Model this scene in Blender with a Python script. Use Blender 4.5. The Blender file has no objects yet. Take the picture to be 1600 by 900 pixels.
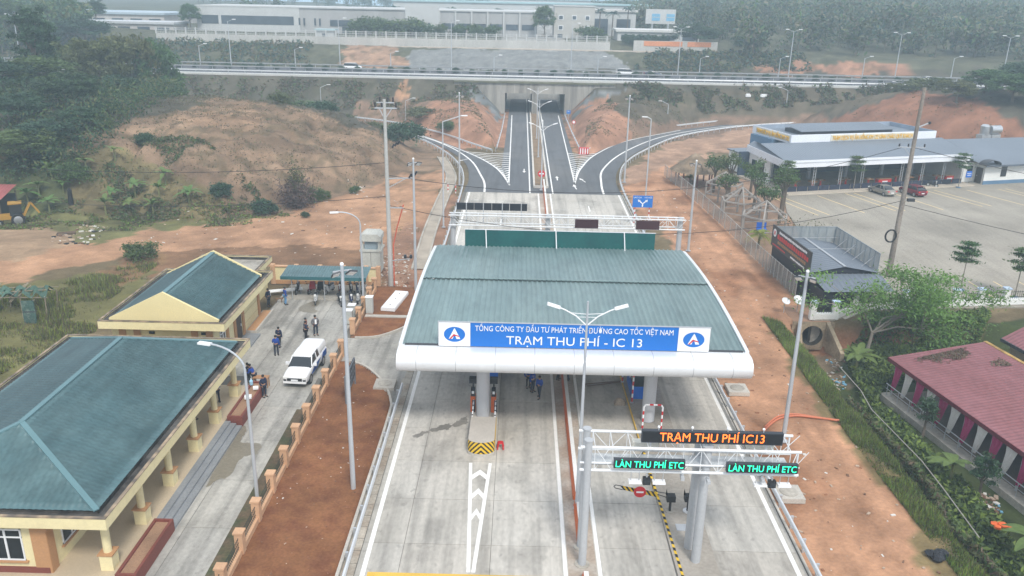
import bpy, math, random
import numpy as np
from mathutils import Vector, Matrix
random.seed(7)
RNG = np.random.default_rng(7)
SC = bpy.context.scene
COL = SC.collection
PI = math.pi
rad = math.radians

# ------------------------------------------------------------------ camera
CAM_H = 27.0
FPX = 1289.0                      # focal length in pixels of a 1600 px wide frame
_n = lambda v: np.array(v, float) / np.linalg.norm(v)
_dn = _n((-75, 3650, FPX)); _fw = _n((19, -455, FPX)); _fw = _n(_fw - _dn * _dn.dot(_fw)); _rt = np.cross(_dn, _fw)
if _rt[0] < 0: _rt = -_rt
RM = np.stack([_rt, _fw, -_dn])   # camera axes -> place axes (Y runs along the toll road)
cam = bpy.data.cameras.new("camera"); cam_ob = bpy.data.objects.new("camera", cam); COL.objects.link(cam_ob)
cam.sensor_width = 36.0; cam.lens = 36.0 * FPX / 1600; cam.clip_start = .5; cam.clip_end = 6000
_r, _u, _b = RM @ [1, 0, 0], RM @ [0, -1, 0], RM @ [0, 0, -1]
cam_ob.matrix_world = Matrix(((_r[0], _u[0], _b[0], 0), (_r[1], _u[1], _b[1], 0), (_r[2], _u[2], _b[2], CAM_H), (0, 0, 0, 1)))
SC.camera = cam_ob
def P(x, y, z=0.):                # survey helper: photo pixel -> point at height z
    r = RM @ np.array([x - 800, y - 450, FPX]); t = (z - CAM_H) / r[2]
    return Vector((r[0] * t, r[1] * t, z))
def PY(x, y, Y):                  # photo pixel -> point at distance Y
    r = RM @ np.array([x - 800, y - 450, FPX]); t = Y / r[1]
    return Vector((r[0] * t, Y, CAM_H + r[2] * t))

# ------------------------------------------------------------------ sky, sun, exposure (overcast winter day)
SUN_EL, SUN_AZ = 50, 160          # azimuth measured clockwise from +Y
world = bpy.data.worlds.new("World"); SC.world = world; world.use_nodes = True
wn, wl = world.node_tree.nodes, world.node_tree.links; wn.clear()
sky = wn.new("ShaderNodeTexSky"); sky.sky_type = 'NISHITA'; sky.sun_disc = False
sky.sun_elevation = rad(SUN_EL); sky.sun_rotation = rad(SUN_AZ)
sky.air_density = 1.0; sky.dust_density = 6.0; sky.ozone_density = 1.0; sky.altitude = 100
wmix = wn.new("ShaderNodeMix"); wmix.data_type = 'RGBA'; wmix.inputs[0].default_value = .78
wmix.inputs[7].default_value = (9.3, 9.95, 10.9, 1)      # even cloud cover
bg = wn.new("ShaderNodeBackground"); bg.inputs[1].default_value = .064
wo = wn.new("ShaderNodeOutputWorld")
wl.new(sky.outputs[0], wmix.inputs[6]); wl.new(wmix.outputs[2], bg.inputs[0]); wl.new(bg.outputs[0], wo.inputs[0])
sun = bpy.data.lights.new("sun", 'SUN'); sun.energy = 1.5; sun.angle = rad(11); sun.color = (1, .965, .91)
sun_ob = bpy.data.objects.new("sun", sun); COL.objects.link(sun_ob)
_sd = Vector((math.sin(rad(SUN_AZ)) * math.cos(rad(SUN_EL)), math.cos(rad(SUN_AZ)) * math.cos(rad(SUN_EL)), math.sin(rad(SUN_EL))))
sun_ob.rotation_euler = _sd.to_track_quat('Z', 'Y').to_euler(); sun_ob.location = (0, 0, 80)
SC.view_settings.view_transform = 'Standard'; SC.view_settings.look = 'None'; SC.view_settings.gamma = 1
SC.view_settings.exposure = .90
SC.cycles.max_bounces = 8; SC.cycles.transparent_max_bounces = 8; SC.cycles.volume_bounces = 6; SC.cycles.use_denoising = True

# ------------------------------------------------------------------ materials
MATS = {}
def M(name, col=None, rough=.7, var=.12, sc=1.2, fine=12., bump=0., metal=0., col2=None, c2=.5, emit=None, spec=.4, alpha=None, stretch=(1, 1, 1), obj=False, trans=0., attr=None, bsc=None, streak=0.):
    if name in MATS: return MATS[name]
    m = bpy.data.materials.new(name); m.use_nodes = True; nt = m.node_tree; N, L = nt.nodes, nt.links
    b = N["Principled BSDF"]; b.inputs["Roughness"].default_value = rough; b.inputs["Metallic"].default_value = metal
    b.inputs["Specular IOR Level"].default_value = spec
    if emit: b.inputs["Emission Color"].default_value = (*emit[:3], 1); b.inputs["Emission Strength"].default_value = emit[3]
    tc = N.new("ShaderNodeTexCoord") if obj else N.new("ShaderNodeNewGeometry")
    mp = N.new("ShaderNodeMapping"); mp.inputs["Scale"].default_value = stretch
    L.new(tc.outputs["Object" if obj else "Position"], mp.inputs["Vector"])
    def noise(s, d=3):
        n = N.new("ShaderNodeTexNoise"); n.inputs["Scale"].default_value = s; n.inputs["Detail"].default_value = d
        L.new(mp.outputs[0], n.inputs["Vector"]); return n
    def mul(a, socket_or_val):
        x = N.new("ShaderNodeMix"); x.data_type = 'RGBA'; x.blend_type = 'MULTIPLY'; x.inputs[0].default_value = 1
        L.new(a, x.inputs[6]); L.new(socket_or_val, x.inputs[7]); return x.outputs[2]
    if attr:
        an = N.new("ShaderNodeAttribute"); an.attribute_name = attr; base = an.outputs["Color"]
    else:
        rgb = N.new("ShaderNodeRGB"); rgb.outputs[0].default_value = (*col, 1); base = rgb.outputs[0]
    n1 = noise(sc, 5)
    if col2:
        cr = N.new("ShaderNodeValToRGB"); cr.color_ramp.elements[0].position = c2 - .12; cr.color_ramp.elements[1].position = c2 + .12
        L.new(n1.outputs[0], cr.inputs[0])
        mx = N.new("ShaderNodeMix"); mx.data_type = 'RGBA'; L.new(cr.outputs[0], mx.inputs[0]); L.new(base, mx.inputs[6]); mx.inputs[7].default_value = (*col2, 1); base = mx.outputs[2]
    if var > 0:
        for s, v in ((sc * .37 + .01, var), (fine, var * .8)):
            n = noise(s, 4); mr = N.new("ShaderNodeMapRange"); mr.inputs[1].default_value = .3; mr.inputs[2].default_value = .7
            mr.inputs[3].default_value = 1 - v; mr.inputs[4].default_value = 1 + v; L.new(n.outputs[0], mr.inputs[0]); base = mul(base, mr.outputs[0])
    if streak:
        for sv, lo, hi, am in (((1.6, .05, 1), .46, .72, streak), ((.35, .22, 1), .52, .66, streak * .8), ((2.2, 1.6, 1), .60, .70, streak * .6)):
            m3 = N.new("ShaderNodeMapping"); m3.inputs["Scale"].default_value = sv; L.new(tc.outputs["Object" if obj else "Position"], m3.inputs["Vector"]); n = N.new("ShaderNodeTexNoise"); n.inputs["Scale"].default_value = 1; n.inputs["Detail"].default_value = 6; L.new(m3.outputs[0], n.inputs["Vector"])
            mr = N.new("ShaderNodeMapRange"); mr.inputs[1].default_value = lo; mr.inputs[2].default_value = hi; mr.inputs[3].default_value = 1; mr.inputs[4].default_value = 1 - am; L.new(n.outputs[0], mr.inputs[0]); base = mul(base, mr.outputs[0])
    L.new(base, b.inputs["Base Color"])
    if bump > 0:
        bn = N.new("ShaderNodeBump"); bn.inputs["Strength"].default_value = min(1, bump * 8); bn.inputs["Distance"].default_value = bump
        n = noise(bsc or fine * .6, 6); L.new(n.outputs[0], bn.inputs["Height"]); L.new(bn.outputs[0], b.inputs["Normal"])
    if trans: b.inputs["Transmission Weight"].default_value = trans
    if alpha is not None: b.inputs["Alpha"].default_value = alpha
    MATS[name] = m; return m

def leaf_mat(name, col, var=.52, tl=.25):
    if name in MATS: return MATS[name]
    m = bpy.data.materials.new(name); m.use_nodes = True; N, L = m.node_tree.nodes, m.node_tree.links
    b = N["Principled BSDF"]; b.inputs["Roughness"].default_value = .55; b.inputs["Specular IOR Level"].default_value = .3
    an = N.new("ShaderNodeAttribute"); an.attribute_name = "tint"
    oi = N.new("ShaderNodeObjectInfo")
    hs = N.new("ShaderNodeHueSaturation"); hs.inputs["Color"].default_value = (*col, 1)
    mr = N.new("ShaderNodeMapRange"); mr.inputs[3].default_value = 1 - var; mr.inputs[4].default_value = 1 + var * 1.2; L.new(an.outputs["Fac"], mr.inputs[0]); L.new(mr.outputs[0], hs.inputs["Value"])
    m2 = N.new("ShaderNodeMapRange"); m2.inputs[3].default_value = .47; m2.inputs[4].default_value = .525; L.new(oi.outputs["Random"], m2.inputs[0]); L.new(m2.outputs[0], hs.inputs["Hue"])
    L.new(hs.outputs[0], b.inputs["Base Color"])
    t = N.new("ShaderNodeBsdfTranslucent"); L.new(hs.outputs[0], t.inputs[0]); ms = N.new("ShaderNodeMixShader"); ms.inputs[0].default_value = tl
    L.new(b.outputs[0], ms.inputs[1]); L.new(t.outputs[0], ms.inputs[2]); L.new(ms.outputs[0], N["Material Output"].inputs[0])
    MATS[name] = m; return m

# ------------------------------------------------------------------ object helpers
def link(o, parent=None):
    COL.objects.link(o)
    if parent is not None: o.parent = parent
    return o
def tag(o, label=None, cat=None, group=None, kind=None):
    for k, v in (("label", label), ("category", cat), ("group", group), ("kind", kind)):
        if v: o[k] = v
    return o
def thing(name, label, cat, loc=(0, 0, 0), rz=0., group=None):
    o = bpy.data.objects.new(name, None); o.empty_display_size = .3; COL.objects.link(o)
    o.location = loc; o.rotation_euler = (0, 0, rz); return tag(o, label, cat, group)
def children(o): return [c for c in COL.objects if c.parent == o]
def tree_of(o):
    ch = [(c, [(g, []) for g in c.children]) for c in o.children]; return ch
def dup(o, loc, rz=0., label=None, sc=None, group=None):
    r = o.copy(); COL.objects.link(r); r.location = loc; r.rotation_euler = (0, 0, rz)
    if sc: r.scale = (sc, sc, sc) if not isinstance(sc, tuple) else sc
    if label: r["label"] = label
    if group: r["group"] = group
    for ch in list(o.children):
        c = ch.copy(); COL.objects.link(c); c.parent = r
        for g in ch.children:
            d = g.copy(); COL.objects.link(d); d.parent = c
    return r

class MB:
    def __init__(s): s.v = []; s.f = []; s.m = []
    def add(s, vs, fs, m=0):
        o = len(s.v); s.v += [tuple(p) for p in vs]; s.f += [tuple(i + o for i in f) for f in fs]; s.m += [m] * len(fs); return s
    def box(s, c, d, m=0, rz=0., base=False):
        x, y, z = d[0] / 2, d[1] / 2, d[2] / 2; cz = c[2] + (z if base else 0); ca, sa = math.cos(rz), math.sin(rz)
        vs = [(c[0] + a * x * ca - b * y * sa, c[1] + a * x * sa + b * y * ca, cz + e * z) for e in (-1, 1) for a, b in ((-1, -1), (1, -1), (1, 1), (-1, 1))]
        return s.add(vs, [(3, 2, 1, 0), (4, 5, 6, 7), (0, 1, 5, 4), (1, 2, 6, 5), (2, 3, 7, 6), (3, 0, 4, 7)], m)
    def b2(s, a, b, m=0):       # box from corner to corner
        return s.box([(a[i] + b[i]) / 2 for i in range(3)], [abs(a[i] - b[i]) for i in range(3)], m)
    def tube(s, p, q, r, r2=None, n=8, m=0, caps=True):
        p, q = Vector(p), Vector(q); r2 = r if r2 is None else r2; d = q - p
        if d.length < 1e-6: return s
        d.normalize(); a = d.orthogonal().normalized() if abs(d.z) < .999 else Vector((1, 0, 0)); b = d.cross(a)
        vs = [p + (a * math.cos(2 * PI * i / n) + b * math.sin(2 * PI * i / n)) * r for i in range(n)] + [q + (a * math.cos(2 * PI * i / n) + b * math.sin(2 * PI * i / n)) * r2 for i in range(n)]
        fs = [(i, (i + 1) % n, n + (i + 1) % n, n + i) for i in range(n)]
        if caps: fs += [tuple(range(n - 1, -1, -1)), tuple(range(n, 2 * n))]
        return s.add(vs, fs, m)
    def path(s, pts, r, n=6, m=0):
        for i in range(len(pts) - 1): s.tube(pts[i], pts[i + 1], r, n=n, m=m)
        return s
    def bar(s, p, q, w, h, m=0):  # rectangular bar, w horizontal, h vertical
        p, q = Vector(p), Vector(q); d = (q - p).normalized(); side = d.cross(Vector((0, 0, 1)))
        side = side.normalized() if side.length > 1e-4 else Vector((1, 0, 0)); up = side.cross(d)
        vs = [e + side * (a * w / 2) + up * (b * h / 2) for e in (p, q) for a, b in ((-1, -1), (1, -1), (1, 1), (-1, 1))]
        return s.add(vs, [(3, 2, 1, 0), (4, 5, 6, 7), (0, 1, 5, 4), (1, 2, 6, 5), (2, 3, 7, 6), (3, 0, 4, 7)], m)
    def prism(s, poly, z0, z1, m=0):
        n = len(poly); a = sum(poly[i][0] * poly[(i + 1) % n][1] - poly[(i + 1) % n][0] * poly[i][1] for i in range(n))
        if a < 0: poly = poly[::-1]
        vs = [(p[0], p[1], z0) for p in poly] + [(p[0], p[1], z1) for p in poly]
        return s.add(vs, [tuple(range(n - 1, -1, -1)), tuple(range(n, 2 * n))] + [(i, (i + 1) % n, n + (i + 1) % n, n + i) for i in range(n)], m)
    def extr(s, poly, ax, t0, t1, m=0):   # polygon in the plane normal to ax ('x': (y,z) ; 'y': (x,z)) extruded along it
        n = len(poly); f = (lambda a, b, t: (t, a, b)) if ax == 'x' else (lambda a, b, t: (a, t, b))
        vs = [f(*p, t0) for p in poly] + [f(*p, t1) for p in poly]
        return s.add(vs, [tuple(range(n - 1, -1, -1)), tuple(range(n, 2 * n))] + [(i, (i + 1) % n, n + (i + 1) % n, n + i) for i in range(n)], m)
    def lathe(s, prof, c=(0, 0, 0), n=12, m=0):
        vs = []; k = len(prof)
        for r, z in prof: vs += [(c[0] + r * math.cos(2 * PI * i / n), c[1] + r * math.sin(2 * PI * i / n), c[2] + z) for i in range(n)]
        fs = [(j * n + i, j * n + (i + 1) % n, (j + 1) * n + (i + 1) % n, (j + 1) * n + i) for j in range(k - 1) for i in range(n)]
        fs += [tuple(range(n - 1, -1, -1)), tuple(range((k - 1) * n, k * n))]
        return s.add(vs, fs, m)
    def ball(s, c, r, n=8, m=0):
        k = 6; return s.lathe([(r * math.sin(PI * max(.02, min(.98, j / k))), -r * math.cos(PI * j / k)) for j in range(k + 1)], c, n, m)
    def strip(s, pts, w, z, m=0):         # flat ribbon along a 2D line
        L, Rr = offset(pts, w / 2), offset(pts, -w / 2)
        for i in range(len(pts) - 1): s.add([(*L[i], z), (*Rr[i], z), (*Rr[i + 1], z), (*L[i + 1], z)], [(0, 1, 2, 3)], m)
        return s
    def wall(s, pts, w, z0, z1, m=0):     # solid ribbon (kerb, wall) along a 2D line
        L, Rr = offset(pts, w / 2), offset(pts, -w / 2)
        for i in range(len(pts) - 1): s.prism([L[i], Rr[i], Rr[i + 1], L[i + 1]], z0, z1, m)
        return s
    def quad(s, a, b, c, d, m=0): return s.add([a, b, c, d], [(0, 1, 2, 3)], m)
    def mesh(s, name, mats, smooth=False):
        me = bpy.data.meshes.new(name); me.from_pydata(s.v, [], s.f)
        for mt in (mats if isinstance(mats, (list, tuple)) else [mats]): me.materials.append(mt)
        if len(me.polygons) == len(s.m): me.polygons.foreach_set("material_index", s.m)
        if smooth:
            me.polygons.foreach_set("use_smooth", [True] * len(me.polygons))
            try: me.set_sharp_from_angle(angle=rad(40))
            except Exception: pass
        me.update(); return me
    def build(s, name, mats, parent=None, smooth=False, loc=None):
        o = bpy.data.objects.new(name, s.mesh(name, mats, smooth)); link(o, parent)
        if loc is not None: o.location = loc
        return o
def offset(pts, d):
    out = []; n = len(pts)
    for i in range(n):
        a = Vector(pts[max(i - 1, 0)][:2]); b = Vector(pts[min(i + 1, n - 1)][:2]); t = (b - a).normalized(); nrm = Vector((-t.y, t.x)); out.append((pts[i][0] + nrm.x * d, pts[i][1] + nrm.y * d))
    return out
def inst(name, mesh, parent=None, loc=(0, 0, 0), rz=0., sc=None):
    o = bpy.data.objects.new(name, mesh); link(o, parent); o.location = loc; o.rotation_euler = (0, 0, rz)
    if sc: o.scale = sc
    return o
def struct(o): return tag(o, kind="structure")
def npmesh(name, V, Fq, mats, tint=None, mi=None, smooth=False):
    "fast quad mesh from numpy arrays"
    me = bpy.data.meshes.new(name); nv, nf = len(V), len(Fq)
    me.vertices.add(nv); me.vertices.foreach_set("co", np.asarray(V, np.float32).ravel())
    k = Fq.shape[1]; me.loops.add(nf * k); me.loops.foreach_set("vertex_index", np.asarray(Fq, np.int32).ravel())
    me.polygons.add(nf); me.polygons.foreach_set("loop_start", np.arange(nf, dtype=np.int32) * k)
    for mt in (mats if isinstance(mats, (list, tuple)) else [mats]): me.materials.append(mt)
    if mi is not None: me.polygons.foreach_set("material_index", np.asarray(mi, np.int32))
    if smooth: me.polygons.foreach_set("use_smooth", np.ones(nf, bool))
    me.update(calc_edges=True); me.validate()
    if tint is not None:
        a = me.attributes.new("tint", 'FLOAT', 'POINT'); a.data.foreach_set("value", np.asarray(tint, np.float32))
    return me
def smooth_path(pts, k=6):
    pts = [Vector(p[:2]) for p in pts]; out = []
    for i in range(len(pts) - 1):
        p0, p1, p2, p3 = pts[max(i - 1, 0)], pts[i], pts[i + 1], pts[min(i + 2, len(pts) - 1)]
        for j in range(k):
            t = j / k; out.append(tuple(.5 * ((2 * p1) + (p2 - p0) * t + (2 * p0 - 5 * p1 + 4 * p2 - p3) * t * t + (3 * p1 - p0 - 3 * p2 + p3) * t ** 3)))
    out.append(tuple(pts[-1])); return out
def text(body, size, mat, parent, loc, rot, name="lettering", width=None, bold=0., ext=.01, align='CENTER', squash=None):
    cu = bpy.data.curves.new(name, 'FONT'); cu.body = body; cu.size = size; cu.align_x = align; cu.align_y = 'CENTER'; cu.extrude = ext; cu.offset = bold; cu.resolution_u = 3
    tmp = bpy.data.objects.new("tmp_text", cu); COL.objects.link(tmp)
    dg = bpy.context.evaluated_depsgraph_get(); me = bpy.data.meshes.new_from_object(tmp.evaluated_get(dg)); me.name = name
    bpy.data.objects.remove(tmp); bpy.data.curves.remove(cu)
    me.materials.clear(); me.materials.append(mat)
    o = bpy.data.objects.new(name, me); link(o, parent); o.location = loc; o.rotation_euler = rot
    if width:
        xs = [v.co.x for v in me.vertices]; w = max(xs) - min(xs); o.scale = (width / w, squash or 1, 1)
    return o
# colour library (albedo)
concrete = M("concrete", (.50, .475, .43), .85, .13, .25, 6, .004, col2=(.41, .385, .345), c2=.6)
concrete_old = M("weathered concrete", (.40, .37, .32), .9, .2, .5, 5, .008, col2=(.22, .20, .17), c2=.62)
kerb_c = M("kerb concrete", (.46, .43, .38), .85, .15, .7, 8, .006)
white_paint = M("white road paint", (.80, .79, .76), .7, .06, 1.5, 14, 0, col2=(.66, .64, .60), c2=.68)
yellow_paint = M("yellow road paint", (.66, .42, .07), .7, .1, 1.5, 14)
red_paint = M("red paint", (.50, .035, .03), .5, .08)
orange_paint = M("orange paint", (.62, .12, .02), .5, .08)
galv = M("galvanised steel", (.52, .54, .56), .42, .06, 3, 20, metal=.55)
galv_lt = M("bright galvanised steel", (.70, .72, .74), .4, .05, 3, 20, metal=.35)
white_metal = M("white coated metal", (.82, .83, .84), .35, .03, 1, 10)
black_m = M("black plastic", (.012, .012, .014), .5, .1)
dark_m = M("dark grey metal", (.045, .048, .055), .5, .1)
yellow_m = M("yellow enamel", (.72, .46, .02), .45, .06)
red_m = M("red enamel", (.55, .02, .025), .4, .05)
blue_m = M("blue enamel", (.01, .13, .55), .4, .05)
glass_dk = M("dark window glass", (.02, .025, .03), .12, .05, spec=.6)
rubber = M("tyre rubber", (.018, .018, .018), .8, .15)
# ================================================================== ground
_tab = RNG.random((256, 256))
def vn(x, y):
    x = np.asarray(x, float); y = np.asarray(y, float); xi = np.floor(x).astype(int); yi = np.floor(y).astype(int); fx = x - xi; fy = y - yi
    fx = fx * fx * (3 - 2 * fx); fy = fy * fy * (3 - 2 * fy); T = lambda a, b: _tab[a & 255, b & 255]
    return (T(xi, yi) * (1 - fx) + T(xi + 1, yi) * fx) * (1 - fy) + (T(xi, yi + 1) * (1 - fx) + T(xi + 1, yi + 1) * fx) * fy
def fbm(x, y, o=4):
    s = 0; a = .5; t = 0
    for i in range(o): s = s + a * vn(x * 2 ** i + 17.3 * i, y * 2 ** i + 5.1 * i); t += a; a *= .5
    return s / t
def sm(a, b, t):
    t = np.clip((t - a) / (b - a), 0, 1); return t * t * (3 - 2 * t)
def inside(poly, x, y):
    r = np.zeros(np.shape(x), bool); n = len(poly)
    for i in range(n):
        x0, y0 = poly[i][0], poly[i][1]; x1, y1 = poly[(i + 1) % n][0], poly[(i + 1) % n][1]
        c = ((y0 > y) != (y1 > y)); xx = (x1 - x0) * (y - y0) / ((y1 - y0) if y1 != y0 else 1e-9) + x0; r ^= c & (x < xx)
    return r
def edge_dist(poly, x, y):
    d = np.full(np.shape(x), 1e9); n = len(poly)
    for i in range(n):
        ax, ay = poly[i][0], poly[i][1]; bx, by = poly[(i + 1) % n][0], poly[(i + 1) % n][1]; L2 = (bx - ax) ** 2 + (by - ay) ** 2
        t = np.clip(((x - ax) * (bx - ax) + (y - ay) * (by - ay)) / L2, 0, 1); d = np.minimum(d, np.hypot(x - ax - t * (bx - ax), y - ay - t * (by - ay)))
    return np.where(inside(poly, x, y), d, 0)
HILL_L = [(-66, 100), (-56, 97.5), (-49, 99.5), (-40, 97.3), (-32.7, 104.4), (-24, 120), (-18.8, 135), (-17.5, 146), (-23, 158), (-34, 168), (-60, 176), (-110, 165), (-120, 110), (-85, 96)]
HILL_R = [(64, 196), (70, 172), (84, 156), (105, 148), (150, 140), (260, 140), (260, 205), (90, 206)]
MND_R = [(11.2, 150), (15.2, 156), (22, 168.5), (34, 183), (40, 196), (11.8, 201)]
MND_L = [(-3.8, 153), (-8, 156), (-15, 166), (-25, 181), (-30, 196), (-6.2, 201)]
TCX = 3.2                                     # axis of the underpass
def hz(x, y):
    x = np.asarray(x, float); y = np.asarray(y, float)
    z = np.full(np.broadcast(x, y).shape, -.10) ; x = x + z * 0; y = y + z * 0
    rough = fbm(x * .8, y * .8, 3)
    d = edge_dist(HILL_L, x, y); n = fbm(x * .09, y * .09)
    z += 10.6 * (1 - np.exp(-np.clip(d + (n - .5) * 5 * np.minimum(d / 5, 1), 0, 99) / 13)) + np.minimum(d * .3, 1.) * ((rough - .5) * 1.1 + (fbm(x * 2.1, y * 2.1, 3) - .5) * .55 - .9 * np.clip(.12 - np.abs(fbm(x * .16 + 3, y * .05) - .5), 0, .12) / .12 * sm(0, 6, d) * (1 - sm(14, 22, d)))
    d = edge_dist(HILL_R, x, y); z += 11.5 * (1 - np.exp(-d / 10)) + np.minimum(d * .3, 1.) * (rough - .5) * .8
    for mp in (MND_R, MND_L):
        d = edge_dist(mp, x, y); z += 5.6 * (1 - np.exp(-d / 4.2)) + np.minimum(d * .3, 1.) * (rough - .5) * .4
    # embankment of the motorway and what lies behind it
    ax = np.abs(x - TCX)
    e = 8.0 * np.clip(np.minimum((y - 193.5) / 13.0, (ax - 7.9) / 8.0), 0, 1)
    e = np.where(y > 205.6, 8.0, e)
    trench = (ax < 8.4) & (y < 236)
    back = sm(229.5, 254, y) * 4.4 + sm(256, 275, y) * 2.0
    wild = sm(38, 80, x)
    back = back * (1 - wild * .6) + wild * (sm(232, 244, y) * 3.2 + sm(244, 330, y) * (2 + 4 * fbm(x * .02, y * .02)) + sm(300, 620, y) * 3 * sm(60, 240, x))
    back += sm(330, 900, y) * 3
    hl = sm(-90, -190, x) * sm(225, 300, y); back += hl * 3
    z = np.where(trench, -.10, np.maximum(z, e - .3 * (e < .01) + np.where(y > 205.6, back, 0)))
    z = np.where(y > 195, z + (rough - .5) * .5 * sm(229, 235, y), z)
    for cx, cy, a, s in ((330, 640, 9, 150), (170, 900, 8, 170), (560, 700, 8, 130), (-520, 1300, 18, 160), (60, 1700, 24, 260), (820, 1100, 24, 300)):
        z += a * np.exp(-((x - cx) ** 2 + (y - cy) ** 2) / (2 * s * s)) * sm(280, 420, y)
    z = np.where(y > 700, np.where(x > .27 * y, z, np.minimum(z, 13.0 - sm(700, 760, y))), z)
    # gully on the right of the dirt track
    gl = sm(23.2, 26.6, x + (n - .5) * 1.5) * (1 - sm(0., 1., y - np.where(np.abs(x - 26.6) < 1.35, 72.3, 68.6)))
    z -= gl * (2.35 + .5 * (1 - sm(.3, 2.2, np.abs(x - 26.2))))
    # rise on the left of the building plot
    bank = sm(-30, -48, x) * (1 - sm(86, 97, y)) * sm(40, 60, y); z += bank * .8
    z += np.where((y < 190) & (z < 1), (rough - .5) * .08, 0)
    return z
def hz1(x, y): return float(hz(np.array([x]), np.array([y]))[0])
def axis(parts):
    out = []
    for a, b, s in parts: out += list(np.arange(a, b - 1e-6, s))
    return np.array(out + [parts[-1][1]])
gx = axis([(-900, -300, 30), (-300, -130, 6), (-130, -62, 1.4), (-62, 45, .5), (45, 100, 1.1), (100, 200, 3), (200, 420, 10), (420, 1200, 40)])
gyv = axis([(14, 30, 2), (30, 100, .5), (100, 140, .8), (140, 180, .9), (180, 258, 1.2), (258, 360, 4), (360, 800, 14), (800, 2600, 60), (2600, 5000, 300)])
GX, GY = np.meshgrid(gx, gyv); GZ = hz(GX, GY)
# colour of the soil and turf by place (photo survey of where each kind of ground lies)
DRY, ORG, RED, HIL, GRS, MUD, BRU, TRK = (.15, .115, .065), (.37, .215, .128), (.30, .14, .08), (.22, .15, .098), (.085, .10, .03), (.17, .13, .085), (.085, .078, .058), (.385, .212, .125)
SOIL = [
 ([(-50, 110), (1650, 110), (1650, 230), (1000, 215), (640, 215), (-50, 200)], BRU),
 ([(-50, -80), (1650, -80), (1650, 110), (-50, 110)], (.10, .10, .065)),
 ([(560, 150), (1290, 150), (1290, 215), (640, 215), (560, 190)], (.22, .145, .10)),
 ([(880, 155), (1010, 160), (1005, 178), (880, 178)], (.33, .185, .12)),
 ([(690, 152), (800, 150), (800, 230), (690, 235), (640, 215), (620, 200)], (.33, .18, .115)),
 ([(880, 150), (960, 152), (985, 180), (985, 230), (905, 245), (880, 220)], (.33, .18, .115)),
 ([(300, 120), (640, 122), (760, 138), (735, 158), (630, 155), (420, 155), (280, 160)], (.10, .09, .065)),
 ([(945, 140), (1430, 138), (1300, 180), (1010, 190), (965, 175)], (.115, .095, .065)),
 ([(622, 128), (632, 128), (642, 155), (618, 155)], ORG),
 ([(538, 66), (615, 72), (650, 105), (540, 106)], (.33, .21, .14)),
 ([(1190, 100), (1240, 98), (1400, 98), (1430, 118), (1180, 116)], (.31, .17, .11)),
 ([(1290, 190), (1430, 140), (1520, 155), (1620, 215), (1620, 260), (1380, 215), (1290, 205)], (.235, .115, .07)),
 ([(735, 132), (792, 150), (786, 190), (770, 175), (745, 155), (715, 140)], (.17, .18, .18)), ([(948, 138), (884, 176), (884, 190), (905, 172), (960, 148), (990, 140)], (.17, .18, .18)),
 ([(640, 76), (945, 80), (985, 108), (640, 108)], (.27, .275, .265)),
 # left hill
 ([(100, 350), (105, 225), (180, 195), (350, 150), (470, 175), (640, 220), (700, 235), (700, 300), (560, 300), (420, 340), (300, 352)], HIL),
 ([(180, 215), (330, 190), (520, 215), (600, 240), (480, 235), (300, 235)], (.20, .138, .09)),
 ([(270, 190), (350, 165), (430, 185), (380, 205)], (.26, .172, .11)),
 ([(100, 245), (190, 225), (255, 260), (330, 300), (350, 345), (100, 352)], (.16, .13, .065)),
 ([(-20, 330), (110, 330), (250, 350), (440, 335), (420, 350), (260, 362), (120, 385), (-20, 365)], (.15, .145, .06)),
 ([(-20, 250), (110, 200), (110, 330), (-20, 335)], (.07, .08, .035)),
 # left dirt track and graded ground
 ([(-60, 380), (120, 378), (260, 360), (430, 338), (600, 285), (700, 262), (712, 300), (690, 360), (645, 395), (420, 390), (200, 398), (-60, 470)], ORG),
 ([(-60, 360), (60, 350), (120, 378), (20, 410), (-60, 420)], (.32, .22, .14)),
 ([(80, 470), (200, 398), (440, 385), (655, 392), (640, 450), (560, 425), (420, 418), (200, 440), (150, 470)], (.20, .115, .065)),
 ([(590, 390), (720, 300), (700, 420), (660, 480), (600, 445)], (.27, .155, .10)),
 ([(560, 440), (650, 440), (660, 520), (560, 530)], (.24, .11, .06)),
 ([(-80, 440), (80, 440), (170, 415), (260, 420), (200, 480), (140, 520), (100, 545), (0, 610), (-80, 660)], (.145, .135, .055)),
 ([(150, 420), (250, 395), (270, 405), (220, 440), (170, 450)], (.22, .135, .07)),
 # right dirt track and beyond
 ([(968, 290), (985, 262), (1040, 225), (1200, 195), (1260, 205), (1160, 235), (1060, 250), (1050, 285)], (.34, .215, .145)),
 ([(965, 300), (1055, 255), (1300, 520), (1260, 560), (1330, 690), (1440, 800), (1520, 960), (1280, 960), (1110, 590), (1070, 400)], TRK),
 ([(1075, 265), (1215, 285), (1260, 380), (1245, 470), (1150, 370)], (.29, .19, .13)),
 ([(1255, 500), (1330, 500), (1420, 520), (1430, 560), (1340, 570), (1290, 560)], (.26, .13, .075)),
 ([(1205, 510), (1230, 530), (1300, 630), (1420, 760), (1560, 960), (1490, 960), (1420, 800), (1330, 690), (1250, 590)], (.18, .135, .065)),
 ([(1300, 560), (1680, 480), (1680, 960), (1560, 960), (1430, 760), (1310, 640)], (.05, .065, .022)),
 ([(1262, 550), (1310, 550), (1330, 600), (1290, 590)], MUD),
]
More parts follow.
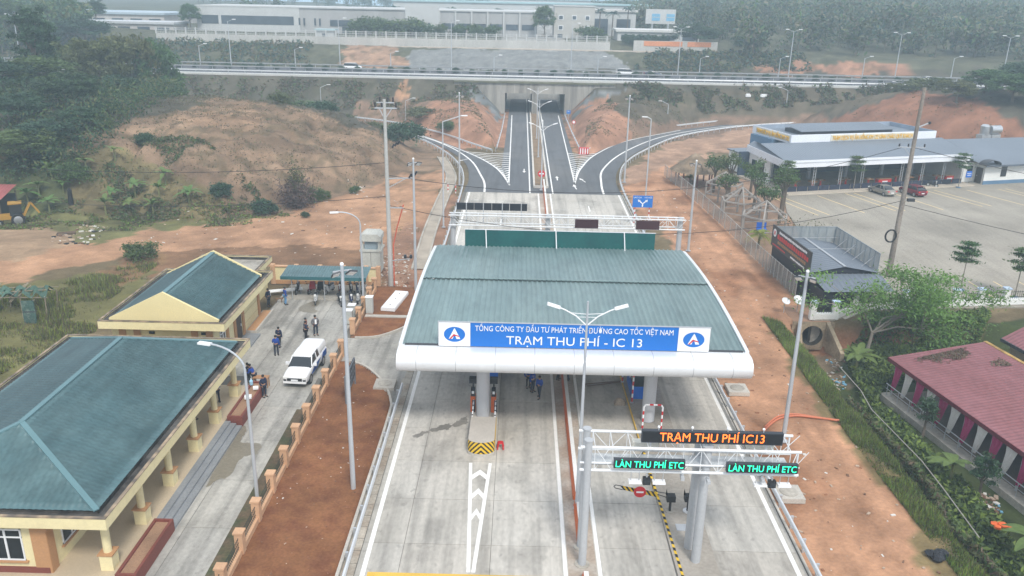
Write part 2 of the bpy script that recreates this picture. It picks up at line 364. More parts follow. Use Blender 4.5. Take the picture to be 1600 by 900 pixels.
def project(X, Y, Z):
    c0 = RM[:, 0][0] * X + RM[1, 0] * Y + RM[2, 0] * (Z - CAM_H); c1 = RM[0, 1] * X + RM[1, 1] * Y + RM[2, 1] * (Z - CAM_H); c2 = RM[0, 2] * X + RM[1, 2] * Y + RM[2, 2] * (Z - CAM_H)
    c2 = np.maximum(c2, .1); return 800 + FPX * c0 / c2, 450 + FPX * c1 / c2
px, py = project(GX, GY, GZ)
jx = (fbm(GX * .22, GY * .22) - .5) * 46 + (fbm(GX * .9 + 40, GY * .9) - .5) * 16; jy = (fbm(GX * .22 + 90, GY * .22) - .5) * 26 + (fbm(GX * .9, GY * .9 + 70) - .5) * 10
near = np.clip(GY / 100, .5, 1.0)
C = np.zeros(GX.shape + (3,)); C[:] = DRY
for poly, c in SOIL: C[inside(poly, px + jx / near * .8, py + jy / near * .8)] = c
# scrubby tufts and bare scars, tyre streaks on the track
trw = (np.abs(GX - TCX) < 10) & (GY > 214); C[trw] = (.30, .29, .27)
scr = fbm(GX * .35 + 9, GY * .35); C *= (1 + (scr - .5)[..., None] * .75) * (1 + (fbm(GX * 1.4 + 2, GY * 1.4) - .5)[..., None] * .55)
trk = inside([(15, 30), (22.8, 30), (22.8, 66), (27, 77), (24, 130), (18, 130), (15.5, 90)], GX, GY)
st = (vn(GX * 1.7 + fbm(GX * .1, GY * .05) * 5, GY * .06) - .5); C[trk] *= (1 + st[trk][:, None] * .35)
dmp = sm(.55, .72, fbm(GX * .25 + 33, GY * .11)); C[trk] *= (1 - dmp[trk][:, None] * np.array([.30, .36, .40]))
hb = inside(SOIL[15][0], px, py); st = vn(GX * .12, GY * .8 + GZ * .9) - .5; C[hb] *= (1 + st[hb][:, None] * .55)
sc2 = sm(.58, .66, fbm(GX * .5 + 4, GY * .5 + 8)); stone = inside([(640, 76), (945, 80), (985, 108), (640, 108)], px + jx * .25, py + jy * .25) & (GY > 225); em = ((GY > 190) | hb) & ~stone; C[stone] = np.array([.20, .205, .20]) * (1 + (fbm(GX * 1.3, GY * 1.3) - .5)[stone][:, None] * .5); C[em] = C[em] * (1 - .42 * sc2[em][:, None]) + np.array([.045, .05, .025]) * (.42 * sc2[em][:, None])
ny, nx = GX.shape; idx = np.arange(nx * ny).reshape(ny, nx)
Fq = np.stack([idx[:-1, :-1], idx[:-1, 1:], idx[1:, 1:], idx[1:, :-1]], -1).reshape(-1, 4)
soil = M("soil and turf", rough=.95, var=.16, sc=.9, fine=5, bump=.09, attr="soil", bsc=3.0, spec=.15)
me = npmesh("ground", np.stack([GX, GY, GZ], -1).reshape(-1, 3), Fq, soil, smooth=True)
a = me.attributes.new("soil", 'FLOAT_COLOR', 'POINT'); a.data.foreach_set("color", np.concatenate([C.reshape(-1, 3), np.ones((nx * ny, 1))], 1).astype(np.float32).ravel())
ground = struct(link(bpy.data.objects.new("ground", me)))
# ================================================================== toll plaza pavement
plaza = struct(MB().b2((-8.3, 14, -.3), (15.0, 118.2, -.03)).build("toll_plaza_pavement", M("slab joint", (.16, .15, .13), .95, .1)))
xs = [-7.72, -5.6, -1.07, 2.66, 4.55, 8.25, 10.3, 14.85]
ys = [23.85 + 4.08 * k for k in range(24)]; ys[-1] = 118.2
conc_var = [M("slab concrete %d" % i, c, .85, .13, .22, 5, .003, col2=c2, c2=.6, stretch=(1, .45, 1), streak=.36) for i, (c, c2) in enumerate((((.49, .46, .41), (.40, .375, .33)), ((.50, .47, .42), (.42, .395, .35)), ((.485, .452, .40), (.385, .36, .315)), ((.505, .478, .43), (.405, .382, .34))))]
rs = random.Random(3)
for i in range(len(xs) - 1):
    for j in range(len(ys) - 1):
        w, d = xs[i + 1] - xs[i] - .025, ys[j + 1] - ys[j] - .03
        o = MB().box((0, 0, -.06), (w, d, .12)).build("slab", conc_var[rs.randrange(4)], plaza)
        o.location = ((xs[i] + xs[i + 1]) / 2, (ys[j] + ys[j + 1]) / 2, rs.uniform(-.004, .002))
wet = M("damp stain", (.20, .185, .16), .35, .2, 1, 6)
def blob(name, pts, z, mat, parent):
    c = Vector((sum(p[0] for p in pts) / len(pts), sum(p[1] for p in pts) / len(pts))); n = len(pts); sp = smooth_path(list(pts) + [pts[0]], 5)[:-1]
    mb = MB(); mb.add([(p[0] + rs.uniform(-.09, .09), p[1] + rs.uniform(-.09, .09), z) for p in sp], [tuple(range(len(sp)))]); return mb.build(name, mat, parent)
W = lambda L, z=0: [tuple(P(x, y, z)[:2]) for x, y in L]
for pl in ([(729, 650), (731, 660), (722, 664), (712, 668), (706, 664), (714, 658), (722, 653)], [(706, 665), (700, 671), (688, 672), (676, 675), (672, 671), (684, 667), (698, 662)], [(672, 673), (662, 680), (650, 684), (646, 681), (658, 675)]): blob("stain", W(pl), .006, wet, plaza)
# edge gutter slabs under the guardrail, kerbs
gut_m = M("gutter slab", (.30, .245, .19), .9, .2, .8, 6, .006, col2=(.40, .36, .30), c2=.5)
gs = struct(MB().b2((-8.43, 14, -.2), (-7.75, 61, -.05)).build("gutter_strip", M("slab joint", (.16, .15, .13)))); gme = MB().box((0, 0, -.05), (.66, .97, .08)).mesh("slab", gut_m)
for k in range(46): inst("slab", gme, gs, (-8.09, 14.5 + k * 1.02, rs.uniform(-.012, .0)), rs.uniform(-.008, .008))
kb = MB().wall(smooth_path([(-8.52, 14), (-8.52, 35), (-8.52, 49), (-8.75, 52), (-9.8, 54.9), (-11.3, 57.2), (-12.6, 58.2), (-13.4, 58.4)], 5), .16, -.1, .16)
struct(kb.build("planting_bed_kerb", kerb_c))
struct(MB().wall(smooth_path([(-13.4, 63.0), (-11.5, 63.4), (-9.6, 65.6), (-8.9, 68), (-8.7, 72), (-8.6, 92)], 5), .16, -.1, .16).build("verge_kerb", kerb_c))
struct(MB().wall([(14.98, 14), (14.98, 118.2)], .14, -.12, .03).build("edge_kerb", kerb_c))
redsoil = M("red garden soil", (.225, .102, .048), .98, .22, .8, 7, .03, col2=(.16, .066, .034), c2=.55, spec=.1)
def bed(poly, name):
    xs_ = [p[0] for p in poly]; ys_ = [p[1] for p in poly]; X, Y = np.meshgrid(np.arange(min(xs_), max(xs_) + .3, .25), np.arange(min(ys_), max(ys_) + .3, .25))
    ins = inside(poly, X, Y); Z = np.where(ins, .10 + (fbm(X * 1.6, Y * 1.6) - .5) * .10, -.2); k = np.arange(X.size).reshape(X.shape)
    F = np.stack([k[:-1, :-1], k[:-1, 1:], k[1:, 1:], k[1:, :-1]], -1).reshape(-1, 4); keep = ins.ravel()[F].any(1)
    return struct(link(bpy.data.objects.new(name, npmesh(name, np.stack([X, Y, Z], -1).reshape(-1, 3), F[keep], redsoil, smooth=True))))
bed([(-13.75, 14)] + [(p[0] - .05, p[1]) for p in smooth_path([(-8.52, 14), (-8.52, 35), (-8.52, 49), (-8.75, 52), (-9.8, 54.9), (-11.3, 57.2), (-12.6, 58.2), (-13.4, 58.4)], 5)] + [(-13.75, 58.4)], "planting_bed_soil")
bed([(-13.5, 63.1), (-11.5, 63.5), (-9.7, 65.7), (-8.95, 68), (-8.75, 72), (-8.7, 76), (-13.5, 76)], "planting_bed_soil")
struct(MB().b2((-13.4, 67.55, -.1), (-8.8, 68.05, .19)).build("bed_path", kerb_c))
# station yard: concrete slabs
yard = struct(MB().prism([(-19.9, 14), (-14.9, 14), (-14.55, 46), (-14.2, 59.4), (-8.4, 59.0), (-8.35, 63.0), (-13.9, 63.2), (-14.2, 77), (-22.3, 77), (-22.3, 53.6), (-19.9, 53.6)], -.3, -.03).build("yard_pavement", M("slab joint", (.16, .15, .13))))
yard_c = [M("yard concrete %d" % i, c, .8, .15, .3, 5, .003, col2=c2, c2=.56, stretch=(1, .7, 1), streak=.38) for i, (c, c2) in enumerate((((.42, .40, .36), (.33, .31, .275)), ((.45, .43, .385), (.30, .285, .255)), ((.40, .385, .35), (.28, .27, .24))))]
ye = [(-19.85, -14.95)] ; yy = 14.0; k = 0
while yy < 76.5:
    y2 = yy + 4.6
    if yy < 53: cols = [(-19.85, -17.4), (-17.4, -14.95 + max(0, (yy - 30)) * .014)]
    else: cols = [(-22.2, -19.6), (-19.6, -17.0), (-17.0, -14.35)]
    for a_, b_ in cols:
        o = MB().box((0, 0, -.06), (b_ - a_ - .03, y2 - yy - .03, .12)).build("slab", yard_c[rs.randrange(3)], yard); o.location = ((a_ + b_) / 2, (yy + y2) / 2, rs.uniform(-.004, .002))
    yy = y2
for a_, b_ in ((-14.3, -11.4), (-11.4, -8.45)):
    o = MB().prism([(a_, 59.3), (b_ - .03, 59.1), (b_ - .03, 62.9), (a_, 63.1)], -.12, 0).build("slab", yard_c[1], yard)
damp = M("wet concrete", (.215, .19, .145), .3, .15, .8, 5)
for pl in ([(358, 668), (380, 664), (383, 676), (376, 690), (405, 694), (402, 708), (378, 716), (360, 742), (338, 752), (322, 760), (340, 722), (352, 700), (345, 690)], [(470, 478), (480, 474), (495, 470), (499, 476), (490, 481), (497, 487), (478, 488), (466, 484)]):
    blob("puddle", W(pl), .006, damp, yard)
# ------------------------------------------------------------------ painted markings on the plaza
zm = .008
def paint(name, mb, mat=white_paint): return struct(mb.build(name, mat))
for x_ in (-7.33, 14.42): paint("edge_line", MB().strip([(x_, 14), (x_, 118.1)], .24, zm))
for x_ in (2.72, 4.45): paint("median_line", MB().strip([(x_, 14), (x_, 118.1)], .2, zm))
paint("stop_line", MB().b2((-7.1, 33.35, zm), (2.6, 33.75, zm + .001)), yellow_paint)
hat = MB(); 
tip = Vector((-2.0, 33.9)); wl_, wr_ = -2.62, -1.42
hat.strip([(tip.x - .12, tip.y), (wl_, 44.1)], .2, zm); hat.strip([(tip.x + .12, tip.y), (wr_, 44.1)], .2, zm)
for yb in (42.3, 40.3, 38.3):
    h_ = .5 * (wr_ - wl_) * (yb - 33.9) / 10.2
    for s_ in (-1, 1): hat.add([(tip.x, yb + 1.05, zm + .002), (tip.x, yb + .5, zm + .002), (tip.x + s_ * h_, yb - .15, zm + .002), (tip.x + s_ * h_, yb + .4, zm + .002)], [(0, 1, 2, 3)])
paint("chevron_marking", hat)
for y_ in (100, 108): 
    for x_ in (-2.3, 9.5): paint("lane_dash", MB().strip([(x_, y_), (x_, y_ + 3)], .16, zm))
# ------------------------------------------------------------------ asphalt carriageway and slip roads
asph = M("asphalt", (.115, .12, .128), .85, .14, .12, 5, .004, col2=(.155, .152, .148), c2=.6, stretch=(1, .35, 1), streak=.2)
asph2 = M("fresh asphalt", (.075, .08, .088), .85, .12, .15, 5, .004)
RL_out = smooth_path([(-8.2, 118.2), (-8.0, 127), (-9.2, 139), (-12.5, 150), (-19, 163), (-31, 177), (-50, 187), (-80, 192)], 6)
RL_in = smooth_path([(-1.5, 123), (-2.2, 131), (-4.05, 138), (-7.85, 147.4), (-13.2, 157.5), (-22, 171.5), (-36, 184.5), (-55, 193), (-80, 198)], 6)
RR_out = smooth_path([(14.9, 118.2), (15.0, 127), (16.6, 138), (21, 152.5), (30.6, 171.5), (43, 184.8), (56, 193.5), (76, 202), (110, 209)], 6)
RR_in = smooth_path([(8.3, 124), (8.9, 131), (10.1, 139), (13.3, 151), (20.8, 167.3), (34.7, 183.7), (55.8, 198.5), (80, 209), (110, 214)], 6)
road = MB().add([(x_, y_, 0.) for x_, y_ in ((-3.1, 118.2), (9.6, 118.2), (9.6, 240), (-3.1, 240))], [(0, 1, 2, 3)])
struct(road.build("carriageway", asph))
ramps = []
for o_, i_, nm in ((RL_out, RL_in, "slip_road_left"), (RR_out, RR_in, "slip_road_right")):
    n_ = 60; res = lambda pl: [(np.interp(t, np.linspace(0, 1, len(pl)), [p[0] for p in pl]), np.interp(t, np.linspace(0, 1, len(pl)), [p[1] for p in pl])) for t in np.linspace(0, 1, n_)]
    A, B = res(o_), res(i_); B = [(-3.0 if nm.endswith("left") else 9.4, 118.2)] + B; A = [A[0]] + A
    mb = MB()
    for k in range(len(A) - 1): mb.add([(*A[k], .004), (*B[k], .004), (*B[k + 1], .004), (*A[k + 1], .004)], [(0, 1, 2, 3)])
    struct(mb.build(nm, asph))
zl = .012
edge = lambda pl, d: offset(pl, d)
paint("edge_line", MB().strip(smooth_path([(-5.15, 118.3), (-5.4, 124), (-6.17, 129.6), (-8.72, 143), (-13.8, 156.5), (-21.6, 169), (-34, 181), (-52, 189)], 6), .3, zl))
paint("edge_line", MB().strip(smooth_path([(12.3, 118.6), (12.6, 126), (13.9, 137.3), (19.2, 153.8), (28.9, 172.6), (41.4, 186.4), (54.5, 195), (76, 204)], 6), .3, zl))
paint("edge_line", MB().strip([(-1.7, 124), (-2.3, 202)], .2, zl)); paint("edge_line", MB().strip([(8.45, 124), (8.95, 203)], .2, zl))
paint("edge_line", MB().strip([(1.5, 118.2), (1.3, 236)], .2, zl)); paint("edge_line", MB().strip([(4.85, 118.2), (4.7, 236)], .2, zl))
gl_ = smooth_path([(-1.55, 123.2), (-2.6, 130), (-4.5, 138), (-8.1, 147), (-13.6, 157.2), (-22.5, 171.2), (-36.4, 184)], 6); gr_ = smooth_path([(8.35, 124.2), (9.1, 131), (10.4, 138.5), (13.7, 150.8), (21.2, 166.9), (35, 183.2)], 6)
paint("edge_line", MB().strip(gl_, .26, zl)); paint("edge_line", MB().strip(gr_, .26, zl))
def hatch(curve, xl, y0, y1, sgn):
    mb = MB(); cy = [p[1] for p in curve]; cx = [p[0] for p in curve]; y_ = y0
    while y_ < y1:
        xa = xl(y_); xb = np.interp(y_ + 1.2, cy, cx); xm = xa * .55 + xb * .45
        mb.strip([(xa, y_ + .8), (xm, y_ - .3)], .36, zl + .002); mb.strip([(xm, y_ - .3), (xb, y_ + 1.2)], .36, zl + .002); y_ += 1.75
    return mb
paint("gore_hatching", hatch(gl_, lambda y: -1.7 - (y - 124) * .0077, 127, 151, -1)); paint("gore_hatching", hatch(gr_, lambda y: 8.45 + (y - 124) * .006, 128, 152, 1))
def arrow(x, y, rz=0., L=3.2):
    mb = MB().b2((-.09, 0, 0), (.09, L * .62, .001)).add([(-.32, L * .6, .001), (.32, L * .6, .001), (0, L, .001)], [(0, 1, 2)])
    o = paint("arrow_marking", mb); o.location = (x, y, zl + .004); o.rotation_euler = (0, 0, rz)
for (x_, y_, r_) in ((822 - 3, 264, PI), (871, 282, 0), (915, 285, .25), (901, 296, .1), (733, 248, PI * .8), (848, 190, 0)):
    p_ = P(x_, y_); arrow(p_.x, p_.y, r_)
# motorway deck on the embankment
struct(MB().b2((-300, 207.2, 7.7), (300, 228.5, 8.03)).build("motorway", asph2))
for y_, w_ in ((208.6, .35), (216.4, .2), (219.2, .2), (226.8, .25)): paint("motorway_line", MB().strip([(-300, y_), (300, y_)], w_, 8.045), M("faded road paint", (.62, .62, .60), .7))
struct(MB().b2((-300, 205.9, 7.6), (300, 208.1, 8.06)).build("motorway_shoulder", M("pale shoulder concrete", (.52, .52, .50), .85, .08)))
struct(MB().b2((-890, 720, 13.3), (1190, 4800, 13.6)).build("sky_mirror_sheet", M("added sky mirror", (.30, .36, .40), .08, .03, .01, 1, spec=.9)))  # added sheet, mirrors the bright sky to give a white skyline strip
# service path on top of the lined slope behind the motorway
struct(MB().b2((-40, 252.2, 11.6), (46, 254.0, 12.62)).build("slope_path", M("pale path", (.48, .42, .36), .9)))
struct(MB().prism([(p[0], p[1]) for p in smooth_path([(-8.45, 48.5), (-8.7, 52), (-9.75, 54.9), (-11.25, 57.25), (-12.6, 58.25), (-13.6, 58.5)], 5)] + [(-13.6, 62.9), (-11.5, 63.3), (-9.6, 65.5), (-8.9, 68), (-8.3, 72)] + [(-8.3, 48.5)], -.2, -.012).build("driveway_apron", yard_c[0]))
# car park of the restaurant
lot = struct(MB().prism([(31.6, 72.6), (48, 74.3), (140, 84), (140, 150), (86, 140), (70.5, 132.5), (39.6, 122.2), (36.5, 110), (33, 85)], -.2, 0.02).build("car_park", M("car park concrete", (.33, .30, .25), .85, .16, .12, 4, .003, col2=(.255, .23, .19), c2=.56, streak=.12)))
lotline = M("worn yellow paint", (.70, .54, .28), .75, .12)
for (x0, y0, x1, y1) in ((37.2, 118.4, 40.3, 108.6), (38.6, 119, 41.9, 109), (44.2, 120.7, 47.3, 110.6), (49.05, 122.6, 52.2, 112.1), (50.5, 123, 53.6, 112.4), (56.4, 124, 59.4, 113.5), (62.6, 126, 66.2, 116), (64.1, 126.4, 67.7, 116.4), (69.5, 127, 73, 117.2), (75, 128.2, 78.6, 118.2), (76.4, 128.6, 80, 118.6)):
    paint("parking_line", MB().strip([(x0, y0), (x1, y1)], .2, .028), lotline)
for (x0, y0, x1, y1) in ((1513, 440, 1533, 452), (1552, 440, 1580, 456), (1590, 440, 1620, 455), (1530, 450, 1556, 468), (1572, 458, 1600, 472)):
    a_, b_ = P(x0, y0), P(x1, y1); paint("parking_line", MB().strip([(a_.x, a_.y), (b_.x, b_.y)], .13, .028), lotline)
# concrete drain beside the left verge
dr = smooth_path([W([(655, 420)])[0], W([(672, 360)])[0], W([(692, 310)])[0], W([(705, 280)])[0], W([(700, 262)])[0], W([(690, 245)])[0]], 6)
struct(MB().wall(offset(dr, .75), .2, -.1, .1).wall(offset(dr, -.75), .2, -.1, .1).build("side_drain", concrete_old)); struct(MB().strip(dr, 1.4, .0).build("drain_floor", M("drain floor", (.36, .31, .25), .9, .2)))
dr = smooth_path([W([(700 * 0 + 1003, 250)])[0], W([(975, 262)])[0], W([(972, 290)])[0]], 6)
# ================================================================== toll canopy
def wparts(root):                       # children given in place coordinates
    return tuple(-c for c in root.location)
def wbuild(mb, name, mats, root, smooth=False):
    o = mb.build(name, mats, root, smooth); o.location = Vector((0, 0, 0)) - root.location; return o
X0, X1, YF, YB = -7.3, 14.45, 46.2, 69.0
canopy = thing("toll_canopy", "wide grey-blue metal toll station canopy with rounded white front edge", "canopy", (3.55, 57.5, 0))
roof_m = M("grey blue roof sheet", (.175, .25, .255), .45, .12, .35, 3, 0, col2=(.205, .28, .28), c2=.55, stretch=(1, .25, 1), metal=.1, streak=.14)
def ribs(ya, za, yb, zb, x0, x1, pitch=.36, hgt=.075):
    u = []; x = x0
    while x < x1 - pitch: u += [(x, 0), (x + pitch * .55, 0), (x + pitch * .68, 1), (x + pitch * .87, 1)]; x += pitch
    u += [(x1, 0)]; V = []
    for y_, z_ in ((ya, za), (yb, zb)): V += [(a_, y_, z_ + b_ * hgt) for a_, b_ in u]
    n_ = len(u); return np.array(V), np.array([(i, i + 1, n_ + i + 1, n_ + i) for i in range(n_ - 1)])
def profile(y): return 6.35 + .55 * math.sin(PI * max(0, min(1, (y - YF) / (YB - YF))))
YM = 58.6
for (ya, yb, dz) in ((YF + 1.12, YM, 0.), (YM - .15, YB, .10)):
    n_ = 4; V = []; Fs = []
    for k in range(n_):
        a_, b_ = ya + (yb - ya) * k / n_, ya + (yb - ya) * (k + 1) / n_
        v, f = ribs(a_, profile(a_) + dz, b_, profile(b_) + dz, X0 + .2, X1 - .2); Fs.append(f + sum(len(q) for q in V)); V.append(v)
    o = link(bpy.data.objects.new("roof_sheet", npmesh("roof_sheet", np.concatenate(V), np.concatenate(Fs), roof_m)), canopy); o.location = -canopy.location
wbuild(MB().tube((X0 + .4, YM, profile(YM) + .12), (X1 - .4, YM, profile(YM) + .12), .06, n=6), "lap_flashing", roof_m, canopy)
fas = M("white aluminium cladding", (.74, .755, .77), .38, .02, .8, 6, metal=.25)
# rounded front and rear edges (extruded profile), side trims
def nose(yc, dirn):
    pr = []
    for k in range(13):
        t = -PI / 2 + PI * k / 12; pr.append((yc - dirn * (.75 * math.cos(t)), 5.75 + .68 * math.sin(t)))
    pr += [(yc + dirn * .9, 6.43), (yc + dirn * .9, 6.30), (yc + dirn * .2, 5.07)]
    return pr
o = wbuild(MB().extr(nose(YF + .3, 1), 'x', X0, X1), "front_edge", fas, canopy, True)
for k in range(9):
    x_ = X0 + (X1 - X0) * (k + .5) / 9; pr_ = [(YF + .3 + (a - YF - .3) * 1.006, 5.75 + (b - 5.75) * 1.006) for a, b in nose(YF + .3, 1)[:14]]
    wbuild(MB().add([(x_ - .012, a, b) for a, b in pr_] + [(x_ + .012, a, b) for a, b in pr_], [(i, i + 1, 14 + i + 1, 14 + i) for i in range(13)]), "cladding_joint", M("joint grey", (.34, .35, .36), .6), canopy)
wbuild(MB().b2((X0 + .35, YF + .98, 6.432), (X1 - .35, YF + 1.2, 6.49)), "gutter", dark_m, canopy)
wbuild(MB().extr(nose(YB - .2, -1), 'x', X0, X1), "rear_edge", fas, canopy, True)
for x_, s_ in ((X0, 1), (X1, -1)):
    mb = MB()
    for k in range(8):
        a_, b_ = YF + .9 + (YB - YF - 1.4) * k / 8, YF + .9 + (YB - YF - 1.4) * (k + 1) / 8
        mb.add([(x_, a_, 5.2), (x_ + s_ * .23, a_, 5.2), (x_ + s_ * .23, a_, profile(a_) + .14), (x_, a_, profile(a_) + .14), (x_, b_, 5.2), (x_ + s_ * .23, b_, 5.2), (x_ + s_ * .23, b_, profile(b_) + .14), (x_, b_, profile(b_) + .14)], [(0, 1, 2, 3), (7, 6, 5, 4), (0, 4, 5, 1), (1, 5, 6, 2), (2, 6, 7, 3), (3, 7, 4, 0)])
    wbuild(mb, "side_trim", fas, canopy)
wbuild(MB().b2((X0 + .5, YF + 1.1, 5.12), (X1 - .5, YB - .9, 5.18)), "soffit", M("soffit panel", (.55, .56, .56), .6, .05), canopy)
for x_ in (-2.15, 9.0):
    for y_ in (49.8, 64.5): wbuild(MB().lathe([(.44, .0), (.44, 5.14)], (x_, y_, .2), 20), "column", M("column paint", (.50, .51, .53), .45, .06, .6), canopy, True)
# ------------------------------------------------------------------ name board
sign = thing("name_board", "long blue and white toll station name board on the canopy front", "sign", (3.55, 47.1, 6.45))
blue_s = M("sign blue", (.008, .155, .55), .5, .03, .5, 6); white_s = M("sign white", (.80, .81, .82), .5, .03)
wbuild(MB().b2((-4.8, 47.02, 6.5), (-2.85, 47.1, 8.08)), "end_panel", white_s, sign); wbuild(MB().b2((9.97, 47.02, 6.5), (11.9, 47.1, 8.08)), "end_panel", white_s, sign)
wbuild(MB().b2((-2.84, 47.03, 6.5), (9.96, 47.1, 8.08)), "blue_panel", blue_s, sign)
wbuild(MB().b2((-4.85, 47.0, 8.085), (11.95, 47.12, 8.12)).b2((-4.85, 47.11, 6.5), (11.95, 47.14, 8.08)), "frame", galv, sign)
for x_ in (-4, 0, 4, 8, 11.3): wbuild(MB().bar((x_, 47.2, 6.6), (x_, 47.2, 8.0), .06, .06).bar((x_, 47.2, 7.9), (x_, 48.6, 6.7), .05, .05), "bracket", galv, sign)
FACE = (PI / 2, 0, 0)
loc_ = lambda x, z, y=47.015: Vector((x, y, z)) - sign.location
text("TỔNG CÔNG TY ĐẦU TƯ PHÁT TRIỂN ĐƯỜNG CAO TỐC VIỆT NAM", .5, white_s, sign, loc_(3.56, 7.70), FACE, width=12.2)
text("TRẠM THU PHÍ - IC 13", .86, white_s, sign, loc_(3.6, 6.94), FACE, width=8.4, squash=.92)
for x_ in (-3.82, 10.93):
    em = MB(); em.add([(x_ + .66 * math.cos(2 * PI * k / 32), 47.012, 7.28 + .50 * math.sin(2 * PI * k / 32)) for k in range(32)], [tuple(range(32))])
    wbuild(em, "emblem_disc", blue_s, sign)
    # white road-like letter A with a red stroke across
    wa = MB().add([(x_ - .02, 47.006, 7.68), (x_ + .02, 47.006, 7.68), (x_ + .36, 47.006, 6.98), (x_ + .12, 47.006, 6.98), (x_, 47.006, 7.32), (x_ - .12, 47.006, 6.98), (x_ - .36, 47.006, 6.98)], [(6, 5, 4, 0), (4, 3, 2, 1), (0, 4, 1)])
    wbuild(wa, "emblem_letter", white_s, sign)
    ra = MB().add([(x_ - .33, 47.0, 6.98), (x_ - .22, 47.0, 6.98), (x_ - .02, 47.0, 7.2), (x_ + .3, 47.0, 7.12), (x_ + .3, 47.0, 7.18), (x_ - .06, 47.0, 7.3)], [(0, 1, 2, 5), (2, 3, 4, 5)])
    wbuild(ra, "emblem_stroke", red_m, sign)
# rear board, seen from behind
board = thing("back_board", "dark green back of the name board along the far canopy edge", "sign", (3.55, 68.9, 6.3))
wbuild(MB().b2((-4.65, 68.9, 6.4), (11.8, 69.0, 7.95)), "panel", M("dark green board", (.004, .085, .085), .6, .12, .7, 5, col2=(.006, .10, .095), c2=.5), board)
for x_ in (-2.85, 3.2, 9.1): wbuild(MB().bar((x_, 68.82, 8.02), (x_ + .1, 68.3, 6.35), .07, .07), "brace", white_metal, board)
wbuild(MB().b2((-4.7, 68.84, 6.33), (11.85, 68.9, 6.4)).b2((-4.7, 68.86, 7.95), (11.85, 69.0, 7.98)), "frame", galv_lt, board)
# ================================================================== islands
def isl_poly(x0, x1, y0, y1): 
    c = (x0 + x1) / 2; w = (x1 - x0) / 2; return [(c + w * math.cos(t), y0 + .55 * w * math.sin(t)) for t in [PI + PI * k / 10 for k in range(11)]] + [(x1, y1), (x0, y1)]
isl = thing("toll_island", "concrete toll island with a rounded black and yellow nose", "traffic island", (-2.05, 45.2, 0))
wbuild(MB().prism(isl_poly(-2.92, -1.15, 45.3, 67.5), -.05, .22), "kerb", kerb_c, isl)
wbuild(MB().prism(isl_poly(-2.85, -1.22, 45.3, 48.2), .22, .98), "nose_block", M("nose concrete", (.46, .42, .37), .85, .12), isl)
wbuild(MB().b2((-1.215, 45.4, .2), (-1.19, 48.3, .9)), "yellow_side", yellow_paint, isl)
V = []; Fz = []; mi = []; NU, NV = 64, 30; w_ = .835; c_ = -2.035
for j in range(NV + 1):
    for i in range(NU + 1):
        t = PI + PI * i / NU; V.append((c_ + w_ * math.cos(t), 45.3 + .6 * w_ * math.sin(t), .2 + .80 * j / NV))
for j in range(NV):
    for i in range(NU):
        a_ = j * (NU + 1) + i; Fz.append((a_, a_ + 1, a_ + NU + 2, a_ + NU + 1)); s_ = abs((i + .5) / NU - .5) * 2 * 1.3; mi.append(1 if ((.2 + .8 * (j + .5) / NV) + s_ * 1.05) % .34 < .155 else 0)
o = link(bpy.data.objects.new("chevron_face", npmesh("chevron_face", np.array(V), np.array(Fz), [yellow_m, black_m], mi=mi)), isl); o.location = -isl.location
isr = thing("toll_island", "low concrete toll island with yellow and black kerb under the overhead signs", "traffic island", (9.3, 45, 0))
isl_c = M("island concrete", (.36, .325, .28), .88, .14, .4, 5, .004, col2=(.30, .27, .23), c2=.5)
wbuild(MB().prism([(8.46, 14), (10.12, 14), (10.6, 50), (10.6, 67.5), (7.85, 67.5), (7.95, 57), (8.2, 43)], -.05, .16), "island_top", isl_c, isr)
mb = MB(); edge_l = [(8.56, 22), (8.46, 34), (8.2, 43)]
def kerbx(y): return np.interp(y, [14, 34, 43, 57, 68], [8.46, 8.46, 8.2, 7.95, 7.85])
y_ = 22.; k = 0
while y_ < 46:
    a_, b_ = kerbx(y_), kerbx(y_ + .27); mb.add([(a_ - .03, y_, .0), (b_ - .03, y_ + .27, 0.), (b_ - .03, y_ + .32, .175), (a_ - .03, y_ + .05, .175), (a_ + .1, y_, .175), (b_ + .1, y_ + .27, .175)], [(0, 1, 2, 3), (3, 2, 5, 4)], k % 2); y_ += .27; k += 1
wbuild(mb, "striped_kerb", [yellow_m, black_m], isr)
mb = MB(); mb.wall([(kerbx(y) - .02, y) for y in np.linspace(46, 67, 12)], .06, 0, .172)
wbuild(mb, "yellow_kerb", yellow_paint, isr)
wbuild(MB().b2((8.85, 37.5, .16), (9.5, 38.1, .2)), "access_cover", galv, isr)
# red and white pipe guards and pole markers
def banded(mb, p, q, r, seg=.28, off=0):
    p, q = Vector(p), Vector(q); L = (q - p).length; n_ = max(1, int(round(L / seg)))
    for k in range(n_): mb.tube(p.lerp(q, k / n_), p.lerp(q, (k + 1) / n_), r, n=8, m=(k + off) % 2)
guard = thing("pipe_guard", "red and white hooped pipe guard before the right canopy column", "guard", (9.1, 48.6, .16))
mb = MB(); banded(mb, (-.62, 0, 0), (-.62, 0, 1.6), .06, .27, 1); banded(mb, (.62, 0, 0), (.62, 0, 1.6), .06, .27, 1)
mb.tube((-.62, 0, 1.6), (-.5, 0, 1.78), .06, m=0).tube((.62, 0, 1.6), (.5, 0, 1.78), .06, m=0); banded(mb, (-.5, 0, 1.78), (.5, 0, 1.78), .06, .25, 0)
mb.build("hoop", [white_metal, red_m], guard, True)
for s_ in (-1, 1): MB().lathe([(.12, 0), (.12, .03)], (s_ * .62, 0, 0), 10).build("base_plate", galv, guard)
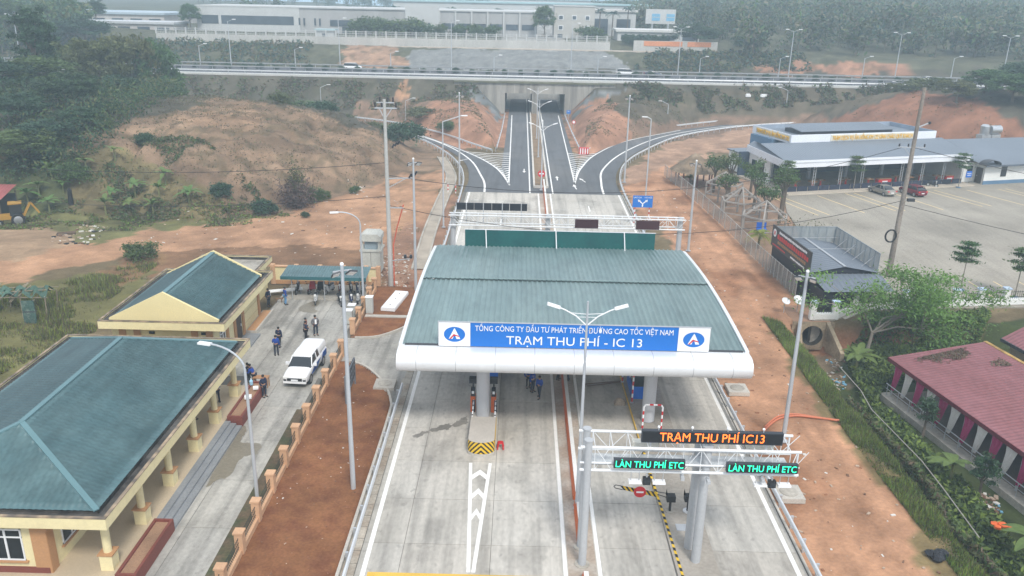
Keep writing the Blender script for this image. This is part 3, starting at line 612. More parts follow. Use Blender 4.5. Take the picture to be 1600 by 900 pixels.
for x_, y_, z_, lb in ((8.25, 52.3, 2.3, "red and white marker post on the left corner of the blue booth"), (9.75, 51.9, 2.3, "red and white marker post right of the right canopy column"), (7.95, 55.6, 2.0, "red and white marker post at the rear left of the blue booth")):
    t = thing("marker_post", lb, "post", (x_, y_, .16), 0, "red and white posts round the toll booth"); mb = MB(); banded(mb, (0, 0, .1), (0, 0, z_), .06, .3); mb.build("pole", [red_m, white_metal], t, True); MB().lathe([(.13, 0), (.13, .05)], n=10).build("base", galv, t)
def booth(x, y, label):
    t = thing("toll_booth", label, "booth", (x, y, .16)); w, d = .75, 1.5
    MB().b2((-w, -d, 0), (w, d, .95)).build("lower_panel", blue_m, t); MB().b2((-w + .04, -d + .04, .95), (w - .04, d - .04, 1.9)).build("window_band", glass_dk, t)
    for a_ in (-w, w):
        for b_ in (-d, 0, d): MB().box((a_ * .97, b_ * .98, 1.42), (.08, .08, .94)).build("mullion", white_metal, t)
    MB().b2((-w - .05, -d - .05, 1.9), (w + .05, d + .05, 2.45)).build("upper_panel", white_metal, t); MB().b2((-w - .15, -d - .15, 2.45), (w + .15, d + .15, 2.55)).build("roof", white_metal, t); return t
booth(9.05, 54.4, "blue and white toll booth behind the right canopy column"); booth(-2.05, 57.0, "blue and white toll booth behind the left canopy column")
def cabinet(x, lab):
    t = thing("card_machine", lab, "card machine", (x, 50.5, .22), 0, "orange card machines")
    MB().box((0, 0, .6), (.34, .5, 1.2)).build("case", orange_paint, t); MB().b2((-.14, -.28, 1.2), (.14, .1, 1.75)).build("screen_head", black_m, t); MB().b2((-.08, -.3, 1.4), (.08, -.275, 1.6)).build("white_plate", white_s, t)
    MB().b2((-.05, -.05, 1.75), (.05, .05, 2.15)).b2((-.26, -.25, 2.15), (.26, .2, 2.5)).build("camera_box", black_m, t)
cabinet(-2.85, "orange card machine left of the left canopy column"); cabinet(-1.45, "orange card machine right of the left canopy column")
for x_, lb in ((-2.8, "spotted white barrier arm left of the left canopy column"), (-1.3, "spotted white barrier arm right of the left canopy column")):
    t = thing("barrier_arm", lb, "barrier", (x_, 48.0, .25)); MB().bar((0, 0, .3), (0, 2.4, .9), .08, .1).build("arm", white_metal, t)
    for k in range(5): MB().box((0, .3 + k * .45, .39 + k * .1125 + .06), (.085, .12, .03)).build("dark_spot", dark_m, t)
    MB().box((0, 2.35, .45), (.2, .25, .9)).build("pivot", dark_m, t)
st = thing("plastic_stool", "small red plastic stool beside the left island nose", "stool", (-.85, 45.9, .01))
MB().box((0, 0, .42), (.32, .32, .05)).build("seat", red_m, st)
for a_ in (-1, 1):
    for b_ in (-1, 1): MB().bar((a_ * .19, b_ * .19, 0), (a_ * .13, b_ * .13, .4), .07, .07).build("leg", red_m, st)
# ------------------------------------------------------------------ median barriers
def mbar(y0, y1, lab, h=.5, group="red and white median barrier blocks"):
    t = thing("median_barrier", lab, "barrier", (3.58, y0, 0), 0, group); L = y1 - y0
    MB().add([(-.14, 0, 0), (.3, 0, 0), (.22, 0, h), (-.02, 0, h), (-.14, L, 0), (.3, L, 0), (.22, L, h), (-.02, L, h)], [(0, 1, 2, 3), (7, 6, 5, 4), (1, 5, 6, 2), (2, 6, 7, 3)]).build("white_body", M("barrier white", (.72, .71, .68), .6, .08), t)
    MB().add([(-.148, 0, 0), (-.026, 0, h), (-.026, L, h), (-.148, L, 0), (-.148, -.006, 0), (.3, -.006, 0), (.22, -.006, h), (-.026, -.006, h)], [(0, 3, 2, 1), (4, 5, 6, 7)]).build("red_side", orange_paint, t)
mbar(40.4, 69.5, "long red-sided white median barrier passing under the canopy", .55); mbar(36.2, 39.9, "short red-sided median barrier left of the overhead sign post", .5); mbar(28, 33.6, "red-sided median barrier at the bottom edge by the sign post", .5); mbar(69.6, 126, "far red-sided median barrier running out behind the canopy", .5)
struct(MB().b2((2.86, 14, .002), (4.3, 118, .012)).build("median_strip", M("median brown concrete", (.36, .29, .23), .9, .18, .6, 6, col2=(.45, .41, .36), c2=.55)))
struct(MB().wall([(2.15, 122), (2.15, 236)], .3, 0, .35).wall([(4.15, 122), (4.15, 236)], .3, 0, .35).b2((2.15, 121.7, 0), (4.15, 122, .35)).build("median_kerb", M("median kerb paint", (.55, .52, .47), .8, .1)))
struct(MB().b2((2.3, 122, .0), (4.0, 236, .2)).build("median_soil", M("median soil", (.22, .15, .09), .95, .2)))
# ------------------------------------------------------------------ guardrails
post_me = MB().box((0, 0, .1), (.11, .09, 1.1)).box((0, 0, .66), (.13, .11, .03)).mesh("post", galv); blk_me = MB().box((0, 0, -.02), (.15, .10, .26)).box((.0, 0, .12), (.16, .11, .02)).mesh("block", galv)
far_rail = M("dull far rail", (.30, .31, .32), .5, .08)
def rail(pts, label, side, spacing=2.0, z=0., posts=True, group="steel guardrails along the toll road", h=.62):
    pts = [(p[0], p[1]) for p in pts]; t = thing("guardrail", label, "guardrail", (pts[0][0], pts[0][1], z), 0, group); o0 = Vector((pts[0][0], pts[0][1], 0))
    prof = [(-.07, h - .16), (0, h - .16), (.05, h - .1), (.05, h - .06), (0, h - .01), (0, h + .02), (.05, h + .06), (.05, h + .1), (0, h + .15), (-.07, h + .155), (-.07, h - .15)]
    V = []; Fz = []; n_ = len(prof)
    for d_, z_ in prof:
        for p in offset(pts, d_ * side): V.append((p[0] - o0.x, p[1] - o0.y, z_))
    m_ = len(pts)
    for j in range(n_ - 1):
        for i in range(m_ - 1): Fz.append((j * m_ + i, j * m_ + i + 1, (j + 1) * m_ + i + 1, (j + 1) * m_ + i))
    link(bpy.data.objects.new("rail", npmesh("rail", np.array(V), np.array(Fz), far_rail if pts[0][0] < -100 and pts[0][1] > 210 else galv_lt)), t)
    cum = [0.]
    for i in range(m_ - 1): cum.append(cum[-1] + math.dist(pts[i], pts[i + 1]))
    op = offset(pts, -.2 * side); s_ = .3
    while s_ < cum[-1]:
        x_ = np.interp(s_, cum, [p[0] for p in op]); y_ = np.interp(s_, cum, [p[1] for p in op])
        if posts:
            inst("post", post_me, t, (x_ - o0.x, y_ - o0.y, 0)); inst("block", blk_me, t, (x_ - o0.x + .1 * (1 if side < 0 else -1) * 0, y_ - o0.y, h - .02))
        s_ += spacing
    return t
rail([(-8.0, 22), (-8.02, 40), (-8.08, 53.4)], "steel guardrail along the planting bed in the left foreground", -1)
rail([(15.1, 22), (15.05, 34), (14.75, 56), (14.75, 64)], "steel guardrail beside the dirt track in the right foreground", 1)
rail(smooth_path([(-8.35, 76), (-8.3, 95), (-8.35, 118), (-8.9, 128), (-10.4, 137), (-13.6, 147.5), (-19.8, 161), (-30, 173), (-46, 182.5)], 6), "curved guardrail on the outer side of the left slip road", -1)
rail(smooth_path([(15.0, 76), (15.0, 100), (15.1, 120), (16, 131), (18, 140.5), (22.4, 152), (31.8, 170), (44, 183), (57, 191.8), (77, 200.2)], 6), "curved guardrail on the outer side of the right slip road", 1)
rail(smooth_path([(-5.2, 150), (-9.2, 156.5), (-17, 169.5), (-28, 182), (-42, 190.5), (-60, 197)], 5), "guardrail at the foot of the left red mound", 1)
rail(smooth_path([(12.4, 152.5), (20, 169), (33.5, 185), (54, 200), (78, 210.2)], 5), "guardrail at the foot of the right red mound", -1)
rail([(-4.4, 152), (-4.0, 175), (-3.9, 200)], "low white guardrail left of the carriageway before the underpass", -1, 3.)
rail([(11.0, 151), (10.5, 175), (10.3, 200)], "low white guardrail right of the carriageway before the underpass", 1, 3.)
rail([(-160, 206.2), (160, 206.2)], "steel guardrail along the near edge of the motorway embankment", -1, 4., 8.05, group="steel guardrails on the motorway", h=.75)
rail([(-160, 217.6), (160, 217.6)], "steel guardrail along the middle of the motorway", -1, 4., 8.05, group="steel guardrails on the motorway", h=.75)
rail([(-160, 228.2), (160, 228.2)], "steel guardrail along the far edge of the motorway", -1, 4., 8.05, group="steel guardrails on the motorway", h=.75)
# ------------------------------------------------------------------ manholes
for (x_, y_, lb) in ((-9.5, 54.3, "square concrete manhole cover in the red planting bed"), (16.3, 54.9, "square concrete manhole cover right of the right guardrail"), (16.0, 41.4, "grey square cover right of the guardrail below the overhead signs")):
    t = thing("manhole", lb, "manhole", (x_, y_, 0)); MB().box((0, 0, .1), (1.5, 1.5, .3)).build("frame", kerb_c, t); MB().lathe([(.52, 0), (.52, .03)], (0, 0, .25), 20).build("lid", concrete_old, t)
# ================================================================== overhead sign gantry (near)
gan = thing("overhead_gantry", "grey steel overhead gantry carrying the lit lane signs", "gantry", (6.5, 35, 0))
def col_(x, y, h, r, m=galv, lab="column"):
    wbuild(MB().lathe([(r, 0), (r * .94, h)], (x, y, 0), 14).lathe([(r * 1.12, h), (r * 1.12, h + .06)], (x, y, 0), 14), lab, m, gan, True); wbuild(MB().lathe([(r * 1.9, 0), (r * 1.9, .05)], (x, y, 0), 14), "base_plate", concrete_old, gan)
grey_st = M("grey painted steel", (.42, .435, .45), .45, .06, .8, 8)
white_st = M("pale painted steel", (.70, .72, .73), .4, .05)
YA, YC = 34.75, 36.15
col_(3.58, YA, 7.1, .2, grey_st); col_(3.6, YC, 6.95, .2, grey_st); col_(9.35, YA + .3, 6.75, .24, grey_st); col_(9.2, YC, 6.75, .24, grey_st)
for y_, z_ in ((YA, 6.75), (YA, 5.9), (YC, 6.85), (YC, 5.85), (YA, 5.5)): wbuild(MB().tube((3.2, y_, z_), (13.75, y_, z_ - .02), .075 if z_ != 5.9 else .05, n=10), "chord", white_st, gan, True)
mb = MB(); x_ = 3.9; k = 0
while x_ < 13.4:
    for y_, a_, b_ in ((YA, 5.5, 6.75), (YC, 5.85, 6.85)):
        mb.tube((x_, y_, a_), (x_, y_, b_), .022, n=5); mb.tube((x_, y_, a_ if k % 2 else b_), (x_ + .85, y_, b_ if k % 2 else a_), .02, n=5)
    mb.tube((x_, YA, 6.75), (x_, YC, 6.85), .022, n=5); mb.tube((x_, YA, 5.5), (x_ + .85, YC, 5.85), .02, n=5); x_ += .85; k += 1
wbuild(mb, "lattice", white_st, gan)
for y_ in (YA, YC): wbuild(MB().tube((13.6, y_, 5.5 if y_ == YA else 5.85), (13.6, y_, 6.75 if y_ == YA else 6.85), .05), "end_post", white_st, gan)
wbuild(MB().b2((3.5, YA + .2, 5.68), (13.4, YC - .2, 5.72)), "walkway", M("grating", (.45, .47, .48), .6, .2, 6, 20), gan)
for x_ in (6.4, 12.0): wbuild(MB().b2((x_ - .6, YC - .6, 6.35), (x_ + .7, YC - .2, 6.6)), "cabinet", M("cream cabinet", (.66, .64, .56), .5), gan)
for x_ in (5.9, 7.05, 11.95, 13.1):
    t = thing("lane_antenna", "flat white lane antenna hanging under the gantry, " + {5.9: "leftmost", 7.05: "second from left", 11.95: "third from left", 13.1: "rightmost"}[x_], "antenna", (x_, YA - .1, 4.98), 0, "antennas under the gantry")
    MB().box((0, 0, 0), (.62, .34, .1)).build("panel", white_metal, t); MB().tube((-.2, .05, .05), (-.2, .05, .5), .02).tube((.2, .05, .05), (.2, .05, .5), .02).build("hanger", galv, t)
for x_, lb in ((6.45, "dark lane lamp hanging between the two left antennas"), (12.5, "dark lane lamp hanging between the two right antennas")):
    t = thing("lane_lamp", lb, "lamp", (x_, YA - .12, 5.05)); MB().box((0, 0, 0), (.36, .24, .36)).build("housing", black_m, t); MB().b2((-.14, -.13, -.14), (.14, -.12, .14)).build("lens", glass_dk, t); MB().b2((-.04, .0, .18), (.04, .08, .35)).build("bracket", galv, t)
for x_, y_ in ((8.15, YA), (9.35, YA - .25), (12.0, YA)):
    t = thing("camera", "small grey camera on the gantry, " + {8.15: "left of the middle post", 9.35: "on the middle post", 12.0: "above the right lane"}[x_], "camera", (x_, y_ - .15, 5.3), 0, "gantry cameras"); MB().box((0, 0, 0), (.16, .4, .16)).build("body", grey_st, t); MB().lathe([(.06, 0), (.06, .1)], (0, .05, .08), 8).build("mount", galv, t)
led_bk = M("led panel black", (.008, .009, .011), .6, .1, 8, 30)
def led(label, xa, xb, za, zb, y, txt, col, h, wfrac):
    t = thing("led_sign", label, "led sign", ((xa + xb) / 2, y, za)); w = (xb - xa) / 2
    MB().b2((-w, 0, 0), (w, .22, zb - za)).build("case", M("led case", (.035, .04, .05), .5), t); MB().b2((-w + .04, -.006, .05), (w - .04, 0.001, zb - za - .05)).build("screen", led_bk, t)
    text(txt, h, M("led " + label[:9], col[:3], .6, 0, emit=(*col[:3], col[3])), t, (0, -.012, (zb - za) / 2 - .01), FACE, width=(xb - xa) * wfrac, ext=.004, squash=1.1)
    MB().b2((-w * .6, .22, .1), (-w * .6 + .08, .5, .2)).b2((w * .6, .22, .1), (w * .6 + .08, .5, .2)).build("bracket", galv, t); return t
L3 = led("orange lit sign reading TRẠM THU PHÍ IC13 over the gantry", 6.1, 12.85, 6.98, 7.62, 34.9, "TRẠM THU PHÍ IC13", (1.0, .16, .02, 1.3), .58, .74)
led("green lit sign reading LÀN THU PHÍ ETC over the left lane", 4.8, 8.2, 5.8, 6.28, YA - .3, "LÀN THU PHÍ ETC", (.02, .85, .38, 1.2), .45, .95)
led("green lit sign reading LÀN THU PHÍ ETC over the right lane", 10.2, 13.6, 5.72, 6.2, YA - .3, "LÀN THU PHÍ ETC", (.02, .85, .38, 1.2), .45, .95)
for k, x_ in enumerate((6.9, 8.5, 10.2, 11.9)):
    t = thing("sign_lamp", "small lamp on top of the orange lit sign, %s from left" % ("first", "second", "third", "fourth")[k], "lamp", (x_, 35.0, 7.62), 0, "lamps on the orange sign"); MB().tube((0, 0, 0), (0, 0, .12), .03).build("stem", galv, t); MB().ball((0, 0, .17), .07).build("globe", white_metal, t, True)
wbuild(MB().bar((6.6, 35.2, 6.5), (6.6, 35.2, 7.5), .08, .08).bar((9.4, 35.2, 6.5), (9.4, 35.2, 7.5), .08, .08).bar((12.2, 35.2, 6.5), (12.2, 35.2, 7.5), .08, .08), "sign_post", white_st, gan)
# boom barriers of the electronic lanes
def etc(x, y, lab, boom):
    t = thing("boom_barrier", lab, "barrier", (x, y, .16)); MB().lathe([(.26, 0), (.26, .05)], n=14).build("foot_plate", concrete_old if boom else galv_lt, t); MB().lathe([(.07, .05), (.07, .72)], n=8).build("stem", black_m, t)
    MB().b2((-.24, -.2, .7), (.24, .2, 1.05)).add([(-.3, 0, 1.05), (-.18, 0, 1.05), (-.28, 0, 1.45)], [(0, 1, 2), (2, 1, 0)]).build("drive_box", black_m, t)
    if boom:
        MB().tube((-.25, 0, .9), (-.85, 0, 1.1), .02).tube((-.25, 0, 1.15), (-.85, 0, 1.25), .02).build("arm", black_m, t)
        mb = MB(); n_ = 14; a, b = Vector((-.75, -.03, 1.05)), Vector((-2.75, -.03, 1.45))
        for k in range(n_):
            p, q = a.lerp(b, k / n_), a.lerp(b, (k + 1) / n_); s_ = .1; hh = .16 - .03 * k / n_
            for zz in (0, .04): mb.add([(p.x + s_, p.y + zz, p.z - hh), (q.x + s_, q.y + zz, q.z - hh), (q.x - s_, q.y + zz, q.z + hh), (p.x - s_, p.y + zz, p.z + hh)], [(0, 1, 2, 3)], k % 2)
        mb.build("striped_boom", [yellow_m, black_m], t)
        pts = [Vector((-2.7, -.02, 1.55)) , Vector((-3.1, -.02, 1.62)), Vector((-3.2, -.02, 1.52)), Vector((-3.1, -.02, 1.42)), Vector((-2.7, -.02, 1.33))]; MB().path(pts, .022).build("boom_end", black_m, t)
        c = a.lerp(b, .5); d = MB().tube((c.x, -.06, c.z), (c.x, -.1, c.z), .34, n=24).build("no_entry_disc", red_m, t); MB().b2((c.x - .2, -.112, c.z - .05), (c.x + .2, -.102, c.z + .05)).build("white_bar", white_s, d)
    else: MB().tube((.0, 0, 1.05), (.1, 0, 3.6), .02).build("raised_rod", black_m, t)
etc(8.75, 39.3, "black boom barrier with striped arm and no entry disc", True); etc(9.75, 39.35, "black boom barrier with a thin raised rod", False)
# far gantry with dark display panels, seen from behind
fg = thing("overhead_gantry", "far steel overhead gantry with dark panels behind the canopy", "gantry", (5, 80, 0))
for x_ in (16.1, 2.9, -6.6):
    wbuild(MB().lathe([(.26, 0), (.26, 6.55)], (x_, 80, 0), 12), "column", grey_st, fg, True)
for y_ in (79.5, 80.5):
    for z_ in (6.45, 5.45): wbuild(MB().tube((-7.0, y_, z_), (16.5, y_, z_), .07, n=8), "chord", white_st, fg)
mb = MB(); x_ = -6.8; k = 0
while x_ < 16:
    for y_ in (79.5, 80.5): mb.tube((x_, y_, 5.45), (x_, y_, 6.45), .025, n=5).tube((x_, y_, 5.45 if k % 2 else 6.45), (x_ + .9, y_, 6.45 if k % 2 else 5.45), .022, n=5)
    mb.tube((x_, 79.5, 6.45), (x_, 80.5, 6.45), .025, n=5); x_ += .9; k += 1
wbuild(mb, "lattice", white_st, fg)
for x_ in (6.7, 12.75): wbuild(MB().b2((x_ - 1.15, 79.2, 5.5), (x_ + 1.15, 79.42, 6.35)), "dark_panel", M("maroon panel back", (.045, .012, .016), .5), fg)
lp = thing("display_panel", "long dark display panel on posts above the far gantry", "display", (-2.5, 80.6, 6.5))
mb = MB()
for k in range(4): wbuild(MB().b2((-6.3 + k * 1.78, 80.6, 6.75), (-6.3 + k * 1.78 + 1.74, 80.8, 7.45)), "panel", M("panel back", (.015, .017, .024), .5), lp)
for x_ in (-5.3, -3.6, -1.7, .2): wbuild(MB().b2((x_ - .05, 80.52, 5.5), (x_ + .05, 80.6, 7.5)), "post", galv, lp)
# ================================================================== station buildings on the left
cream = M("cream render", (.74, .65, .38), .8, .06, .5, 5, col2=(.68, .59, .35), c2=.62)
tan_p = M("tan trim", (.46, .25, .12), .8, .08)
peach = M("peach render", (.56, .34, .20), .82, .09, .8, 6)
tile_m = M("teal roof tile", (.078, .15, .163), .42, .17, .5, 3, 0, col2=(.098, .172, .182), c2=.52, streak=.16)
ridge_m = M("pale ridge tile", (.115, .215, .235), .5, .08)
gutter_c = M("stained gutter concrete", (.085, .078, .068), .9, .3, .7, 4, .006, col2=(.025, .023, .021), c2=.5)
floor_t = M("porch floor", (.50, .41, .29), .45, .08)
step_m = M("grey step stone", (.25, .26, .27), .7, .12, 1.5, 8)
brick_red = M("red brown planter", (.19, .055, .04), .7, .12)
win_w = M("white window frame", (.74, .76, .78), .4, .03)
def tiles(e0, e1, r0, r1, tw=.30, rowh=.42):
    "interlocking tile surface between an eave line e0-e1 and a ridge line r0-r1 (all Vectors); one mesh"
    e0, e1, r0, r1 = map(Vector, (e0, e1, r0, r1)); ud = (e1 - e0).normalized(); L = (e1 - e0).length
    up = ((r0 - e0) - ud * (r0 - e0).dot(ud)); S = up.length; up.normalize(); nrm = ud.cross(up)
    if nrm.z < 0: nrm = -nrm
    u0r, u1r = (r0 - e0).dot(ud), (r1 - e0).dot(ud); nr = int(S / rowh); nu = int(L / tw) * 4; us = np.linspace(0, L, nu + 1); V = []; F = []; base = 0
    wave = .045 * np.abs(np.cos(np.pi * us / tw))
    for k in range(nr):
        for t_, lift in ((k / nr, .06), ((k + 1) / nr, .0)):
            u = np.clip(us, u0r * t_, L + (u1r - L) * t_)
            pts = np.array(e0)[None] + u[:, None] * np.array(ud)[None] + (t_ * S) * np.array(up)[None] + (wave + lift)[:, None] * np.array(nrm)[None]; V.append(pts)
    V = np.concatenate(V); rows = 2 * nr; i = np.arange(rows * (nu + 1)).reshape(rows, nu + 1)
    F = np.stack([i[:-1, :-1], i[:-1, 1:], i[1:, 1:], i[1:, :-1]], -1).reshape(-1, 4)
    if ud.cross(up).z < 0: F = F[:, ::-1]
    return V, F
def tile_part(root, *a, **k):
    V, F = tiles(*a, **k); V = V - np.array(root.location)[None]; o = link(bpy.data.objects.new("roof_tiles", npmesh("roof_tiles", V, F, tile_m)), root); return tag(o, kind="stuff")
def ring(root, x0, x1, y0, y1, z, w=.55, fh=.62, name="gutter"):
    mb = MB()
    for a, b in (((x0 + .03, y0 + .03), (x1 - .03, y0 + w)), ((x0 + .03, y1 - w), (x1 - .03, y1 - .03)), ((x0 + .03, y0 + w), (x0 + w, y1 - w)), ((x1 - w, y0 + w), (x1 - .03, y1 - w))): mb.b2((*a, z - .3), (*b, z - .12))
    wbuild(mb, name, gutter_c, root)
    for a, b in (((x0, y0), (x1, y0 + .13)), ((x0, y1 - .13), (x1, y1)), ((x0, y0 + .13), (x0 + .13, y1 - .13)), ((x1 - .13, y0 + .13), (x1, y1 - .13))):
        wbuild(MB().b2((*a, z - fh), (*b, z - .03)), "fascia", cream, root); wbuild(MB().b2((a[0] - .02, a[1] - .02, z - .03), (b[0] + .02, b[1] + .02, z + .02)), "coping", M("fascia coping", (.36, .27, .18), .85, .3, 1.5, 6, col2=(.13, .11, .09), c2=.5), root)
b1 = thing("station_office", "near cream office with teal hipped tile roof and columned porch", "building", (-25, 42, 0))
wbuild(MB().b2((-31.2, 32.0, -.2), (-18.95, 53.0, .45)), "floor_slab", floor_t, b1)
wbuild(MB().b2((-31.0, 32.6, .45), (-22.05, 52.6, 3.5)), "wall", cream, b1)
wbuild(MB().b2((-31.2, 32.2, 3.42), (-19.0, 52.8, 3.5)), "ceiling", M("porch ceiling", (.62, .60, .54), .8), b1)
wbuild(MB().b2((-31.02, 32.5, .45), (-22.1, 32.62, .75)), "plinth", brick_red, b1)
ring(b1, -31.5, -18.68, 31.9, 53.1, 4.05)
ex0, ex1, ey0, ey1, ze, zr = -30.85, -19.35, 32.5, 52.4, 4.0, 6.05; rx, ra, rb = -25.1, 37.0, 48.0
tile_part(b1, (ex1, ey0, ze), (ex1, ey1, ze), (rx, ra, zr), (rx, rb, zr)); tile_part(b1, (ex0, ey1, ze), (ex0, ey0, ze), (rx, rb, zr), (rx, ra, zr))
tile_part(b1, (ex0, ey0, ze), (ex1, ey0, ze), (rx, ra, zr), (rx, ra, zr)); tile_part(b1, (ex1, ey1, ze), (ex0, ey1, ze), (rx, rb, zr), (rx, rb, zr))
for p_, q_ in (((rx, ra, zr), (rx, rb, zr)), ((rx, ra, zr), (ex1, ey0, ze)), ((rx, ra, zr), (ex0, ey0, ze)), ((rx, rb, zr), (ex1, ey1, ze)), ((rx, rb, zr), (ex0, ey1, ze))):
    wbuild(MB().bar(Vector(p_) + Vector((0, 0, .07)), Vector(q_) + Vector((0, 0, .09)), .27, .08), "ridge_cap", ridge_m, b1)
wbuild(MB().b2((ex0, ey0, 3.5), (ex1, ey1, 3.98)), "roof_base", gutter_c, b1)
for y_ in (33.1, 36.8, 40.4, 44.15, 47.65, 51.5):
    c = MB().lathe([(.2, 0), (.2, 2.1)], (-19.5, y_, 1.35), 16).build("column", cream, b1, True); c.location = -b1.location
    p_ = MB().box((-19.5, y_, .88), (.62, .62, .86)).build("pedestal", cream, c); q_ = MB().box((-19.5, y_, 1.34), (.74, .74, .07)).build("pedestal_cap", tan_p, c)
def window(root, c, w, h, axis_, d=.06, parent=None):
    "framed two-leaf window, c = centre; axis 'y' faces -Y, axis 'x' faces +X"
    f = MB(); g_ = MB(); B = (lambda a0, a1, z0, z1, t0, t1: ((c[0] + a0, c[1] - t1, c[2] + z0), (c[0] + a1, c[1] - t0, c[2] + z1))) if axis_ == 'y' else (lambda a0, a1, z0, z1, t0, t1: ((c[0] + t0, c[1] + a0, c[2] + z0), (c[0] + t1, c[1] + a1, c[2] + z1)))
    t = .07
    for a in (B(-w / 2, w / 2, -h / 2, -h / 2 + t, .0, d), B(-w / 2, w / 2, h / 2 - t, h / 2, 0, d), B(-w / 2, -w / 2 + t, -h / 2, h / 2, 0, d - .004), B(w / 2 - t, w / 2, -h / 2, h / 2, 0, d - .004), B(-.05, .05, -h / 2, h / 2, 0, d - .008), B(-w / 2, w / 2, h * .22, h * .22 + t, 0, d - .006)): f.b2(*a)
    g_.b2(*B(-w / 2 + .02, w / 2 - .02, -h / 2 + .02, h / 2 - .02, 0, .02)); fo = wbuild(f, "window", win_w, root); go = g_.build("pane", glass_dk, fo)
    wbuild(MB().b2(*B(-w / 2 - .12, w / 2 + .12, -h / 2 - .1, -h / 2 - .02, 0, .14)), "window_sill", tan_p, root)
window(b1, (-24.0, 32.6, 2.0), 1.6, 1.75, 'y'); window(b1, (-28.0, 32.6, 2.0), 1.6, 1.75, 'y')
wbuild(MB().b2((-22.75, 32.53, .45), (-22.0, 32.6, 3.45)).b2((-22.05, 32.55, .45), (-21.98, 33.1, 3.45)), "pilaster", tan_p, b1)
for y_ in (34.6, 38.6, 44.9, 48.9): window(b1, (-22.05, y_, 2.0), 1.7, 1.6, 'x')
for y_ in (36.6, 41.7, 47.0): d_ = wbuild(MB().b2((-22.05, y_ - .55, .45), (-21.98, y_ + .55, 2.7)), "door", M("dark door", (.05, .035, .025), .5), b1); MB().b2((-21.98, y_ + .35, 1.4), (-21.93, y_ + .42, 1.55)).build("door_handle", galv_lt, d_)
for k in range(3): wbuild(MB().b2((-18.95, 36.8, -.1), (-18.95 + .36 * (k + 1), 47.8, .45 - .15 * k - .001)), "step", step_m, b1)
def trough(y0, y1, label):
    t = thing("brick_planter", label, "planter", (-18.35, y0, 0)); L = y1 - y0
    for a, b in (((-.5, 0), (.5, .14)), ((-.5, L - .14), (.5, L)), ((-.5, .14), (-.36, L - .14)), ((.36, .14), (.5, L - .14))): MB().b2((*a, 0), (*b, .72)).build("planter_wall", brick_red, t)
    MB().b2((-.36, .14, 0), (.36, L - .14, .6)).build("soil", M("planter soil", (.30, .18, .11), .95, .2), t)
trough(32.2, 36.7, "near long red brown planter trough by the office porch"); trough(47.9, 53.2, "far long red brown planter trough by the office porch")
for x_, y_, s_, lb in ((-18.3, 50.6, .45, "white paper box on the far red planter"), (-18.2, 52.0, .35, "white papers on the far red planter near its end")):
    t = thing("paper_box", lb, "box", (x_, y_, .72)); MB().box((0, 0, .05), (s_, s_ * 1.1, .1), rz=.3).build("box", white_s, t); MB().box((0, 0, .11), (s_ * 1.05, s_ * 1.15, .02), rz=.3).build("lid", M("paper", (.8, .8, .8), .8), t)
t = thing("desk", "small wooden desk at the end of the far red planter", "desk", (-18.35, 53.75, 0)); MB().box((0, 0, .78), (1.1, .55, .05)).build("desk_top", M("wood", (.36, .19, .09), .6), t)
for a in (-.48, .48):
    for b in (-.2, .2): MB().box((a, b, .38), (.06, .06, .76)).build("leg", M("wood", (.36, .19, .09), .6), t)
t = thing("water_bottle", "large clear blue water bottle standing by the porch planter", "bottle", (-18.7, 52.6, .72)); MB().lathe([(.12, 0), (.13, .05), (.13, .3), (.04, .38), (.04, .42)], n=12).build("body", M("bottle plastic", (.35, .6, .8), .2), t, True); MB().lathe([(.045, .42), (.045, .46)], n=10).build("cap", white_s, t)
# second building
b2 = thing("station_annex", "second cream building with teal gabled tile roof behind the office", "building", (-26, 62, 0))
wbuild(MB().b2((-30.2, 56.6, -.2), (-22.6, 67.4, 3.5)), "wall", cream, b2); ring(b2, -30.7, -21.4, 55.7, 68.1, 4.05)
gx0, gx1 = -29.95, -22.05
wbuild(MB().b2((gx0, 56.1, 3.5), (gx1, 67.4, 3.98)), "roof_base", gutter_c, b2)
tile_part(b2, (gx1, 56.35, 4.02), (gx1, 66.6, 4.02), (-25.9, 56.35, 6.0), (-25.9, 66.6, 6.0)); tile_part(b2, (gx0, 66.6, 4.02), (gx0, 56.35, 4.02), (-25.9, 66.6, 6.0), (-25.9, 56.35, 6.0))
wbuild(MB().bar((-25.9, 56.35, 6.07), (-25.9, 66.6, 6.07), .34, .08), "ridge_cap", ridge_m, b2)
for y_ in (56.15, 66.6): wbuild(MB().extr([(gx0 - .1, 3.98), (gx1 + .1, 3.98), (gx1 + .1, 4.12), (-25.9, 6.22), (gx0 - .1, 4.12)], 'y', y_, y_ + .2), "gable", M("gable cream", (.74, .63, .34), .8, .05), b2)
for x_ in (-29.4, -28.3, -24.0, -22.9): wbuild(MB().b2((x_ - .25, 56.52, 0), (x_ + .25, 56.6, 3.42)), "pilaster", tan_p, b2)
for x_ in (-27.2, -23.3): wbuild(MB().b2((x_ - .2, 56.53, 2.75), (x_ + .2, 56.6, 2.95)), "vent", black_m, b2)
for y_ in (59.3, 61.0, 63.0, 67.15): wbuild(MB().b2((-22.6, y_ - .22, 0), (-22.5, y_ + .22, 3.42)), "pilaster", tan_p, b2)
d_ = wbuild(MB().b2((-22.6, 61.35, .2), (-22.53, 62.5, 2.9)), "door", M("dark door", (.05, .035, .025), .5), b2); MB().b2((-22.53, 62.2, 1.2), (-22.48, 62.3, 1.4)).build("door_handle", galv_lt, d_)
for z_ in (.9, 1.75, 2.6): wbuild(MB().b2((-22.598, 63.3, z_), (-22.585, 66.9, z_ + .04)), "groove", M("groove shade", (.5, .42, .22), .8), b2)
window(b2, (-22.6, 58.3, 1.9), 1.1, 1.3, 'x')
wbuild(MB().b2((-22.6, 60.7, 0), (-21.3, 63.2, .18)), "porch_step", step_m, b2)
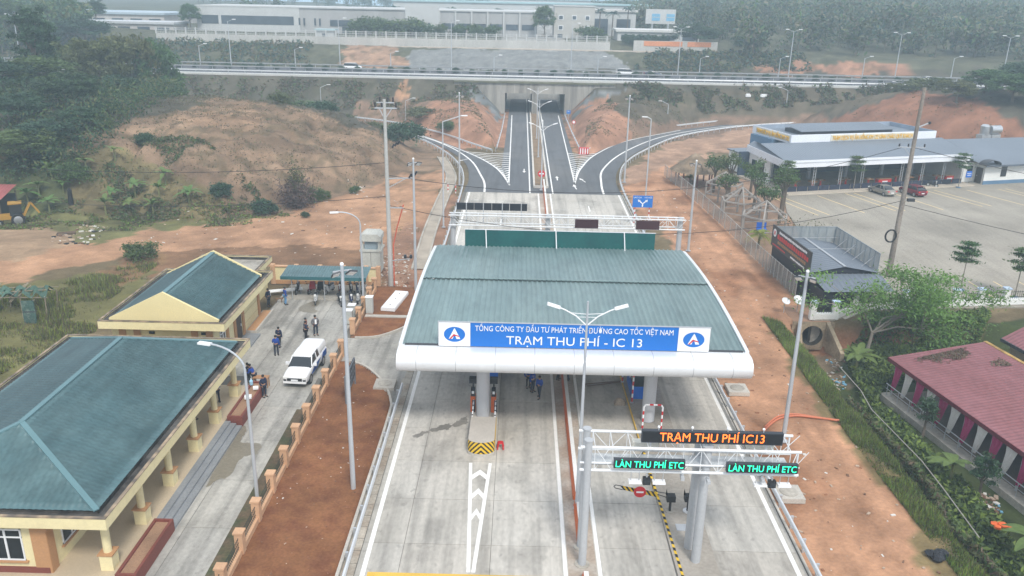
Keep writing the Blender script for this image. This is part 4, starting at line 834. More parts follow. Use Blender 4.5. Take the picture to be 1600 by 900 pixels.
wbuild(MB().b2((-22.6, 63.4, 0), (-21.75, 68.2, .3)).b2((-21.75, 63.2, 0), (-21.6, 68.3, .42)), "flower_bed", kerb_c, b2)
wbuild(MB().b2((-22.5, 63.5, .3), (-21.78, 68.1, .34)), "bed_soil", tan_p, b2)
ann = thing("flat_store", "small flat-roofed cream store behind the gabled building", "building", (-26, 71.5, 0))
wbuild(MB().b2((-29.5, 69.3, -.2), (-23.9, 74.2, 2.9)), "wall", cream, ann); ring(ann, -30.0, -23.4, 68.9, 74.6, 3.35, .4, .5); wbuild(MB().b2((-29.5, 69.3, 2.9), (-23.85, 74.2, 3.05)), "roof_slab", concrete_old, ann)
wbuild(MB().b2((-23.9, 69.6, 0), (-23.83, 70.9, 2.3)), "door", M("blue grey door", (.12, .17, .24), .5), ann)
# boundary wall behind the yard
bw = thing("boundary_wall", "cream boundary wall with tan pillars behind the motorbike shelter", "wall", (-19, 76.3, 0))
wbuild(MB().b2((-24.2, 76.2, 0), (-13.7, 76.4, 1.75)), "panel", cream, bw); wbuild(MB().b2((-24.2, 76.1, 1.752), (-13.7, 76.5, 1.85)), "coping", peach, bw); wbuild(MB().b2((-24.2, 76.15, .0), (-13.7, 76.198, .4)), "plinth", tan_p, bw)
for x_ in (-23.9, -21.6, -19.3, -17.0, -14.8, -13.6): wbuild(MB().b2((x_ - .2, 76.05, 0), (x_ + .2, 76.45, 2.0)), "pillar", peach, bw)
# shelter
sh = thing("motorbike_shelter", "teal sheet roof shelter over the parked motorbikes", "shelter", (-18, 73, 0))
v, f = ribs(71.4, 2.35, 74.2, 2.6, -21.8, -13.9, .25, .04); o = link(bpy.data.objects.new("roof_sheet", npmesh("roof_sheet", v, f, tile_m)), sh); o.location = -sh.location
wbuild(MB().b2((-21.8, 71.38, 2.1), (-13.9, 71.42, 2.42)), "fascia", M("teal fascia", (.03, .12, .135), .5), sh)
for x_ in (-20.9, -17.9, -14.6):
    for y_ in (71.8, 73.9): wbuild(MB().tube((x_, y_, 0), (x_, y_, 2.4), .05), "post", galv, sh)
wbuild(MB().b2((-21.6, 71.9, -.05), (-14.3, 76.0, .08)), "floor_slab", concrete_old, sh)
# concrete switch tower
tw = thing("concrete_tower", "small pale concrete guard tower with an open top behind the wall", "tower", (-15.0, 81, 0))
cpt = M("pale tower concrete", (.46, .46, .42), .85, .12, .6, 5)
for a, b in (((-15.95, 80), (-15.02, 82)), ((-14.98, 80), (-14.05, 82))): wbuild(MB().b2((*a, 0), (*b, 2.3)), "base_block", cpt, tw)
wbuild(MB().b2((-16.1, 79.9, 2.3), (-13.9, 82.1, 2.5)), "ledge", cpt, tw)
for x_ in (-15.85, -14.15):
    for y_ in (80.2, 81.8): wbuild(MB().b2((x_ - .1, y_ - .1, 2.5), (x_ + .1, y_ + .1, 3.4)), "corner_post", cpt, tw)
wbuild(MB().b2((-15.6, 80.2, 2.5), (-14.4, 81.8, 3.3)), "inner_box", M("blue grey box", (.25, .31, .35), .6), tw); wbuild(MB().extr([(-16.05, 3.4), (-13.95, 3.4), (-13.95, 3.9), (-14.3, 4.15), (-15.7, 4.15), (-16.05, 3.9)], 'y', 79.9, 82.1), "cap", cpt, tw)
# peach fence
post_f = MB().box((0, 0, .65), (.42, .42, 1.3)).mesh("post", peach); cap_f = MB().box((0, 0, 1.33), (.52, .52, .1)).mesh("post_cap", peach)
black_w = M("fence wire", (.03, .04, .03), .7)
for ys_, lb in (([32.2 - 5.44, 32.2 - 2.72] + [32.2 + 2.722 * k for k in range(11)], "long peach post fence between the yard and the red planting bed"), ([64.0 + 2.63 * k for k in range(5)], "short peach post fence beside the motorbike shelter")):
    t = thing("post_fence", lb, "fence", (-13.75, ys_[0], 0), 0, "peach fences round the yard")
    for i, y_ in enumerate(ys_):
        p_ = inst("post", post_f, t, (0, y_ - ys_[0], 0)); inst("post_cap", cap_f, p_)
        if i < len(ys_) - 1:
            d = ys_[i + 1] - y_; y0 = y_ - ys_[0]
            MB().box((0, y0 + d / 2, .2), (.3, d - .42, .4)).build("base_beam", peach, t)
            m_ = MB()
            for z_ in (.55, .8, 1.05): m_.bar((0, y0 + .21, z_), (0, y0 + d - .21, z_), .02, .02)
            yy_ = y0 + .35
            while yy_ < y0 + d - .25: m_.bar((0, yy_, .4), (0, yy_, 1.12), .016, .016); yy_ += .16
            tag(m_.build("grille", black_w, t), kind="stuff")
struct(MB().b2((-14.95, 14, -.1), (-13.95, 50.4, .03)).build("verge_soil", M("mossy verge soil", (.12, .085, .05), .95, .25, 1, 6, .02, col2=(.06, .065, .03), c2=.52)))
# back of an information board in the bed
ib = thing("info_board", "dark framed back of an information board in the red bed", "sign", (-11.7, 52.8, .1), rad(0))
for y_ in (-1.6, 1.6): MB().box((0, y_, 1.05), (.1, .1, 2.1)).build("leg", M("board grey", (.16, .17, .19), .6), ib)
MB().b2((-.05, -1.55, .55), (.02, 1.55, 2.1)).build("panel", M("board dark", (.04, .045, .055), .6), ib)
for k in range(4): MB().b2((.02, -1.55, .6 + k * .48), (.06, 1.55, .66 + k * .48)).build("rail", M("board grey", (.16, .17, .19), .6), ib)
for k in range(7): MB().b2((.06, -1.5 + k * .49, .56), (.09, -1.45 + k * .49, 2.08)).build("stile", M("board grey", (.16, .17, .19), .6), ib)
wb = thing("white_trough", "long white upturned tray lying on the far red bed", "tray", (-11.3, 71.4, .12), rad(-8)); MB().b2((-.62, -2.3, .22), (.62, 2.3, .32)).build("top", white_m if False else white_metal, wb)
for a in (-1, 1): MB().b2((a * .62 - .03, -2.3, 0), (a * .62 + .03, 2.3, .22)).build("side", white_metal, wb); MB().b2((-.59, a * 2.27 - .03, 0), (.59, a * 2.27 + .03, .22)).build("end", white_metal, wb)
for y_ in (-1.5, .2, 1.5): MB().lathe([(.07, .32), (.07, .335)], (0, y_, 0), 8).build("drain_hole", dark_m, wb)
for x_, y_, h_, lb in ((-14.5, 66.2, 1.15, "grey cabinet standing left of the short peach fence"), (-14.45, 67.4, 1.2, "second grey cabinet behind the first by the short fence"), (-13.15, 68.7, 1.5, "tall pale cabinet on the right side of the short fence")):
    t = thing("cabinet", lb, "cabinet", (x_, y_, 0)); MB().box((0, 0, h_ / 2 + .1), (.6, .55, h_)).build("case", M("pale grey cabinet", (.50, .52, .50), .5), t); MB().box((0, 0, h_ + .13), (.68, .63, .06)).build("top", white_metal, t); MB().b2((-.25, -.285, .2), (.25, -.276, h_)).build("door", M("cabinet door", (.46, .48, .46), .5), t)
# ================================================================== street lamps
pole_m = M("lamp pole", (.50, .53, .56), .45, .05, .7, 9, metal=.3)
lens_m = M("lamp glass", (.85, .86, .84), .3, .02)
def flood_lamp(x, y, h, lab, rz=0., heads=2, z=0., grp="floodlight poles"):
    t = thing("floodlight_pole", lab, "lamp", (x, y, z), rz, grp); MB().tube((0, 0, 0), (0, 0, h), .15, .09, n=10).build("pole", pole_m, t, True); MB().lathe([(.3, 0), (.3, .06)], n=10).build("base_plate", galv, t)
    MB().ball((0, 0, h + .06), .11).build("finial", white_metal, t, True); MB().bar((-.5, 0, h - .3), (.5, 0, h - .3), .07, .07).build("cross_arm", galv, t)
    for k in range(heads):
        s_ = -1 if k == 0 else 1; hd = MB().box((0, 0, 0), (.42, .7, .09)).build("floodlight", dark_m, t); hd.location = (s_ * .42, -.25, h - .38); hd.rotation_euler = (rad(-32), rad(12 * s_), 0); g_ = MB().box((0, 0, -.05), (.36, .62, .02)).build("lamp_glass", lens_m, hd); g2 = MB().box((0, .0, .055), (.38, .3, .03)).build("heat_sink", white_metal, hd)
    return t
flood_lamp(-9.2, 40.9, 13.6, "tall floodlight pole in the red planting bed, foreground left", .5); flood_lamp(-9.8, 74.9, 12.8, "tall floodlight pole left of the canopy's rear corner", .4)
flood_lamp(17.55, 47.7, 11.6, "tall floodlight pole on the dirt track, foreground right", -.5); flood_lamp(19.4, 90.6, 10.3, "floodlight pole right of the far gantry", -.4)
flood_lamp(-9.1, 122.3, 13.6, "floodlight pole beside the left slip road", .3); flood_lamp(16.3, 127.2, 13.2, "floodlight pole beside the right slip road", -.3)
def arm_lamp(x, y, h, lab, rz=0., arm=2.2, curve=True, z=0., grp="single arm street lamps", r=.11, rise=1.2):
    t = thing("street_lamp", lab, "lamp", (x, y, z), rz, grp); m = MB().tube((0, 0, 0), (0, 0, h - rise), r, r * .65, n=9)
    if curve: pts = [Vector((arm * (1 - math.cos(a)) , 0, h - rise + rise * math.sin(a))) for a in np.linspace(0, PI / 2, 9)]
    else: pts = [Vector((0, 0, h - rise)), Vector((0, 0, h - rise + .2)), Vector((arm, 0, h))]
    m.path(pts, r * .5, n=7); m.build("pole", pole_m, t, True); hd = MB().box((0, 0, 0), (.75, .28, .1)).build("lamp_head", white_metal, t); hd.location = (arm + .3, 0, h - .02); MB().box((.05, 0, -.055), (.55, .22, .02)).build("lamp_glass", lens_m, hd); MB().lathe([(.25, 0), (.25, .05)], n=8).build("base_plate", galv, t); return t
arm_lamp(-14.0, 70.3, 9.0, "curved arm street lamp by the cabinets in the yard", rad(195), 1.9); arm_lamp(-14.35, 39.6, 9.3, "curved arm street lamp beside the office porch", rad(165), 2.0)
arm_lamp(-9.3, 98.4, 13.6, "straight arm street lamp between the drain and the left guardrail", rad(15), 2.3, False, rise=.9)
arm_lamp(17.63, 113.4, 12.0, "street lamp beside the blue direction sign", rad(170), .6, False, rise=.5)
def twin_lamp(x, y, h, lab, z=0., span=1.15, grp="twin arm lamps on the median"):
    t = thing("twin_street_lamp", lab, "lamp", (x, y, z), 0, grp); MB().tube((0, 0, 0), (0, 0, h), .13, .05, n=9).build("pole", pole_m, t, True); MB().lathe([(.25, 0), (.25, .05)], n=8).build("base_plate", galv, t)
    for s_ in (-1, 1):
        a = MB().path([Vector((0, 0, h - 1.35)), Vector((s_ * span * .5, 0, h - .82)), Vector((s_ * span, 0, h - .5)), Vector((s_ * span * 1.25, 0, h - .38))], .034).build("arm", white_metal, t)
        hd = MB().box((0, 0, 0), (.7, .26, .1)).build("lamp_head", white_metal, t); hd.location = (s_ * (span * 1.25 + .3), 0, h - .28); hd.rotation_euler = (0, -s_ * .3, 0); MB().box((0, 0, -.055), (.5, .2, .02)).build("lamp_glass", lens_m, hd)
    MB().path([Vector((-span * .75, 0, h - .66)), Vector((0, 0, h - .72)), Vector((span * .75, 0, h - .66))], .016).path([Vector((-span * .45, 0, h - .88)), Vector((span * .45, 0, h - .88))], .014).build("tie_rod", white_metal, t); return t
twin_lamp(3.62, 39.6, 12.4, "tall twin arm lamp in front of the blue name board")
for px_, py_, lb in ((860, 200, "twin arm lamp on the median, nearest behind the canopy"), (842, 164, "twin arm lamp on the median midway to the underpass"), (838, 144, "twin arm lamp on the median just before the underpass")):
    q = P(px_, py_, 9.3); twin_lamp(3.15, q.y, 10, lb, .2)
# ================================================================== power poles and cables
conc_pole = M("spun concrete pole", (.42, .42, .40), .85, .1, .5, 5); porc = M("dark insulator", (.03, .03, .035), .35)
up = thing("power_pole", "tall concrete power pole with insulators left of the canopy", "power pole", (-12.4, 76.2, 0))
MB().tube((0, 0, 0), (-.1, 0, 18.0), .24, .14, n=12).build("pole", conc_pole, up, True)
MB().bar((-1.0, 0, 17.2), (1.0, 0, 17.2), .12, .12).bar((-.8, 0, 17.7), (.8, 0, 17.7), .1, .1).bar((-.6, 0, 17.2), (-.1, 0, 16.2), .06, .06).bar((.6, 0, 17.2), (-.1, 0, 16.2), .06, .06).build("cross_arm", galv, up)
for x_, z_ in ((-.95, 17.25), (-.35, 17.25), (.95, 17.25), (-.5, 17.75), (.2, 17.75), (.7, 17.75)): MB().lathe([(.05, 0), (.11, .08), (.07, .14), (.11, .22), (.07, .28), (.1, .36), (.04, .46)], (x_, 0, z_), 8).build("insulator", porc, up)
MB().bar((0, 0, 10.7), (2.3, 0, 10.8), .1, .1).bar((0, 0, 9.8), (1.7, 0, 10.75), .06, .06).bar((0, 0, 7.9), (1.4, 0, 7.9), .1, .1).bar((0, 0, 2.6), (2.0, -.4, 3.0), .08, .08).build("bracket", galv, up)
for k in range(3): MB().tube((2.0 + k * .25, 0, 10.8 + k * .12), (2.25 + k * .25, 0, 11.2 + k * .12), .09).build("insulator", porc, up); MB().tube((.5 + k * .25, 0, 13.6 + k * .15), (.7 + k * .25, 0, 13.95 + k * .15), .09).build("insulator", porc, up)
for k in range(2): MB().lathe([(.12, 0), (.16, .1), (.12, .35)], (1.5 + k * .55, -.3, 3.0), 8).build("insulator", porc, up)
MB().path([Vector((1.4, .1, 8.2)), Vector((.7, .05, 5.8)), Vector((.35, 0, 4.2)), Vector((.33, -.05, .1))], .06).build("red_cable", M("orange red cable", (.55, .10, .05), .5), up)
rp = thing("power_pole", "leaning weathered power pole in the car park on the right", "power pole", (39.0, 82.9, 0))
tp = PY(1445, 137, 82.9) - Vector((39.0, 82.9, 0)); lean = lambda f: Vector((tp.x * f, 0, tp.z * f))
MB().tube((0, 0, 0), tp, .3, .16, n=12).build("pole", M("weathered pole", (.24, .21, .18), .85, .25, .6, 5), rp, True)
a = lean(.70); MB().bar(a + Vector((-1.5, 0, .0)), a + Vector((1.2, 0, .0)), .1, .1).bar(a + Vector((-.8, 0, -.1)), a + Vector((0, 0, -1)), .05, .05).build("cross_arm", galv, rp)
a = lean(.80); MB().bar(a, a + Vector((1.1, 0, .5)), .1, .1).build("bracket", galv, rp); MB().ball(a + Vector((1.15, 0, .5)), .16).build("insulator", porc, rp)
for k, x_ in enumerate((-1.4, -.5, 1.1)): MB().lathe([(.05, 0), (.1, .1), (.06, .2), (.1, .3)], tuple(lean(.70) + Vector((x_, 0, .05))), 8).build("insulator", porc, rp)
a = lean(.42); fl = MB().box(a + Vector((.75, -.1, .1)), (.7, .35, .3)).build("floodlight", dark_m, rp); MB().bar(a, a + Vector((.5, -.05, .1)), .05, .05).build("flood_arm", galv, rp)
a = lean(.23); MB().path([a + Vector((-.35 + .55 * math.cos(t) - .3, -.25, .65 * math.sin(t))) for t in np.linspace(0, 2 * PI, 15)], .09).build("cable_coil", black_m, rp)
cab_m = M("cable rubber", (.03, .03, .032), .6)
def cable(p, q, sag, lab, r=.028):
    p, q = Vector(p), Vector(q); pts = [p.lerp(q, t) - Vector((0, 0, sag * 4 * t * (1 - t))) for t in np.linspace(0, 1, 15)]; o = MB().path(pts, r, n=5).build("cable", cab_m); tag(o, lab, "cable", "overhead cables")
rt = Vector((39.0, 82.9, 0)) + lean(.70)
cable(rt, (95, 70, 9.5), 2.0, "overhead cable from the leaning pole to the right edge"); cable(rt + Vector((-1, 0, 0)), (-12.3, 76.2, 11), 3.0, "overhead cable between the two power poles, upper one"); cable(Vector((39, 82.9, 0)) + lean(.42), (-12.3, 76.2, 8.1), 3.2, "overhead cable between the two power poles, lower one")
cable((-12.4, 76.2, 12.2), (-80, 92, 10), 2.0, "overhead cable from the left pole across the dirt track, upper one"); cable((-12.4, 76.2, 9.0), (-80, 92, 6.0), 2.0, "overhead cable from the left pole across the dirt track, lower one"); cable(Vector((39, 82.9, 0)) + lean(.40), (90, 60, 4.5), 1.5, "low cable from the leaning pole over the car park")
# ================================================================== people
def skin_mesh(name, verts, edges, radii, root=0, sub=1):
    me = bpy.data.meshes.new("tmp"); me.from_pydata(verts, edges, []); ob = bpy.data.objects.new("tmp", me); COL.objects.link(ob)
    md = ob.modifiers.new("skin", 'SKIN'); md.use_smooth_shade = True
    if not me.skin_vertices: me.attributes  # layer is made with the modifier
    for i, r in enumerate(radii): me.skin_vertices[0].data[i].radius = r if isinstance(r, tuple) else (r, r); me.skin_vertices[0].data[i].use_root = (i == root)
    s = ob.modifiers.new("sub", 'SUBSURF'); s.levels = sub; s.render_levels = sub
    dg = bpy.context.evaluated_depsgraph_get(); out = bpy.data.meshes.new_from_object(ob.evaluated_get(dg)); out.name = name; bpy.data.objects.remove(ob); return out
def pose(arm_l, arm_r, stride=0., lean_=0.):
    "joint positions of a 1.7 m adult facing -Y; arms as (elbow, hand) offsets from the shoulder"
    J = {}; J['pel'] = (0, 0, .93); J['chest'] = (0, -lean_ * .5, 1.2); J['neck'] = (0, -lean_, 1.42); J['head'] = (0, -lean_ - .02, 1.53); J['crown'] = (0, -lean_ - .01, 1.64)
    for s, n, (e, h) in ((-1, 'l', arm_l), (1, 'r', arm_r)):
        sh = Vector((s * .19, -lean_ * .9, 1.36)); J['sh' + n] = tuple(sh); el = sh + Vector((s * e[0], e[1], e[2])); J['el' + n] = tuple(el); J['ha' + n] = tuple(el + Vector((s * h[0], h[1], h[2])))
        J['fi' + n] = tuple(Vector(J['ha' + n]) + Vector((s * h[0], h[1], h[2])).normalized() * .13)
        f = stride * s; J['hip' + n] = (s * .1, 0, .88); J['kn' + n] = (s * .115, -f * .5 - .02, .48); J['an' + n] = (s * .12, -f + .03, .08); J['to' + n] = (s * .13, -f - .13, .03)
    return J
RAD = dict(pel=(.15, .11), chest=(.17, .11), neck=.055, head=.092, crown=.07, sh=.075, el=.048, ha=.034, fi=.022, hip=.088, kn=.058, an=.042, to=.035)
def body_meshes(J):
    def mk(name, keys, edges, grow, sub=1, root=0):
        g = []
        for k in keys:
            r = RAD.get(k) or RAD[k[:-1]]; g.append(tuple((q + grow) for q in r) if isinstance(r, tuple) else r + grow)
        return skin_mesh(name, [J[k] for k in keys], [(keys.index(a), keys.index(b)) for a, b in edges], g, root, sub)
    full = ['pel', 'chest', 'neck', 'head', 'crown', 'shl', 'ell', 'hal', 'fil', 'shr', 'elr', 'har', 'fir', 'hipl', 'knl', 'anl', 'tol', 'hipr', 'knr', 'anr', 'tor']
    E = [('pel', 'chest'), ('chest', 'neck'), ('neck', 'head'), ('head', 'crown'), ('chest', 'shl'), ('shl', 'ell'), ('ell', 'hal'), ('hal', 'fil'), ('chest', 'shr'), ('shr', 'elr'), ('elr', 'har'), ('har', 'fir'), ('pel', 'hipl'), ('hipl', 'knl'), ('knl', 'anl'), ('anl', 'tol'), ('pel', 'hipr'), ('hipr', 'knr'), ('knr', 'anr'), ('anr', 'tor')]
    body = mk("body", full, E, 0)
    jk = ['pel', 'chest', 'neck', 'shl', 'ell', 'hal', 'shr', 'elr', 'har']; J2 = dict(J); 
    jacket = mk("jacket", jk, [('pel', 'chest'), ('chest', 'neck'), ('chest', 'shl'), ('shl', 'ell'), ('ell', 'hal'), ('chest', 'shr'), ('shr', 'elr'), ('elr', 'har')], .022)
    tr = ['pel', 'hipl', 'knl', 'anl', 'hipr', 'knr', 'anr']; trousers = mk("trousers", tr, [('pel', 'hipl'), ('hipl', 'knl'), ('knl', 'anl'), ('pel', 'hipr'), ('hipr', 'knr'), ('knr', 'anr')], .016)
    hd = Vector(J['crown']); hair = MB().lathe([(.092, -.06), (.10, -.01), (.095, .04), (.065, .08), (.02, .095)], (hd.x, hd.y + .015, hd.z - .01), 12).mesh("hair", M("black hair", (.012, .01, .009), .5), True)
    sh = MB()
    for n in 'lr': a, b = Vector(J['an' + n]), Vector(J['to' + n]); sh.add([(a.x - .05, a.y + .07, 0), (a.x + .05, a.y + .07, 0), (b.x + .05, b.y - .07, 0), (b.x - .05, b.y - .07, 0), (a.x - .045, a.y + .06, .1), (a.x + .045, a.y + .06, .1), (b.x + .04, b.y - .05, .05), (b.x - .04, b.y - .05, .05)], [(3, 2, 1, 0), (4, 5, 6, 7), (0, 1, 5, 4), (1, 2, 6, 5), (2, 3, 7, 6), (3, 0, 4, 7)])
    face = MB(); h = Vector(J['head'])
    face.ball((h.x - .035, h.y - .085, h.z + .03), .014, 6).ball((h.x + .035, h.y - .085, h.z + .03), .014, 6); face.add([(h.x - .015, h.y - .09, h.z - .02), (h.x + .015, h.y - .09, h.z - .02), (h.x, h.y - .12, h.z - .015), (h.x, h.y - .09, h.z + .03)], [(0, 1, 2), (0, 2, 3), (1, 3, 2)]); face.box((h.x, h.y - .09, h.z - .05), (.045, .01, .01))
    return dict(body=body, jacket=jacket, trousers=trousers, hair=hair, shoes=sh.mesh("shoes", M("dark shoes", (.015, .013, .012), .5)), face=face.mesh("facial_features", M("dark skin detail", (.16, .07, .045), .6)))
DOWN = ((.04, .02, -.28), (.01, -.05, -.25)); FRONT = ((.05, -.02, -.27), (-.10, -.22, -.02)); PHONE = ((.04, -.05, -.26), (-.08, -.18, .12)); POCK = ((.09, .06, -.26), (-.08, -.1, -.2)); HIPS = ((.1, .05, -.25), (-.1, -.12, -.06))
POSES = {k: body_meshes(pose(*v)) for k, v in dict(stand=(DOWN, DOWN), front=(FRONT, FRONT), phone=(DOWN, PHONE), pocket=(POCK, POCK), walk=(DOWN, FRONT, .22), bend=(FRONT, FRONT, .05, .28)).items()}
skin_m = M("skin", (.42, .23, .15), .55, .05)
def person(x, y, rz, pose_, top, legs, label, z=0., h=1.68, hat=None, hair=True):
    t = thing("person", label, "person", (x, y, z), rz, "people at the toll station"); s = h / 1.68; t.scale = (s, s, s)
    def put(n, m):
        o = bpy.data.objects.new(n, POSES[pose_][{"facial_features": "face"}.get(n, n)]); link(o, t)
        if m:
            if not o.data.materials: o.data.materials.append(None)
            o.material_slots[0].link = 'OBJECT'; o.material_slots[0].material = m
        return o
    b = put("body", skin_m); put("jacket", top); put("trousers", legs); put("shoes", None); put("facial_features", None)
    if hat:
        c = Vector((0, POSES[pose_]['hair'].vertices[0].co.y, 1.63)); MB().lathe([(.12, 0), (.115, .06), (.07, .12), (.02, .135)], (0, c.y, c.z), 12).build("cap", hat, t, True)
    else: put("hair", None)
    return t
navy = M("navy cloth", (.012, .02, .055), .85, .1); royal = M("royal blue cloth", (.012, .055, .30), .85, .1); blackc = M("black cloth", (.014, .014, .017), .85, .1); greyc = M("grey cloth", (.13, .125, .13), .85, .1); jean = M("dark trousers", (.02, .025, .045), .85, .1); skyb = M("pale blue cloth", (.30, .48, .66), .85, .1); khaki = M("olive cloth", (.07, .075, .05), .85); redc = M("maroon cloth", (.16, .03, .03), .85)
lb_ = M("light blue trousers", (.14, .32, .55), .85)
person(-22.6, 70.0, 1.2, "pocket", navy, jean, "person in navy standing at the store doorway"); person(-21.2, 70.5, 2.2, "stand", royal, lb_, "person in blue jacket and light blue trousers beside the dog")
g1 = person(-16.75, 63.5, .5, "pocket", greyc, jean, "person in grey blazer and white shirt facing the camera", h=1.78); MB().b2((-.07, -.165, 1.0), (.07, -.14, 1.38)).build("white_shirt", white_s, g1)
person(-17.3, 62.4, 2.2, "front", navy, blackc, "person in dark clothes seen from behind, talking to the blazer wearer"); person(-17.45, 63.1, 1.6, "stand", redc, blackc, "person in maroon top half hidden behind the dark-clad talker")
person(-18.85, 59.3, 3.6, "phone", royal, jean, "person in blue jacket standing in the middle of the yard"); person(-19.1, 61.0, 3.0, "walk", navy, jean, "person in dark navy walking behind the blue jacket")
person(-17.7, 52.2, 1.0, "pocket", navy, jean, "person in navy suit beside the red planter and desk"); person(-18.9, 53.9, 4.6, "bend", royal, jean, "person in blue bending over the small desk"); person(-19.4, 54.1, 1.2, "stand", blackc, blackc, "person in black behind the small desk")
person(-20.3, 50.3, 3.9, "front", royal, jean, "person in blue jacket on the office porch", z=.45); person(-21.0, 47.9, 2.5, "stand", khaki, blackc, "person in olive clothes under the office porch roof", z=.45)
person(.95, 54.6, .3, "pocket", royal, blackc, "leftmost of the three blue-jacketed people in the lane"); person(1.25, 54.0, .8, "stand", royal, jean, "middle one of the three blue-jacketed people in the lane"); person(1.72, 53.1, -.5, "walk", royal, jean, "rightmost of the three blue-jacketed people in the lane")
person(3.2, 56.1, 1.3, "bend", skyb, blackc, "person in pale blue leaning on the median barrier"); person(3.95, 56.0, -1.4, "bend", royal, jean, "person in dark blue leaning over the median barrier"); person(4.9, 57.6, 2.0, "stand", blackc, blackc, "person under the canopy edge with only dark legs showing")
# dog
dg_ = thing("dog", "thin brown dog standing beside the blue-clad person", "dog", (-21.9, 70.9, 0), rad(95))
fur = M("brown fur", (.20, .12, .07), .9, .15)
V = [(0, .22, .42), (0, 0, .40), (0, -.25, .43), (0, -.38, .52), (0, -.47, .58), (0, -.58, .54), (-.08, -.24, .26), (-.08, -.25, .02), (.08, -.24, .26), (.08, -.22, .02), (-.08, .2, .3), (-.08, .27, .16), (-.08, .24, .02), (.08, .2, .3), (.08, .3, .17), (.08, .27, .02), (0, .34, .48), (0, .46, .42)]
E_ = [(0, 1), (1, 2), (2, 3), (3, 4), (4, 5), (2, 6), (6, 7), (2, 8), (8, 9), (0, 10), (10, 11), (11, 12), (0, 13), (13, 14), (14, 15), (0, 16), (16, 17)]
m_ = skin_mesh("body", V, E_, [.085, .08, .1, .06, .065, .035, .04, .022, .04, .022, .05, .028, .02, .05, .028, .02, .025, .015], 1); m_.materials.append(fur); link(bpy.data.objects.new("body", m_), dg_)
for s_ in (-1, 1): MB().add([(s_ * .03, -.44, .62), (s_ * .065, -.46, .61), (s_ * .055, -.44, .71)], [(0, 1, 2), (2, 1, 0)]).build("ear", fur, dg_)
# ================================================================== vehicles
def loft(sections, m=0, mb=None, caps=True):
    "closed skin through rings of equal length (list of rings of (x,y,z))"
    mb = mb or MB(); n = len(sections[0]); vs = [p for s in sections for p in s]; fs = []
    for k in range(len(sections) - 1):
        for i in range(n): fs.append((k * n + i, k * n + (i + 1) % n, (k + 1) * n + (i + 1) % n, (k + 1) * n + i))
    if caps: fs += [tuple(range(n - 1, -1, -1)), tuple(range((len(sections) - 1) * n, len(sections) * n))]
    return mb.add(vs, fs, m)
def ringx(y, w, z0, z1, r=.12, top=1.0):
    "rounded cross-section across the car at position y: width w at the belt, top width w*top"
    h = w / 2; H = z1 - z0; out = []
    for k in range(20):
        t = 2 * PI * (k + .5) / 20 - PI / 2; c, s_ = math.cos(t), math.sin(t); e = .42 if r > .06 else .34
        xx = math.copysign(abs(c) ** e, c); zz = math.copysign(abs(s_) ** e, s_); f = (zz + 1) / 2
        out.append((h * xx * (1 + (top - 1) * max(0, f - .15) / .85), y, z0 + H * f))
    return out
def wheel(t, x, y, r=.36, w=.24):
    wh = MB().tube((-w / 2, 0, 0), (w / 2, 0, 0), r, n=20).build("wheel", rubber, t, True); wh.location = (x, y, r); s = 1 if x > 0 else -1
    MB().tube((s * w * .5, 0, 0), (s * (w * .5 + .015), 0, 0), r * .64, r * .58, n=16).build("rim", M("alloy rim", (.45, .46, .48), .35, .04, metal=.7), wh, True)
